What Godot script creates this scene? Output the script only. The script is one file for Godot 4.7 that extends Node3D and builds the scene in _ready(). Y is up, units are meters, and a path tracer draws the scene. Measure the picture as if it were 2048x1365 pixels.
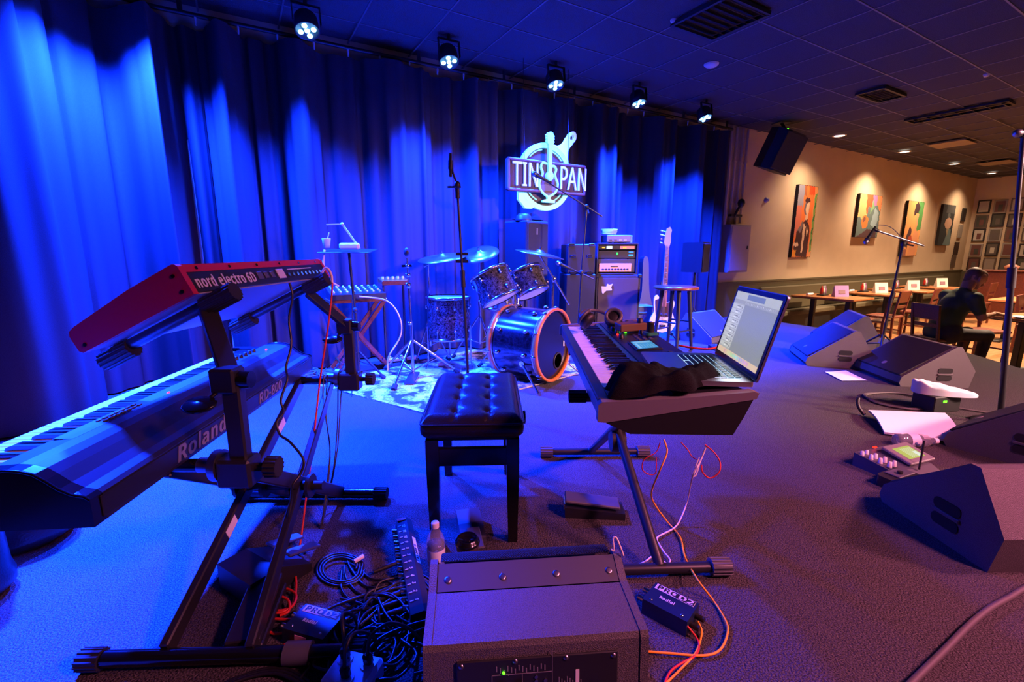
extends Node3D
# A small music stage along a curtained wall, seen from its end, with the dining room beyond.
# World: y up, metres, stage carpet at y = 0, dining room floor at y = FLOOR_Y. The long wall runs along E, N points at it.
const E := Vector3(0.86163, 0, -0.50754)
const N := Vector3(-0.50754, 0, -0.86163)
const WYAW := 0.53233
const FLOOR_Y := -0.42
const CEIL := 3.14
const WALL_T := 5.1
var M := {}
var taken := {}
var rng := RandomNumberGenerator.new()

func sp(s: float, y: float, t: float) -> Vector3:
	return E * s + N * t + Vector3(0, y, 0)

# ---------- naming ----------
func numbered(n: String) -> String:
	if not taken.has(n):
		taken[n] = 0
		return n
	taken[n] += 1
	return "%s_%03d" % [n, taken[n]]

func tag(o: Node, label: String, category: String, group := "") -> Node:
	o.set_meta("label", label)
	o.set_meta("category", category)
	if group: o.set_meta("group", group)
	return o

func thing(called: String, label: String, category: String, at := Vector3.ZERO, yaw := 0.0, group := "") -> Node3D:
	var o := Node3D.new()
	o.name = numbered(called)
	add_child(o)
	o.position = at
	o.rotation.y = yaw
	tag(o, label, category, group)
	return o

func mesh_of(st: SurfaceTool) -> ArrayMesh:
	st.generate_normals()
	return st.commit()

func put(parent: Node, called: String, mesh: Mesh, m: Material, at := Transform3D()) -> MeshInstance3D:
	var o := MeshInstance3D.new()
	o.mesh = mesh
	o.material_override = m
	o.name = numbered(called) if parent == self else called
	o.transform = at
	parent.add_child(o, true)
	return o

func part(parent: Node, called: String, st: SurfaceTool, m: Material, label := "") -> MeshInstance3D:
	var o := put(parent, called, mesh_of(st), m)
	if label: o.set_meta("label", label)
	return o

# a part whose shape is given in world coordinates
func wpart(parent: Node3D, called: String, st: SurfaceTool, m: Material) -> MeshInstance3D:
	return put(parent, called, mesh_of(st), m, parent.transform.affine_inverse())

func one(called: String, label: String, category: String, st: SurfaceTool, m: Material, group := "") -> MeshInstance3D:
	var o := put(self, called, mesh_of(st), m)
	tag(o, label, category, group)
	return o

func struct(called: String, st: SurfaceTool, m: Material, label := "", category := "") -> MeshInstance3D:
	var o := put(self, called, mesh_of(st), m)
	o.set_meta("kind", "structure")
	if label: o.set_meta("label", label)
	if category: o.set_meta("category", category)
	return o

# ---------- shapes ----------
func S() -> SurfaceTool:
	var st := SurfaceTool.new()
	st.begin(Mesh.PRIMITIVE_TRIANGLES)
	st.set_smooth_group(-1)
	return st

func tri(st: SurfaceTool, a: Vector3, b: Vector3, c: Vector3) -> void:  # counter-clockwise from outside
	st.set_uv(Vector2.ZERO); st.add_vertex(a)
	st.set_uv(Vector2.ZERO); st.add_vertex(c)
	st.set_uv(Vector2.ZERO); st.add_vertex(b)

func quad(st: SurfaceTool, a: Vector3, b: Vector3, c: Vector3, d: Vector3) -> void:
	tri(st, a, b, c)
	tri(st, a, c, d)

func poly(st: SurfaceTool, p: Array, inside: Vector3) -> void:  # convex face turned away from a point inside
	var n: Vector3 = (p[1] - p[0]).cross(p[2] - p[0])
	var mid := Vector3.ZERO
	for v in p: mid += v
	mid /= p.size()
	for i in range(1, p.size() - 1):
		if n.dot(mid - inside) >= 0: tri(st, p[0], p[i], p[i + 1])
		else: tri(st, p[0], p[i + 1], p[i])

func box(st: SurfaceTool, c: Vector3, size: Vector3, b := Basis(), bevel := 0.0) -> void:
	var h := size / 2.0
	var r := minf(bevel, minf(h.x, minf(h.y, h.z)) * 0.9)
	var v := func(sx, sy, sz, ax):
		var q := Vector3(sx * (h.x - (0.0 if ax == 0 else r)), sy * (h.y - (0.0 if ax == 1 else r)), sz * (h.z - (0.0 if ax == 2 else r)))
		return c + b * q
	for s in [-1, 1]:
		poly(st, [v.call(s, -1, -1, 0), v.call(s, 1, -1, 0), v.call(s, 1, 1, 0), v.call(s, -1, 1, 0)], c)
		poly(st, [v.call(-1, s, -1, 1), v.call(1, s, -1, 1), v.call(1, s, 1, 1), v.call(-1, s, 1, 1)], c)
		poly(st, [v.call(-1, -1, s, 2), v.call(1, -1, s, 2), v.call(1, 1, s, 2), v.call(-1, 1, s, 2)], c)
	if r > 0.0:
		for s in [-1, 1]:
			for q in [-1, 1]:
				poly(st, [v.call(s, q, -1, 0), v.call(s, q, 1, 0), v.call(s, q, 1, 1), v.call(s, q, -1, 1)], c)
				poly(st, [v.call(s, -1, q, 0), v.call(s, 1, q, 0), v.call(s, 1, q, 2), v.call(s, -1, q, 2)], c)
				poly(st, [v.call(-1, s, q, 1), v.call(1, s, q, 1), v.call(1, s, q, 2), v.call(-1, s, q, 2)], c)
				for w in [-1, 1]:
					poly(st, [v.call(s, q, w, 0), v.call(s, q, w, 1), v.call(s, q, w, 2)], c)

func bar(st: SurfaceTool, a: Vector3, b: Vector3, w: float, h: float, up := Vector3.UP, bevel := 0.0) -> void:  # a square bar from a to b, w across and h along up
	var z := (b - a).normalized()
	var x := up.cross(z).normalized()
	if x.length() < 0.5: x = Vector3.RIGHT
	box(st, (a + b) / 2.0, Vector3(w, h, (b - a).length()), Basis(x, z.cross(x), z), bevel)

func frame_of(dir: Vector3) -> Array:
	var z := dir.normalized()
	var x := (Vector3.UP if absf(z.y) < 0.9 else Vector3.RIGHT).cross(z).normalized()
	return [x, z.cross(x)]

func cyl(st: SurfaceTool, a: Vector3, b: Vector3, r0: float, r1 := -1.0, seg := 12, caps := true) -> void:
	if r1 < 0.0: r1 = r0
	var f := frame_of(b - a)
	var mid := (a + b) / 2.0
	var p := []
	var q := []
	for i in seg:
		var o: Vector3 = f[0] * cos(TAU * i / seg) + f[1] * sin(TAU * i / seg)
		p.append(a + o * r0)
		q.append(b + o * r1)
	st.set_smooth_group(0)
	for i in seg:
		var j := (i + 1) % seg
		quad(st, p[i], p[j], q[j], q[i])
	st.set_smooth_group(-1)
	if caps:
		if r0 > 0.0: poly(st, p, mid)
		if r1 > 0.0: poly(st, q, mid)

func tube(st: SurfaceTool, pts: Array, r: float, seg := 6) -> void:
	var rings := []
	var x: Vector3 = frame_of(pts[1] - pts[0])[0]
	for k in pts.size():
		var dir: Vector3 = (pts[mini(k + 1, pts.size() - 1)] - pts[maxi(k - 1, 0)]).normalized()
		x = (x - dir * x.dot(dir)).normalized()
		var y := dir.cross(x)
		var ring := []
		for i in seg: ring.append(pts[k] + (x * cos(TAU * i / seg) + y * sin(TAU * i / seg)) * r)
		rings.append(ring)
	st.set_smooth_group(0)
	for k in rings.size() - 1:
		for i in seg:
			var j := (i + 1) % seg
			quad(st, rings[k][i], rings[k][j], rings[k + 1][j], rings[k + 1][i])
	st.set_smooth_group(-1)
	poly(st, rings[0], pts[1])
	poly(st, rings[-1], pts[-2])

func curve(p: Array, n := 6) -> Array:  # Catmull-Rom through the points
	var out := []
	for k in p.size() - 1:
		var a: Vector3 = p[maxi(k - 1, 0)]
		var b: Vector3 = p[k]
		var c: Vector3 = p[k + 1]
		var d: Vector3 = p[mini(k + 2, p.size() - 1)]
		for i in n:
			var t := float(i) / n
			out.append(0.5 * (2.0 * b + (c - a) * t + (2.0 * a - 5.0 * b + 4.0 * c - d) * t * t + (3.0 * b - a - 3.0 * c + d) * t * t * t))
	out.append(p[-1])
	return out

func lathe(st: SurfaceTool, prof: Array, seg := 20, xf := Transform3D(), smooth := true) -> void:  # prof: Vector2(radius, y), from the bottom up the outside
	st.set_smooth_group(0 if smooth else -1)
	for k in prof.size() - 1:
		var a: Vector2 = prof[k]
		var b: Vector2 = prof[k + 1]
		for i in seg:
			var t0 := TAU * i / seg
			var t1 := TAU * (i + 1) / seg
			if i == seg - 1: t1 = 0.0
			var p0 := xf * Vector3(a.x * cos(t0), a.y, a.x * sin(t0))
			var p1 := xf * Vector3(a.x * cos(t1), a.y, a.x * sin(t1))
			var q0 := xf * Vector3(b.x * cos(t0), b.y, b.x * sin(t0))
			var q1 := xf * Vector3(b.x * cos(t1), b.y, b.x * sin(t1))
			if a.x > 1e-6: tri(st, p0, q1, p1)
			if b.x > 1e-6: tri(st, p0, q0, q1)
	st.set_smooth_group(-1)

func ball(st: SurfaceTool, c: Vector3, r: Vector3, seg := 12, b := Basis()) -> void:
	var prof := []
	for i in seg / 2 + 1:
		var t := PI * i / (seg / 2)
		prof.append(Vector2(sin(t) if i > 0 and i < seg / 2 else 0.0, -cos(t)))
	lathe(st, prof, seg, Transform3D(b * Basis.from_scale(r), c))

func prism(st: SurfaceTool, pts: Array, z0: float, z1: float, xf := Transform3D(), smooth := false) -> void:  # outline in x, y pulled along z
	var pv := PackedVector2Array(pts)
	if Geometry2D.is_polygon_clockwise(pv): pv.reverse()
	var area := 0.0
	for i in pv.size(): area += pv[i].cross(pv[(i + 1) % pv.size()])
	if area < 0: pv.reverse()
	var idx := Geometry2D.triangulate_polygon(pv)
	var at := func(p: Vector2, z: float): return xf * Vector3(p.x, p.y, z)
	for i in range(0, idx.size(), 3):
		var a := pv[idx[i]]
		var b := pv[idx[i + 1]]
		var c := pv[idx[i + 2]]
		if (b - a).cross(c - a) < 0:
			var w := b
			b = c
			c = w
		tri(st, at.call(a, z1), at.call(b, z1), at.call(c, z1))
		tri(st, at.call(a, z0), at.call(c, z0), at.call(b, z0))
	if smooth: st.set_smooth_group(0)
	for i in pv.size():
		var a := pv[i]
		var b := pv[(i + 1) % pv.size()]
		quad(st, at.call(a, z0), at.call(b, z0), at.call(b, z1), at.call(a, z1))
	st.set_smooth_group(-1)

func sheet(st: SurfaceTool, nu: int, nv: int, f: Callable) -> void:  # smooth surface with UVs, u right and v up seen from its front
	st.set_smooth_group(0)
	var g := []
	for j in nv + 1:
		for i in nu + 1: g.append(f.call(float(i) / nu, float(j) / nv))
	for j in nv:
		for i in nu:
			var k := [[i, j], [i + 1, j + 1], [i + 1, j], [i, j], [i, j + 1], [i + 1, j + 1]]
			for q in k:
				st.set_uv(Vector2(float(q[0]) / nu, 1.0 - float(q[1]) / nv))
				st.add_vertex(g[q[1] * (nu + 1) + q[0]])
	st.set_smooth_group(-1)

func rrect(w: float, h: float, r: float, n := 4) -> Array:  # rounded rectangle outline about the origin
	var out := []
	for c in [[1, 1, 0], [-1, 1, 1], [-1, -1, 2], [1, -1, 3]]:
		for i in n + 1:
			var t: float = (c[2] + float(i) / n) * PI / 2
			out.append(Vector2(c[0] * (w / 2 - r) + r * cos(t), c[1] * (h / 2 - r) + r * sin(t)))
	return out

func circle2(r: float, n := 24, c := Vector2.ZERO) -> Array:
	var out := []
	for i in n: out.append(c + Vector2(cos(TAU * i / n), sin(TAU * i / n)) * r)
	return out

func words(parent: Node, called: String, s: String, h: float, xf: Transform3D, m: Material, bold := true, depth := 0.0015, serif := false) -> MeshInstance3D:  # lettering h high, left edge at the origin, facing +z
	var f := SystemFont.new()
	f.font_names = PackedStringArray(["Droid Serif" if serif else "Droid Sans"])
	f.font_weight = 700 if bold else 400
	var tm := TextMesh.new()
	tm.font = f
	tm.text = s
	tm.font_size = 32
	tm.depth = depth
	tm.pixel_size = h / 23.0
	tm.curve_step = 1.0
	tm.horizontal_alignment = HORIZONTAL_ALIGNMENT_LEFT
	tm.vertical_alignment = VERTICAL_ALIGNMENT_CENTER
	return put(parent, called, tm, m, xf)

# ---------- materials ----------
func noise_tex(freq: float, size := 256, ramp: Array = [], normal := false, kind := FastNoiseLite.TYPE_SIMPLEX_SMOOTH, bump := 4.0) -> NoiseTexture2D:
	var n := FastNoiseLite.new()
	n.noise_type = kind
	n.seed = 7
	n.frequency = freq
	n.fractal_octaves = 4
	var t := NoiseTexture2D.new()
	t.width = size
	t.height = size
	t.seamless = true
	t.noise = n
	t.as_normal_map = normal
	t.bump_strength = bump
	if ramp:
		var g := Gradient.new()
		g.offsets = PackedFloat32Array(ramp[0])
		g.colors = PackedColorArray(ramp[1])
		t.color_ramp = g
	return t

func mat(c: Color, rough := 0.6, metal := 0.0, spec := 0.5) -> StandardMaterial3D:
	var m := StandardMaterial3D.new()
	m.albedo_color = c
	m.roughness = rough
	m.metallic = metal
	m.metallic_specular = spec
	return m

func glow(c: Color, e: float) -> StandardMaterial3D:
	var m := mat(c, 0.5)
	m.emission_enabled = true
	m.emission = c
	m.emission_energy_multiplier = e
	return m

func textured(m: StandardMaterial3D, albedo: Texture2D, normal: Texture2D, scale: float, nscale := 1.0) -> StandardMaterial3D:
	if albedo: m.albedo_texture = albedo
	if normal:
		m.normal_enabled = true
		m.normal_texture = normal
		m.normal_scale = nscale
	m.uv1_triplanar = true
	m.uv1_world_triplanar = true
	m.uv1_scale = Vector3.ONE * scale
	return m

func materials() -> void:
	var grey := [[0.0, 0.5, 1.0], [Color(0.62, 0.62, 0.62), Color(0.85, 0.85, 0.85), Color(1, 1, 1)]]
	var fine := noise_tex(0.25, 256, grey)
	var fine_n := noise_tex(0.3, 256, [], true, FastNoiseLite.TYPE_SIMPLEX_SMOOTH, 6.0)
	var soft_n := noise_tex(0.05, 256, [], true, FastNoiseLite.TYPE_SIMPLEX_SMOOTH, 3.0)
	M.carpet = textured(mat(Color(0.36, 0.34, 0.34), 1.0, 0, 0.2), noise_tex(0.22, 512, [[0.25, 0.5, 0.75], [Color(0.5, 0.5, 0.5), Color(0.82, 0.82, 0.82), Color(1, 1, 1)]]), fine_n, 1.6, 0.45)
	M.velvet = textured(mat(Color(0.27, 0.245, 0.26), 1.0, 0, 0.1), noise_tex(0.3, 256, grey), null, 3.0)
	M.ceiling = textured(mat(Color(0.36, 0.35, 0.36), 0.95, 0, 0.2), fine, fine_n, 2.0, 0.5)
	M.grid = mat(Color(0.36, 0.35, 0.36), 0.5)
	M.wall = textured(mat(Color(0.80, 0.72, 0.60), 0.85), noise_tex(0.02, 256, [[0.0, 1.0], [Color(0.94, 0.94, 0.94), Color(1, 1, 1)]]), null, 0.4)
	M.wainscot = mat(Color(0.34, 0.31, 0.22), 0.7)
	M.dark_wall = mat(Color(0.25, 0.23, 0.22), 0.9)
	M.wood_floor = textured(mat(Color(0.66, 0.46, 0.29), 0.35), noise_tex(0.06, 256, grey), null, 0.8)
	M.table_wood = textured(mat(Color(0.70, 0.44, 0.25), 0.35), noise_tex(0.05, 256, grey), null, 1.5)
	M.chair_wood = textured(mat(Color(0.43, 0.19, 0.11), 0.4), noise_tex(0.07, 256, grey), null, 2.0)
	M.stool_wood = textured(mat(Color(0.55, 0.28, 0.13), 0.25), noise_tex(0.07, 256, grey), null, 3.0)
	M.black = mat(Color(0.10, 0.10, 0.10), 0.5)
	M.black_gloss = mat(Color(0.07, 0.07, 0.075), 0.18)
	M.black_satin = mat(Color(0.13, 0.13, 0.14), 0.38)
	M.rubber = mat(Color(0.09, 0.09, 0.09), 0.85)
	M.plastic_grey = mat(Color(0.30, 0.30, 0.32), 0.45)
	M.wedge = textured(mat(Color(0.42, 0.40, 0.40), 0.6), noise_tex(0.2, 256, grey), noise_tex(0.3, 256, [], true, FastNoiseLite.TYPE_SIMPLEX_SMOOTH, 6.0), 5.0, 0.5)
	M.grille = textured(mat(Color(0.12, 0.12, 0.125), 0.65), null, fine_n, 6.0, 0.6)
	M.tolex = textured(mat(Color(0.13, 0.12, 0.12), 0.65), null, noise_tex(0.3, 256, [], true, FastNoiseLite.TYPE_CELLULAR, 5.0), 5.0, 0.6)
	M.cloth_grille = textured(mat(Color(0.36, 0.30, 0.27), 0.95), fine, fine_n, 7.0, 0.6)
	M.leather = textured(mat(Color(0.10, 0.09, 0.10), 0.32), null, noise_tex(0.15, 256, [], true, FastNoiseLite.TYPE_CELLULAR, 3.0), 4.0, 0.3)
	M.chrome = mat(Color(0.80, 0.79, 0.78), 0.16, 1.0)
	M.steel = mat(Color(0.60, 0.60, 0.62), 0.35, 1.0)
	M.brass = mat(Color(0.62, 0.50, 0.28), 0.3, 1.0)
	M.white_key = mat(Color(0.93, 0.92, 0.90), 0.25)
	M.black_key = mat(Color(0.07, 0.07, 0.08), 0.3)
	M.white = mat(Color(0.92, 0.92, 0.90), 0.5)
	M.paper = mat(Color(0.93, 0.92, 0.91), 0.9)
	M.off_white = mat(Color(0.80, 0.78, 0.74), 0.55)
	M.nord_red = mat(Color(0.70, 0.08, 0.17), 0.42)
	M.underside = mat(Color(0.55, 0.55, 0.57), 0.5)
	M.silver = mat(Color(0.50, 0.48, 0.48), 0.45, 0.2)
	M.aluminium = mat(Color(0.72, 0.72, 0.74), 0.32, 0.85)
	M.print = mat(Color(0.78, 0.78, 0.80), 0.6)
	M.print_grey = mat(Color(0.48, 0.48, 0.50), 0.6)
	M.label_white = mat(Color(0.9, 0.9, 0.88), 0.7)
	M.cable_black = mat(Color(0.10, 0.10, 0.105), 0.4)
	M.cable_red = mat(Color(0.80, 0.16, 0.09), 0.5)
	M.cable_orange = mat(Color(0.98, 0.66, 0.12), 0.5)
	M.cable_white = mat(Color(0.90, 0.84, 0.84), 0.5)
	M.cable_grey = mat(Color(0.33, 0.31, 0.30), 0.6)
	M.di_blue = mat(Color(0.08, 0.14, 0.24), 0.35)
	M.pearl = textured(mat(Color(0.52, 0.50, 0.50), 0.18, 0.55), noise_tex(0.03, 256, [[0.2, 0.45, 0.6, 0.8], [Color(0.22, 0.22, 0.23), Color(0.9, 0.9, 0.9), Color(0.3, 0.3, 0.32), Color(1, 1, 1)]], false, FastNoiseLite.TYPE_SIMPLEX), null, 2.2)
	M.drum_dark = textured(mat(Color(0.16, 0.15, 0.17), 0.16, 0.3), noise_tex(0.03, 256, [[0.2, 0.5, 0.8], [Color(0.4, 0.4, 0.4), Color(1, 1, 1), Color(0.5, 0.5, 0.5)]]), null, 2.0)
	M.drum_head = mat(Color(0.80, 0.80, 0.80), 0.6)
	M.hoop_wood = mat(Color(0.72, 0.40, 0.16), 0.3)
	M.rug = textured(mat(Color(0.80, 0.79, 0.76), 1.0, 0, 0.2), noise_tex(0.016, 256, [[0.3, 0.46, 0.52, 0.62], [Color(0.35, 0.36, 0.40), Color(0.95, 0.95, 0.92), Color(0.60, 0.60, 0.62), Color(1, 1, 0.97)]], false, FastNoiseLite.TYPE_SIMPLEX), fine_n, 0.9, 0.5)
	M.towel = textured(mat(Color(0.93, 0.92, 0.93), 1.0, 0, 0.2), null, fine_n, 8.0, 0.8)
	M.black_cloth = textured(mat(Color(0.15, 0.14, 0.14), 1.0, 0, 0.2), fine, fine_n, 8.0, 1.2)
	M.led_red = glow(Color(1, 0.12, 0.05), 4.0)
	M.led_green = glow(Color(0.3, 1, 0.1), 4.0)
	M.led_cyan = glow(Color(0.1, 0.9, 0.8), 3.0)
	M.led_blue = glow(Color(0.1, 0.35, 1), 4.0)
	M.led_amber = glow(Color(1, 0.6, 0.1), 3.0)
	var pet := mat(Color(0.93, 0.95, 0.97, 0.12), 0.04)
	pet.transparency = BaseMaterial3D.TRANSPARENCY_ALPHA
	M.pet = pet
	M.skin = mat(Color(0.62, 0.40, 0.29), 0.6)
	M.lamp_white = glow(Color(1, 0.93, 0.82), 6.0)
	M.led_stage = glow(Color(0.45, 0.75, 1.0), 14.0)
	M.led_cyan_dim = mat(Color(0.55, 0.72, 0.78), 0.4)

# ---------- camera, air, lights ----------
func spot(parent: Node3D, at: Vector3, to: Vector3, c: Color, e: float, angle: float, soft: float, size := 0.05) -> void:
	var l := SpotLight3D.new()
	l.name = "lamp_light"
	l.light_color = c
	l.light_energy = e
	l.light_size = size
	l.spot_angle = angle
	l.spot_angle_attenuation = soft
	l.spot_range = 30.0
	l.spot_attenuation = 2.0
	l.shadow_enabled = true
	parent.add_child(l, true)
	l.position = at
	var z := -(to - at).normalized()
	var x := (Vector3.UP if absf(z.y) < 0.98 else Vector3.FORWARD).cross(z).normalized()
	l.basis = Basis(x, z.cross(x), z)

const BLUE := Color(0.03, 0.175, 1.0)     # the colour of the stage LEDs
const PINK := Color(1.0, 0.53, 0.68)     # the colour of the pink front lights
const WASH := Color(1.0, 0.80, 0.74)     # and of the warm one
const WARM := Color(1.0, 0.83, 0.68)     # the colour of the house lamps
const BLUE_POWER := 360.0
const WASH_POWER := 37.0
const HOUSE_POWER := 7.0

func _ready() -> void:
	rng.seed = 11
	var cam := Camera3D.new()
	cam.name = "camera"
	add_child(cam)
	cam.position = Vector3(0, 1.15, 0)
	cam.rotation_degrees = Vector3(-11.07, 0, 0)
	cam.fov = rad_to_deg(2.0 * atan(682.5 / 920.0))
	cam.near = 0.05
	cam.far = 60.0
	cam.current = true
	var we := WorldEnvironment.new()
	we.name = "environment"
	var env := Environment.new()
	env.background_mode = Environment.BG_COLOR
	env.background_color = Color.BLACK
	env.tonemap_mode = Environment.TONE_MAPPER_LINEAR
	env.tonemap_exposure = 1.0
	env.sdfgi_enabled = true
	env.ssao_enabled = true
	env.ssil_enabled = true
	we.environment = env
	add_child(we)
	materials()
	room()
	ceiling_things()
	curtains()
	stage_lights()
	house_lights()
	wall_things()
	sign_board()
	digital_piano()
	red_keyboard()
	keyboard_stand()
	bench()
	workstation()
	workstation_things()
	front_monitor()
	drums()
	drum_side()
	back_line()
	mic_stands()
	right_monitors()
	stage_right_things()
	floor_things()
	cables()
	dining_room()
	seated_person()

# ---------- the room ----------
func wbox(st: SurfaceTool, s0: float, s1: float, y0: float, y1: float, t0: float, t1: float, bevel := 0.0) -> void:  # box in wall coordinates
	box(st, sp((s0 + s1) / 2, (y0 + y1) / 2, (t0 + t1) / 2), Vector3(s1 - s0, y1 - y0, t1 - t0), Basis(E, Vector3.UP, -N), bevel)

const S0 := -4.6
const S1 := 18.4
const T0 := -5.0
func stage_outline() -> Array:  # (s, t) corners
	return [Vector2(S0, WALL_T), Vector2(S0, -0.75), Vector2(5.9, -0.75), Vector2(6.35, 0.75), Vector2(6.6, 1.22), Vector2(7.2, 1.85), Vector2(7.42, 2.9), Vector2(7.56, 3.6), Vector2(7.7, WALL_T)]

func room() -> void:
	var plan := Transform3D(Basis(E, N, Vector3.UP), Vector3.ZERO)   # x = s, y = t, z = up
	var st := S()
	prism(st, stage_outline(), FLOOR_Y, 0.0, plan)
	struct("floor_stage", st, M.carpet, "dark grey carpeted stage floor", "floor")
	st = S()
	wbox(st, S0, S1, FLOOR_Y - 0.1, FLOOR_Y, T0, WALL_T)
	struct("floor", st, M.wood_floor, "honey coloured wooden dining room floor", "floor")
	st = S()
	wbox(st, S0 - 0.2, S1 + 0.2, FLOOR_Y - 0.1, CEIL + 0.1, WALL_T, WALL_T + 0.2)
	struct("wall_back", st, M.wall, "long beige wall behind the stage and the dining tables", "wall")
	st = S()
	wbox(st, 6.9, S1, FLOOR_Y, 0.585, WALL_T - 0.02, WALL_T)
	struct("wall_back_wainscot", st, M.wainscot, "olive brown lower band of the long beige wall", "wall")
	st = S()
	wbox(st, 6.9, S1, 0.585, 0.615, WALL_T - 0.032, WALL_T)
	struct("trim_1", st, M.wainscot, "narrow chair rail along the beige wall", "trim")
	st = S()
	wbox(st, S1, S1 + 0.2, FLOOR_Y - 0.1, CEIL + 0.1, T0, WALL_T)
	struct("wall_right", st, M.wall, "far end wall hung with framed photographs", "wall")
	st = S()
	wbox(st, S1 - 0.02, S1, FLOOR_Y, 0.585, T0, WALL_T)
	struct("wall_right_wainscot", st, M.wainscot, "dark lower band of the far end wall", "wall")
	st = S()
	wbox(st, S0 - 0.2, S0, FLOOR_Y - 0.1, CEIL + 0.1, T0, WALL_T)
	struct("wall_left", st, M.dark_wall, "dark wall closing the stage end", "wall")
	st = S()
	wbox(st, S0 - 0.2, S1 + 0.2, FLOOR_Y - 0.1, CEIL + 0.1, T0 - 0.2, T0)
	struct("wall_front", st, M.dark_wall, "dark wall opposite the stage", "wall")
	st = S()
	wbox(st, S0 - 0.2, S1 + 0.2, CEIL + 0.03, CEIL + 0.2, T0 - 0.2, WALL_T + 0.2)
	var c := struct("ceiling", st, M.ceiling, "dark painted ceiling of square tiles in a metal grid", "ceiling")
	# tiles a little above their grid bars; those that can be told apart over the stage are panels of their own
	st = S()
	box(st, Vector3.ZERO, Vector3(0.60, 0.02, 0.60))
	var tile := mesh_of(st)
	var b := Basis(E, Vector3.UP, -N)
	for i in range(-7, 13):
		for k in range(-7, 3):
			put(c, "ceiling_tile", tile, M.ceiling, Transform3D(b, sp(2.36 + 0.61 * (i + 0.5), CEIL + 0.012, 3.40 + 0.61 * (k - 0.5))))
	st = S()
	for i in range(-11, 27):
		var s := 2.36 + 0.61 * i
		wbox(st, s - 0.007, s + 0.007, CEIL - 0.003, CEIL + 0.006, T0, WALL_T)
	for k in range(-13, 3):
		var t := 3.40 + 0.61 * k
		wbox(st, S0, S1, CEIL - 0.003, CEIL + 0.006, t - 0.007, t + 0.007)
	var g := part(c, "ceiling_grid", st, M.grid)
	g.set_meta("label", "thin metal bars of the ceiling grid")

func ceiling_things() -> void:
	var rows := [[3.78, 2.9, 0.55, 0.55, "dark square ceiling air vent over the stage"], [7.3, 3.1, 0.6, 0.3, "dark ceiling air vent beside the hanging loudspeaker"], [9.15, 2.9, 0.3, 1.1, "long dark ceiling slot vent over the dining tables"]]
	for r in rows:
		var v := thing("ceiling_vent", r[4], "vent", sp(r[0], CEIL - 0.03, r[1]), WYAW)
		var st := S()
		var w: float = r[2]
		var h: float = r[3]
		for q in [[0, -h / 2, w, 0.03], [0, h / 2, w, 0.03], [-w / 2, 0, 0.03, h], [w / 2, 0, 0.03, h]]:
			box(st, Vector3(q[0], 0, q[1]), Vector3(q[2] + 0.0, 0.03, q[3]))
		part(v, "frame", st, M.black)
		for i in 7:
			st = S()
			box(st, Vector3(0, -0.004, -h / 2 + h * (i + 0.5) / 7.0), Vector3(w - 0.03, 0.004, h / 9.0), Basis(Vector3.RIGHT, 0.6))
			part(v, "louvre", st, M.black)
	for r in [[11.83, 3.75, "pale rectangular ceiling panel over the middle tables"], [15.2, 3.95, "pale rectangular ceiling panel near the far wall"]]:
		var st := S()
		wbox(st, r[0] - 0.3, r[0] + 0.3, CEIL - 0.016, CEIL - 0.004, r[1] - 0.28, r[1] + 0.28, 0.003)
		one("ceiling_panel", r[2], "panel", st, mat(Color(0.50, 0.44, 0.36), 0.6))
	var sk := 0
	for r in [[4.63, 3.61, "unlit round ceiling lamp over the stage"], [7.6, 2.2, "small round sprinkler head on the dark ceiling"], [3.5, 3.15, "small sprinkler head above the stage lights"]]:
		var st := S()
		var rad: float = 0.075 if sk == 0 else 0.03
		lathe(st, [Vector2(0, -0.03), Vector2(rad * 0.7, -0.028), Vector2(rad, -0.012), Vector2(rad * 1.05, 0)], 18, Transform3D(Basis(), sp(r[0], CEIL - 0.001, r[1])))
		one("round_ceiling_lamp" if sk == 0 else "sprinkler_head", r[2], "lamp" if sk == 0 else "sprinkler", st, M.off_white)
		sk += 1

# ---------- curtain ----------
func curtain_z(s: float, v: float) -> float:  # how far a fold stands out from the rail
	var big := sin(s * 8.6 + 1.9 * sin(s * 1.9) + 0.6)
	var mid := sin(s * 19.0 + 2.4 * sin(s * 2.7))
	var a := 0.105 * signf(big) * pow(absf(big), 0.45) + 0.045 * signf(mid) * pow(absf(mid), 0.6) + 0.010 * sin(s * 47.0 + 2.5 * sin(s * 3.1))
	a *= 1.0 + 0.7 * smoothstep(0.9, -0.4, s)   # fuller folds where the rail curves
	return a * (0.85 + 0.2 * v) + 0.012 * sin(s * 5.0 + v * 3.0) * v

func rail(a: float) -> Vector3:  # the curtain's path in plan: along the wall, then curving out round the end of the stage
	if a > -0.35: return sp(a, 0, 4.93)
	if a > -1.65: return sp(a, 0, 4.93 - 1.5 * pow((-0.35 - a) / 1.3, 2.0))
	return sp(-1.65 + 0.15 * (a + 1.65), 0, 3.43 + (a + 1.65))

func drape(a: float, v: float, y: float, back: float) -> Vector3:
	var d := (rail(a + 0.02) - rail(a - 0.02)).normalized()
	return rail(a) + d.cross(Vector3.UP) * (curtain_z(a, v) - back) + Vector3(0, y, 0)

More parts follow.
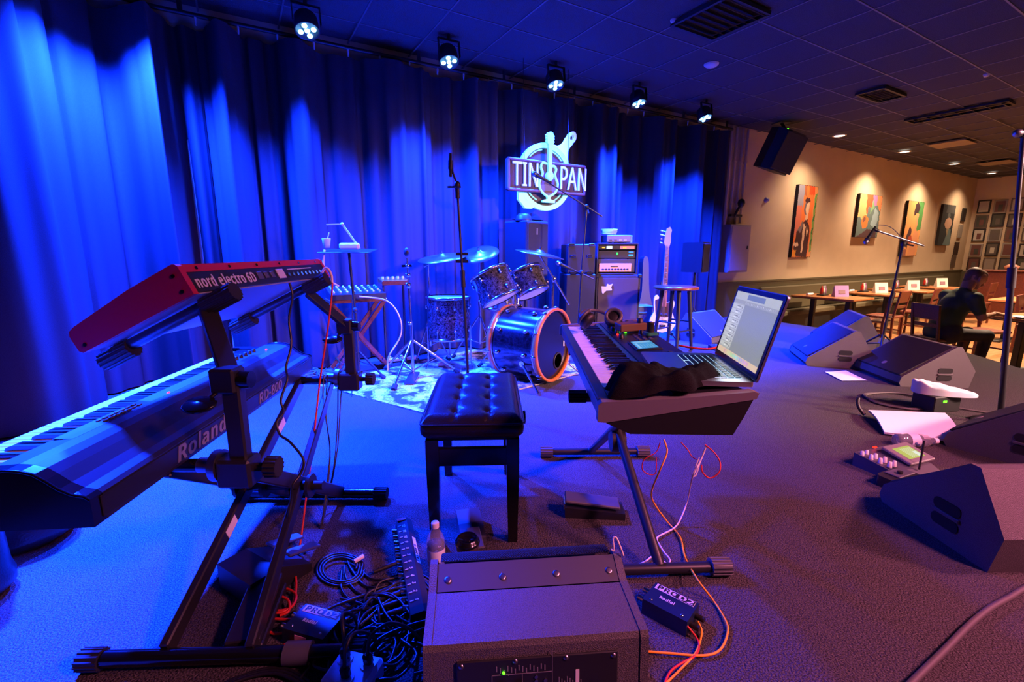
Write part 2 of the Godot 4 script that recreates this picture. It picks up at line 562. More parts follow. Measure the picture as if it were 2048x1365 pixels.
func curtains() -> void:
	var edges := [-4.4, -1.9, 0.45, 2.7, 4.85, 6.95]
	var names := ["blue lit velvet stage curtain curving round the end of the stage", "velvet stage curtain behind the two tier keyboards and the music stand", "velvet stage curtain behind the drum kit", "velvet stage curtain behind the glowing sign and bass amplifier", "velvet stage curtain panel ending at the wall conduits"]
	var rod := thing("curtain_rail", "long black curtain rail with white hooks under the ceiling", "curtain rail", rail(0.0) + Vector3(0, CEIL - 0.10, 0))
	var st := S()
	var line := []
	for i in 96: line.append(rail(-4.45 + 0.12 * i) + Vector3(0, CEIL - 0.10, 0))
	tube(st, line, 0.018, 10)
	wpart(rod, "rail", st, M.black)
	st = S()
	cyl(st, Vector3(0, -0.03, 0), Vector3(0, 0.03, 0), 0.007, 0.011, 8)
	var hook := mesh_of(st)
	for i in 38:
		put(rod, "hook", hook, M.off_white, rod.transform.affine_inverse() * Transform3D(Basis(), rail(-4.3 + 0.3 * i) + Vector3(0, CEIL - 0.145, 0)))
	for k in 12:
		st = S()
		var p := rail(-4.2 + k)
		bar(st, p + Vector3(0, CEIL - 0.09, 0), p + Vector3(0, CEIL, 0), 0.03, 0.02, Vector3.BACK)
		wpart(rod, "bracket", st, M.black)
	for k in 5:
		var a: float = edges[k]
		var w: float = edges[k + 1] - a
		st = S()
		sheet(st, 260, 8, func(u, v): return drape(a + w * u, 1.0 - v, lerpf(0.015, CEIL - 0.17, v), 0.0))
		sheet(st, 260, 8, func(u, v): return drape(a + w * (1.0 - u), 1.0 - v, lerpf(0.015, CEIL - 0.17, v), 0.008))
		var o := one("stage_curtain", names[k], "curtain", st, M.velvet)
		st = S()
		sheet(st, 200, 1, func(u, v): return drape(a + w * u, 0.02, lerpf(CEIL - 0.26, CEIL - 0.165, v), -0.004))
		part(o, "heading_tape", st, M.velvet)

# ---------- lamps ----------
func stage_lights() -> void:
	var label := ["blue LED stage light hung where the curtain curves round the stage end", "blue LED stage light above the keyboards", "blue LED stage light above the folding percussion table", "blue LED stage light above the tall microphone stand", "blue LED stage light just above the sign", "blue LED stage light above the bass amplifier", "blue LED stage light nearest the wall conduits"]
	var aim := [Vector3(-0.8, 0, 2.3), Vector3(-0.66, 0, 4.55), Vector3(0.6, 0, 4.0), Vector3(1.91, 0, 4.4), Vector3(3.14, 0, 4.5), Vector3(4.38, 0, 4.5), Vector3(5.62, 0, 4.5)]
	var beam := [33.0, 64.0, 54.0, 50.0, 44.0, 48.0, 48.0]
	var power := [2.2, 1.5, 0.8, 1.1, 0.95, 1.1, 1.0]
	for i in 7:
		var s := 0.672 + 1.236 * (i - 2)
		var at := sp(s, 2.90, 4.41) if i > 0 else sp(-1.10, 2.90, 3.30)
		var o := thing("stage_light", label[i], "stage light", at, WYAW)
		var to: Vector3 = o.transform.affine_inverse() * sp(aim[i].x, aim[i].y, aim[i].z)
		# the head is turned a little into the room so that its lenses show
		var dir := Vector3(0, -0.93, 0.36).normalized()
		var hb := Basis(Quaternion(Vector3.DOWN, dir))
		var st := S()
		lathe(st, [Vector2(0.0, 0.01), Vector2(0.085, 0.01), Vector2(0.092, -0.005), Vector2(0.098, 0.0), Vector2(0.088, 0.12), Vector2(0.075, 0.14), Vector2(0.0, 0.14)], 20, Transform3D(hb, Vector3.ZERO))
		part(o, "housing", st, M.black)
		for k in 5:
			st = S()
			var r := 0.0 if k == 4 else 0.052
			ball(st, hb * Vector3(r * cos(TAU * k / 4.0 + 0.5), 0.002, r * sin(TAU * k / 4.0 + 0.5)), Vector3(0.022, 0.010, 0.022), 10, hb)
			part(o, "led_lens", st, M.led_stage)
		st = S()
		for q in [-1, 1]: bar(st, Vector3(q * 0.105, 0.05, 0.02), Vector3(q * 0.105, 0.19, 0), 0.006, 0.03, Vector3.BACK)
		box(st, Vector3(0, 0.193, 0), Vector3(0.216, 0.006, 0.03))
		part(o, "yoke", st, M.black)
		st = S()
		cyl(st, Vector3(0, 0.19, 0), Vector3(0, CEIL - 2.90, 0), 0.014)
		part(o, "hanger", st, M.black)
		spot(o, dir * 0.03, to, BLUE, BLUE_POWER * power[i], beam[i], 1.0, 0.08)

func house_lights() -> void:
	for i in 4:
		var s: float = [9.31, 11.93, 14.55, 17.1][i]
		var o := thing("downlight", ["glowing round downlight above the tall portrait painting with an orange top", "glowing round downlight above the wide guitar painting", "glowing round downlight above the painting with a green corner", "glowing round downlight above the dark narrow painting"][i], "lamp", sp(s, CEIL - 0.002, 4.5), WYAW)
		var st := S()
		lathe(st, [Vector2(0.075, -0.002), Vector2(0.085, -0.012), Vector2(0.105, -0.010), Vector2(0.108, 0.0)], 24)
		part(o, "trim_ring", st, M.off_white)
		st = S()
		cyl(st, Vector3(0, -0.006, 0), Vector3(0, -0.003, 0), 0.078, -1, 24)
		part(o, "lamp_face", st, M.lamp_white)
		spot(o, Vector3(0, -0.03, 0), Vector3(0, -3, -0.25), WARM, HOUSE_POWER * [0.7, 1.5, 1.2, 0.7][i], 62.0, 0.9, 0.07)
	# more lamps of the house, out of the frame: over the tables in front of the stage and over its front edge
	for r in [[10.0, 2.3, 10.0], [13.0, 2.2, 8.0], [16.0, 2.2, 3.5], [8.8, -2.2, 1.4], [12.5, -1.6, 2.0]]:
		var o := thing("downlight", "round recessed downlight over the dining tables", "lamp", sp(r[0], CEIL - 0.002, r[1]), WYAW, "downlights over the dining tables")
		var st := S()
		lathe(st, [Vector2(0.075, -0.002), Vector2(0.085, -0.012), Vector2(0.105, -0.010), Vector2(0.108, 0.0)], 24)
		part(o, "trim_ring", st, M.off_white)
		st = S()
		cyl(st, Vector3(0, -0.006, 0), Vector3(0, -0.003, 0), 0.05, -1, 24)
		part(o, "lamp_face", st, M.lamp_white)
		spot(o, Vector3(0, -0.03, 0), Vector3(0, -3, 0), WARM, HOUSE_POWER * r[2], 60.0, 0.9, 0.07)
	var wash := [[4.4, -1.3, 3.7, 0.9, 0.6, 50.0, PINK, "pink front wash spotlight aimed across the open carpet"], [2.3, -1.7, 1.7, 0.6, 0.5, 38.0, PINK, "pink front wash spotlight aimed at the piano bench"], [7.4, -3.6, 5.4, 0.9, 2.4, 23.0, WASH, "warm front spotlight aimed at the floor monitors"], [6.2, -3.4, 3.2, 3.7, 1.9, 17.0, WASH, "warm front spotlight aimed at the drum kit and amplifiers"]]
	for r in wash:
		var at := sp(r[0], 2.85, r[1])
		var o := thing("wash_light", r[7], "stage light", at, WYAW)
		var aim: Vector3 = o.transform.affine_inverse() * sp(r[2], 0.6 if r[5] < 20.0 else 0.2, r[3])
		var hb := Basis(Quaternion(Vector3.DOWN, aim.normalized()))
		var st := S()
		lathe(st, [Vector2(0.0, 0.015), Vector2(0.085, 0.015), Vector2(0.09, 0.0), Vector2(0.1, 0.0), Vector2(0.1, 0.16), Vector2(0.08, 0.20), Vector2(0.0, 0.20)], 20, Transform3D(hb, Vector3.ZERO))
		part(o, "housing", st, M.black)
		st = S()
		cyl(st, hb * Vector3(0, 0.012, 0), hb * Vector3(0, 0.006, 0), 0.08, -1, 20)
		part(o, "lamp_face", st, M.lamp_white)
		st = S()
		cyl(st, Vector3(0, 0.1, 0), Vector3(0, CEIL - 2.85, 0), 0.014)
		part(o, "hanger", st, M.black)
		spot(o, aim.normalized() * 0.03, aim, r[6], WASH_POWER * r[4], r[5], 0.8, 0.22)

# ---------- things on the wall ----------
func art(called: String, label: String, s0: float, s1: float, y0: float, y1: float, shapes: Array) -> void:  # a canvas: shapes are [colour, outline in 0..1] laid on as paint
	var w := s1 - s0
	var h := y1 - y0
	var o := thing(called, label, "painting", sp((s0 + s1) / 2, y0, WALL_T - 0.03), WYAW)
	var st := S()
	box(st, Vector3(0, h / 2, 0), Vector3(w, h, 0.06), Basis(), 0.003)
	part(o, "canvas", st, mat(Color(0.10, 0.08, 0.07), 0.8))
	var im := Image.create(96, 160, false, Image.FORMAT_RGB8)
	for y in 160:
		for x in 96:
			var p := Vector2((x + 0.5) / 96.0, 1.0 - (y + 0.5) / 160.0)
			var c := Color.BLACK
			for q in shapes:
				if Geometry2D.is_point_in_polygon(p + Vector2(0.012 * sin(p.y * 40.0), 0.008 * sin(p.x * 50.0)), q[1]): c = q[0]
			im.set_pixel(x, y, c)
	var m := mat(Color.WHITE, 0.75)
	m.albedo_texture = ImageTexture.create_from_image(im)
	st = S()
	sheet(st, 1, 1, func(u, v): return Vector3((u - 0.5) * (w - 0.004), h * (0.002 + 0.996 * v), 0.0312))
	part(o, "painted_face", st, m)

func rc(x0: float, y0: float, x1: float, y1: float) -> PackedVector2Array:
	return PackedVector2Array([Vector2(x0, y0), Vector2(x1, y0), Vector2(x1, y1), Vector2(x0, y1)])

func pv(a: Array) -> PackedVector2Array:
	var o := PackedVector2Array()
	for i in range(0, a.size(), 2): o.append(Vector2(a[i], a[i + 1]))
	return o

func el(x: float, y: float, rx: float, ry: float) -> PackedVector2Array:
	var o := PackedVector2Array()
	for i in 20: o.append(Vector2(x + rx * cos(TAU * i / 20), y + ry * sin(TAU * i / 20)))
	return o

func wall_things() -> void:
	var orange := Color(0.88, 0.47, 0.22)
	var pink := Color(0.80, 0.45, 0.36)
	var dark := Color(0.24, 0.12, 0.14)
	var cream := Color(0.86, 0.74, 0.62)
	var teal := Color(0.36, 0.45, 0.45)
	art("portrait_painting", "tall canvas of a standing man in a dark jacket on orange and grey", 9.22, 9.9, 1.03, 2.38, [
		[orange, rc(0, 0, 1, 1)], [Color(0.55, 0.55, 0.62), rc(0, 0.7, 0.3, 1)], [pink, rc(0, 0.3, 0.26, 0.72)], [Color(0.62, 0.35, 0.20), rc(0.3, 0.86, 0.42, 1)], [Color(0.88, 0.30, 0.12), rc(0.55, 0.88, 0.84, 1)],
		[Color(0.85, 0.58, 0.36), rc(0.84, 0, 1, 1)], [Color(0.45, 0.62, 0.32), rc(0.88, 0.08, 0.98, 0.9)], [Color(0.20, 0.45, 0.25), rc(0.9, 0.18, 0.97, 0.26)], [Color(0.20, 0.45, 0.25), rc(0.9, 0.34, 0.97, 0.42)], [Color(0.20, 0.45, 0.25), rc(0.9, 0.52, 0.97, 0.6)], [Color(0.20, 0.45, 0.25), rc(0.9, 0.7, 0.97, 0.78)],
		[dark, pv([0.02, 0.02, 0.78, 0.0, 0.8, 0.38, 0.66, 0.5, 0.4, 0.5, 0.14, 0.38])], [Color(0.48, 0.42, 0.44), pv([0.14, 0.38, 0.4, 0.52, 0.36, 0.34])], [cream, pv([0.42, 0.48, 0.56, 0.44, 0.52, 0.06, 0.44, 0.06])], [cream, pv([0.58, 0.46, 0.74, 0.36, 0.66, 0.3])],
		[Color(0.42, 0.38, 0.42), el(0.52, 0.70, 0.14, 0.12)], [cream, el(0.56, 0.69, 0.09, 0.10)], [dark, el(0.53, 0.80, 0.14, 0.035)], [cream, rc(0.48, 0.5, 0.62, 0.6)], [dark, rc(0.5, 0.47, 0.64, 0.53)], [cream, el(0.16, 0.18, 0.14, 0.03)], [Color(0.85, 0.55, 0.15), rc(0.03, 0.01, 0.2, 0.1)]])
	art("guitarist_painting", "wide canvas of a blue figure playing an orange guitar", 11.6, 12.62, 1.45, 2.36, [
		[Color(0.90, 0.72, 0.48), rc(0, 0, 1, 1)], [Color(0.84, 0.34, 0.18), rc(0.3, 0.55, 0.58, 1)], [Color(0.62, 0.44, 0.66), rc(0.58, 0.72, 0.78, 1)], [Color(0.82, 0.50, 0.32), rc(0.78, 0.6, 1, 1)], [teal, pv([0, 0, 1, 0, 0.98, 0.62, 0.8, 0.78, 0.6, 0.7, 0.42, 0.72, 0.4, 0.5, 0, 0.46])], [Color(0.55, 0.66, 0.70), pv([0.6, 0.3, 0.9, 0.2, 0.92, 0.6, 0.74, 0.72])], [Color(0.45, 0.62, 0.45), pv([0.5, 0.55, 0.62, 0.9, 0.7, 0.7])],
		[Color(0.88, 0.68, 0.44), pv([0.1, 1, 0.3, 1, 0.34, 0.55, 0.2, 0.4, 0.05, 0.5])], [orange, el(0.34, 0.36, 0.15, 0.16)], [Color(0.30, 0.20, 0.22), pv([0.05, 0, 0.95, 0, 0.9, 0.16, 0.5, 0.2])], [Color(0.45, 0.30, 0.26), el(0.3, 0.42, 0.06, 0.06)]])
	art("cellist_painting", "canvas of a dark haired figure on pale orange with a green corner", 14.0, 14.9, 1.03, 2.34, [
		[Color(0.90, 0.64, 0.38), rc(0, 0, 1, 1)], [Color(0.28, 0.55, 0.28), pv([0.66, 1, 1, 1, 1, 0.5, 0.72, 0.46])], [Color(0.86, 0.60, 0.42), pv([0.5, 0.3, 0.64, 0.5, 0.6, 0.78, 0.75, 0.78, 0.74, 0.5, 0.9, 0.4, 0.9, 0, 0.4, 0])], [Color(0.20, 0.11, 0.13), pv([0.42, 0.72, 0.46, 0.94, 0.62, 1, 0.76, 0.9, 0.72, 0.8, 0.56, 0.78])], [Color(0.28, 0.18, 0.20), pv([0.18, 0.38, 0.3, 0.54, 0.44, 0.5, 0.42, 0.3, 0.3, 0.14, 0.1, 0.2])], [Color(0.70, 0.30, 0.18), el(0.42, 0.3, 0.12, 0.08)], [Color(0.60, 0.38, 0.32), rc(0.08, 0.0, 0.3, 0.12)]])
	art("singer_painting", "narrow dark canvas of a pale figure on black and teal", 16.12, 16.95, 1.30, 2.36, [
		[Color(0.10, 0.13, 0.14), rc(0, 0, 1, 1)], [teal, pv([0.4, 0, 1, 0, 0.9, 0.4, 0.7, 0.42])], [Color(0.28, 0.30, 0.30), rc(0.3, 0.8, 1, 1)], [Color(0.72, 0.58, 0.48), el(0.6, 0.55, 0.3, 0.14)], [Color(0.55, 0.50, 0.38), pv([0.5, 0.4, 0.74, 0.44, 0.62, 0.22])], [Color(0.35, 0.38, 0.38), el(0.55, 0.74, 0.12, 0.06)]])
	# conduits and breaker box at the curtain's end
	var st := S()
	for i in 4:
		st = S()
		var s: float = [7.12, 7.26, 7.42, 7.55][i]
		cyl(st, sp(s, 1.58 if i < 3 else 1.62, WALL_T - 0.04), sp(s, CEIL, WALL_T - 0.04), 0.03 if i == 0 else 0.024, -1, 12)
		for y in [1.95, 2.6]: cyl(st, sp(s, y, WALL_T - 0.04), sp(s, y + 0.03, WALL_T - 0.04), 0.036, -1, 12)
		one("conduit", ["thick painted conduit beside the curtain edge, above the breaker box", "second painted conduit from the curtain, rising from the breaker box", "third painted conduit from the curtain, rising from the breaker box", "outermost painted conduit, farthest from the curtain edge"][i], "pipe", st, M.wall)
	var o := thing("breaker_box", "grey beige electrical box on the wall beside the curtain", "electrical box", sp(7.40, 0.79, WALL_T - 0.09), WYAW)
	st = S()
	box(st, Vector3(0, 0.4, 0), Vector3(0.56, 0.8, 0.17), Basis(), 0.006)
	part(o, "box", st, mat(Color(0.66, 0.60, 0.54), 0.5))
	st = S()
	box(st, Vector3(0.0, 0.4, 0.088), Vector3(0.50, 0.74, 0.012), Basis(), 0.004)
	var dr := part(o, "door", st, mat(Color(0.68, 0.62, 0.56), 0.5))
	st = S()
	box(st, Vector3(0.2, 0.42, 0.098), Vector3(0.025, 0.06, 0.014), Basis(), 0.004)
	part(dr, "latch", st, M.black)
	o = thing("wall_clamp_light", "small black clip lamp fixed to the conduits", "clip lamp", sp(7.33, 1.82, WALL_T - 0.09), WYAW)
	st = S()
	ball(st, Vector3(0.06, 0.12, 0.05), Vector3(0.06, 0.075, 0.06))
	part(o, "head", st, M.black)
	st = S()
	cyl(st, Vector3(-0.06, -0.1, 0.02), Vector3(0.05, 0.1, 0.05), 0.02)
	part(o, "arm", st, M.black)
	st = S()
	box(st, Vector3(0, -0.08, 0.0), Vector3(0.3, 0.04, 0.06), Basis(), 0.004)
	part(o, "clamp", st, M.black)
	o = thing("wall_thermostat", "small round purple lit thermostat on the beige wall", "thermostat", sp(8.3, 2.05, WALL_T - 0.001), WYAW)
	st = S()
	lathe(st, [Vector2(0.05, 0.0), Vector2(0.05, 0.015), Vector2(0.02, 0.03), Vector2(0.025, 0.055), Vector2(0, 0.06)], 14, Transform3D(Basis(Vector3.RIGHT, PI / 2), Vector3.ZERO))
	part(o, "dial", st, mat(Color(0.62, 0.55, 0.66), 0.5))
	# loudspeaker hung from the ceiling
	o = thing("hanging_loudspeaker", "black loudspeaker hung from the ceiling, tilted toward the dining room", "loudspeaker", Vector3(4.26, 2.70, -7.75), 0.30)
	var hb := Basis(Vector3.BACK, -0.22) * Basis(Vector3.RIGHT, 0.30)
	st = S()
	prism(st, [Vector2(-0.22, -0.17), Vector2(0.22, -0.17), Vector2(0.27, 0.05), Vector2(0.14, 0.2), Vector2(-0.14, 0.2), Vector2(-0.27, 0.05)].map(func(p): return Vector2(p.x, -p.y)), -0.3, 0.3, Transform3D(hb * Basis(Vector3.RIGHT, -PI / 2), Vector3.ZERO))
	part(o, "cabinet", st, M.black)
	st = S()
	box(st, hb * Vector3(0, 0, 0.19), Vector3(0.42, 0.56, 0.03), hb, 0.01)
	part(o, "grille", st, M.grille)
	st = S()
	ball(st, hb * Vector3(-0.15, 0.30, 0.10), Vector3.ONE * 0.018, 8)
	part(o, "power_led", st, M.led_green)
	st = S()
	bar(st, hb * Vector3(0, 0.28, -0.05), Vector3(0.02, CEIL - 2.70, -0.05), 0.03, 0.03, Vector3.BACK)
	box(st, Vector3(0.02, CEIL - 2.705, -0.05), Vector3(0.2, 0.01, 0.2))
	part(o, "bracket", st, M.black)
	# gallery of photographs on the end wall and the last metre of the long wall
	rng.seed = 5
	var frames := []
	for col in [Color(0.20, 0.13, 0.10), Color(0.12, 0.11, 0.10), Color(0.36, 0.30, 0.25), Color(0.55, 0.52, 0.48)]: frames.append(mat(col, 0.5))
	var prints := []
	for col in [Color(0.35, 0.32, 0.29), Color(0.55, 0.50, 0.45), Color(0.25, 0.26, 0.22), Color(0.70, 0.67, 0.62), Color(0.40, 0.25, 0.22)]: prints.append(mat(col, 0.5))
	st = S()
	box(st, Vector3.ZERO, Vector3(0.03, 0.36, 0.27), Basis(), 0.004)
	var fm := mesh_of(st)
	st = S()
	box(st, Vector3(-0.014, 0, 0), Vector3(0.01, 0.29, 0.20))
	var pm := mesh_of(st)
	st = S()
	box(st, Vector3(-0.02, -0.03, 0.01), Vector3(0.006, 0.16, 0.09), Basis(), 0.002)
	var fig := mesh_of(st)
	var word := ["top", "second", "third", "fourth", "fifth"]
	for r in 5:
		for c in 10:
			var q := thing("framed_photograph", "small framed photograph in the %s row of the gallery on the far wall" % word[r], "picture frame", sp(S1 - 0.017, 2.38 - 0.40 * r + rng.randf_range(-0.02, 0.02), 4.86 - 0.33 * c), WYAW, "gallery photographs, row %d" % (r + 1))
			put(q, "frame", fm, frames[rng.randi() % 4])
			put(q, "photograph", pm, prints[rng.randi() % 5])
			put(q, "portrait", fig, prints[rng.randi() % 5])
	for k in 4:
		var q := thing("framed_photograph", ["black framed photograph at the top of the column beside the gallery", "cream framed photograph below the black frame beside the gallery", "dark brown framed photograph near the foot of the column beside the gallery", "lowest pale framed photograph beside the gallery"][k], "picture frame", sp(17.75 - 0.05 * k, [2.15, 1.70, 1.22, 0.86][k], WALL_T - 0.017), WYAW - PI / 2)
		put(q, "frame", fm, frames[[1, 3, 0, 2][k]])
		put(q, "photograph", pm, prints[[2, 3, 4, 1][k]])
	# exit signs
	for k in 2:
		var q := thing("exit_sign", ["red glowing exit sign hung from the ceiling near the far wall", "smaller red exit sign on the far wall above the gallery"][k], "exit sign", sp(17.2, 2.82, 3.35) if k == 0 else sp(S1 - 0.06, 2.52, 3.75), WYAW - PI / 2)
		st = S()
		box(st, Vector3(0, 0, 0), Vector3(0.62, 0.27, 0.06) * (1.0 if k == 0 else 0.8), Basis(), 0.008)
		part(q, "housing", st, mat(Color(0.5, 0.06, 0.05), 0.5) if k == 0 else M.black)
		var tx := words(q, "lettering", "EXIT", 0.17 * (1.0 if k == 0 else 0.85), Transform3D(Basis(), Vector3(-0.22 if k == 0 else -0.19, 0, 0.034)), glow(Color(1, 0.12, 0.10), 3.0), true, 0.006)
		if k == 0:
			st = S()
			box(st, Vector3(0, 0, 0.031), Vector3(0.58, 0.24, 0.004))
			part(q, "lit_panel", st, glow(Color(0.9, 0.05, 0.06), 1.6))
			st = S()
			cyl(st, Vector3(0, 0.12, 0), Vector3(0, CEIL - 2.82, 0), 0.012)
			part(q, "stem", st, M.black)

# ---------- the sign ----------
func sign_board() -> void:
	var o := thing("stage_sign", "TIN PAN sign with frying pan, guitar and wine glass, hung before the curtain", "sign", sp(3.10, 1.96, 4.52), WYAW)
	var wht: Material = glow(Color(0.60, 0.98, 0.90), 0.6)
	var dim: Material = glow(Color(0.74, 0.85, 0.97), 0.4)
	var st := S()
	# pan: disc with a rim ring
	prism(st, circle2(0.345, 48, Vector2(0.0, 0.01)), -0.03, -0.005)
	part(o, "pan_base", st, mat(Color(0.30, 0.19, 0.22), 0.6))
	st = S()
	for i in 64:
		var a := TAU * i / 64.0
		var b := TAU * (i + 1) / 64.0
		var c := Vector2(0, 0.01)
		var q := [c + Vector2(cos(a), sin(a)) * 0.312, c + Vector2(cos(a), sin(a)) * 0.365, c + Vector2(cos(b), sin(b)) * 0.365, c + Vector2(cos(b), sin(b)) * 0.312]
		var p := []
		for v in q: p.append(Vector3(v.x, v.y, 0.012))
		var r := []
		for v in q: r.append(Vector3(v.x, v.y, -0.03))
		quad(st, p[0], p[1], p[2], p[3])
		quad(st, p[1], r[1], r[2], p[2])
		quad(st, r[0], p[0], p[3], r[3])
		quad(st, r[3], r[2], r[1], r[0])
	part(o, "pan_rim", st, wht)
	# handle with an oval hole, running to the upper right
	st = S()
	var hd := Vector2(0.62, 0.78).normalized()
	var hn := Vector2(-hd.y, hd.x)
	var hc := Vector2(0.0, 0.02)
	var left := []
	var right := []
	for q in [[0.315, 0.17], [0.36, 0.095], [0.42, 0.055], [0.47, 0.046], [0.53, 0.054]]:
		left.append(hc + hd * q[0] + hn * q[1])
		right.append(hc + hd * q[0] - hn * q[1])
	right.reverse()
	var tip := hc + hd * 0.575
	prism(st, left + right, -0.03, 0.012)
	for i in 24:
		var a := TAU * i / 24.0
		var b := TAU * (i + 1) / 24.0
		var f := func(t: float, k: float): return tip + hd * cos(t) * 0.075 * k + hn * sin(t) * 0.055 * k
		var p: Array = [f.call(a, 0.45), f.call(a, 1.0), f.call(b, 1.0), f.call(b, 0.45)]
		var v := []
		for w in p: v.append(Vector3(w.x, w.y, 0.013))
		quad(st, v[0], v[1], v[2], v[3])
		quad(st, v[1], v[1] + Vector3(0, 0, -0.04), v[2] + Vector3(0, 0, -0.04), v[2])
		quad(st, v[0] + Vector3(0, 0, -0.04), v[0], v[3], v[3] + Vector3(0, 0, -0.04))
		quad(st, v[3] + Vector3(0, 0, -0.04), v[2] + Vector3(0, 0, -0.04), v[1] + Vector3(0, 0, -0.04), v[0] + Vector3(0, 0, -0.04))
	part(o, "pan_handle", st, dim)
	# pouring lip at the lower left
	st = S()
	prism(st, [Vector2(-0.36, -0.16), Vector2(-0.325, -0.16), Vector2(-0.26, -0.25), Vector2(-0.15, -0.32), Vector2(-0.18, -0.34), Vector2(-0.27, -0.34), Vector2(-0.36, -0.25)], -0.028, 0.010)
	part(o, "pan_lip", st, wht)
	for q in [[0.7, 1.35, 0.285], [1.75, 2.4, 0.285], [5.0, 5.6, 0.285], [3.85, 4.3, 0.285]]:
		st = S()
		var arc := []
		for i in 9: arc.append(Vector3(cos(lerpf(q[0], q[1], i / 8.0)) * q[2], 0.02 + sin(lerpf(q[0], q[1], i / 8.0)) * q[2], 0.0))
		tube(st, arc, 0.008, 6)
		part(o, "pan_highlight", st, wht)
	# name board with a raised frame
	st = S()
	prism(st, rrect(1.06, 0.34, 0.03), 0.016, 0.05)
	part(o, "name_board", st, mat(Color(0.27, 0.16, 0.26), 0.6))
	st = S()
	for q in [[0, 0.155, 1.06, 0.03], [0, -0.155, 1.06, 0.03], [-0.515, 0, 0.03, 0.34], [0.515, 0, 0.03, 0.34]]:
		box(st, Vector3(q[0], q[1], 0.058), Vector3(q[2], q[3], 0.03), Basis(), 0.008)
	part(o, "board_frame", st, mat(Color(0.42, 0.27, 0.26), 0.55))
	words(o, "lettering", "TIN", 0.22, Transform3D(Basis.from_scale(Vector3(0.74, 1.08, 1)), Vector3(-0.475, 0.0, 0.064)), dim, false, 0.02)
	words(o, "lettering", "PAN", 0.22, Transform3D(Basis.from_scale(Vector3(0.70, 1.08, 1)), Vector3(0.145, 0.0, 0.064)), dim, false, 0.02)
	# guitar that becomes a wine glass
	st = S()
	prism(st, [Vector2(-0.024, 0.02), Vector2(0.024, 0.02), Vector2(0.022, 0.33), Vector2(0.042, 0.36), Vector2(0.046, 0.42), Vector2(0.028, 0.465), Vector2(0, 0.475), Vector2(-0.028, 0.465), Vector2(-0.046, 0.42), Vector2(-0.042, 0.36), Vector2(-0.022, 0.33)], 0.06, 0.10)
	part(o, "guitar_neck", st, wht)
	st = S()
	lathe(st, [Vector2(0.05, 0.0), Vector2(0.05, 0.035), Vector2(0.04, 0.045), Vector2(0, 0.045)], 20, Transform3D(Basis(Vector3.RIGHT, PI / 2), Vector3(0, 0.01, 0.06)))
	part(o, "sound_hole", st, wht)
	for k in 6:
		st = S()
		ball(st, Vector3(0.05 if k % 2 else -0.05, 0.375 + 0.03 * (k / 2), 0.08), Vector3(0.014, 0.010, 0.01), 8)
		part(o, "tuning_peg", st, wht)
	var out := [Vector3(-0.03, 0.145, 0), Vector3(-0.085, 0.15, 0), Vector3(-0.105, 0.10, 0), Vector3(-0.085, 0.04, 0), Vector3(-0.10, -0.01, 0), Vector3(-0.125, -0.07, 0), Vector3(-0.10, -0.15, 0), Vector3(-0.02, -0.20, 0), Vector3(0.02, -0.20, 0), Vector3(0.10, -0.15, 0), Vector3(0.125, -0.07, 0), Vector3(0.10, -0.01, 0), Vector3(0.085, 0.04, 0), Vector3(0.10, 0.09, 0), Vector3(0.07, 0.125, 0), Vector3(0.03, 0.12, 0)]
	var flat := []
	for v in curve(out, 4): flat.append(Vector2(v.x, v.y))
	st = S()
	prism(st, flat, 0.045, 0.066)
	part(o, "guitar_body", st, mat(Color(0.24, 0.19, 0.38), 0.5))
	st = S()
	prism(st, [Vector2(-0.118, -0.09), Vector2(-0.04, -0.075), Vector2(0.04, -0.095), Vector2(0.118, -0.08), Vector2(0.095, -0.15), Vector2(0.02, -0.195), Vector2(-0.02, -0.195), Vector2(-0.095, -0.15)], 0.05, 0.070)
	part(o, "wine", st, mat(Color(0.40, 0.40, 0.62), 0.5))
	st = S()
	var lifted := []
	for v in curve(out, 4): lifted.append(v + Vector3(0, 0, 0.066))
	tube(st, lifted, 0.014, 8)
	part(o, "body_outline", st, wht)
	st = S()
	prism(st, [Vector2(-0.03, -0.20), Vector2(0.03, -0.20), Vector2(0.018, -0.22), Vector2(0.018, -0.235), Vector2(0.085, -0.25), Vector2(0.085, -0.272), Vector2(-0.085, -0.272), Vector2(-0.085, -0.25), Vector2(-0.018, -0.235), Vector2(-0.018, -0.22)], 0.05, 0.08)
	part(o, "glass_stem", st, wht)
	st = S()
	for x in [-0.3, 0.3]: cyl(st, Vector3(x, 0.17, 0.03), Vector3(x, CEIL - 1.96, 0.0), 0.003, -1, 6)
	part(o, "hanging_wire", st, M.black)

# ---------- keyboards ----------
func piano_keys(parent: Node3D, n_white: int, x0: float, pitch: float, y: float, z_front: float, length: float, first: int, step := 1.0, tilt := Transform3D()) -> void:
	# white keys run from z_front back (towards +z), lowest note at x0 and up by step
	var st := S()
	box(st, Vector3(0, 0.009, length / 2), Vector3(pitch - 0.0012, 0.018, length), Basis(), 0.0022)
	var wm := mesh_of(st)
	st = S()
	var bl := length * 0.62
	prism(st, [Vector2(0, 0), Vector2(-bl, 0), Vector2(-bl + 0.004, 0.008), Vector2(-bl + 0.016, 0.0125), Vector2(0, 0.0125)], -0.0052, 0.0052, Transform3D(Basis(Vector3.UP, -PI / 2), Vector3.ZERO))
	var bm := mesh_of(st)
	for i in n_white:
		put(parent, "white_key", wm, M.white_key, tilt * Transform3D(Basis(), Vector3(x0 + step * pitch * (i + 0.5), y, z_front)))
		var note := (i + first) % 7
		if i < n_white - 1 and note != 2 and note != 6:
			put(parent, "black_key", bm, M.black_key, tilt * Transform3D(Basis(), Vector3(x0 + step * pitch * (i + 1), y + 0.018, z_front + length)))

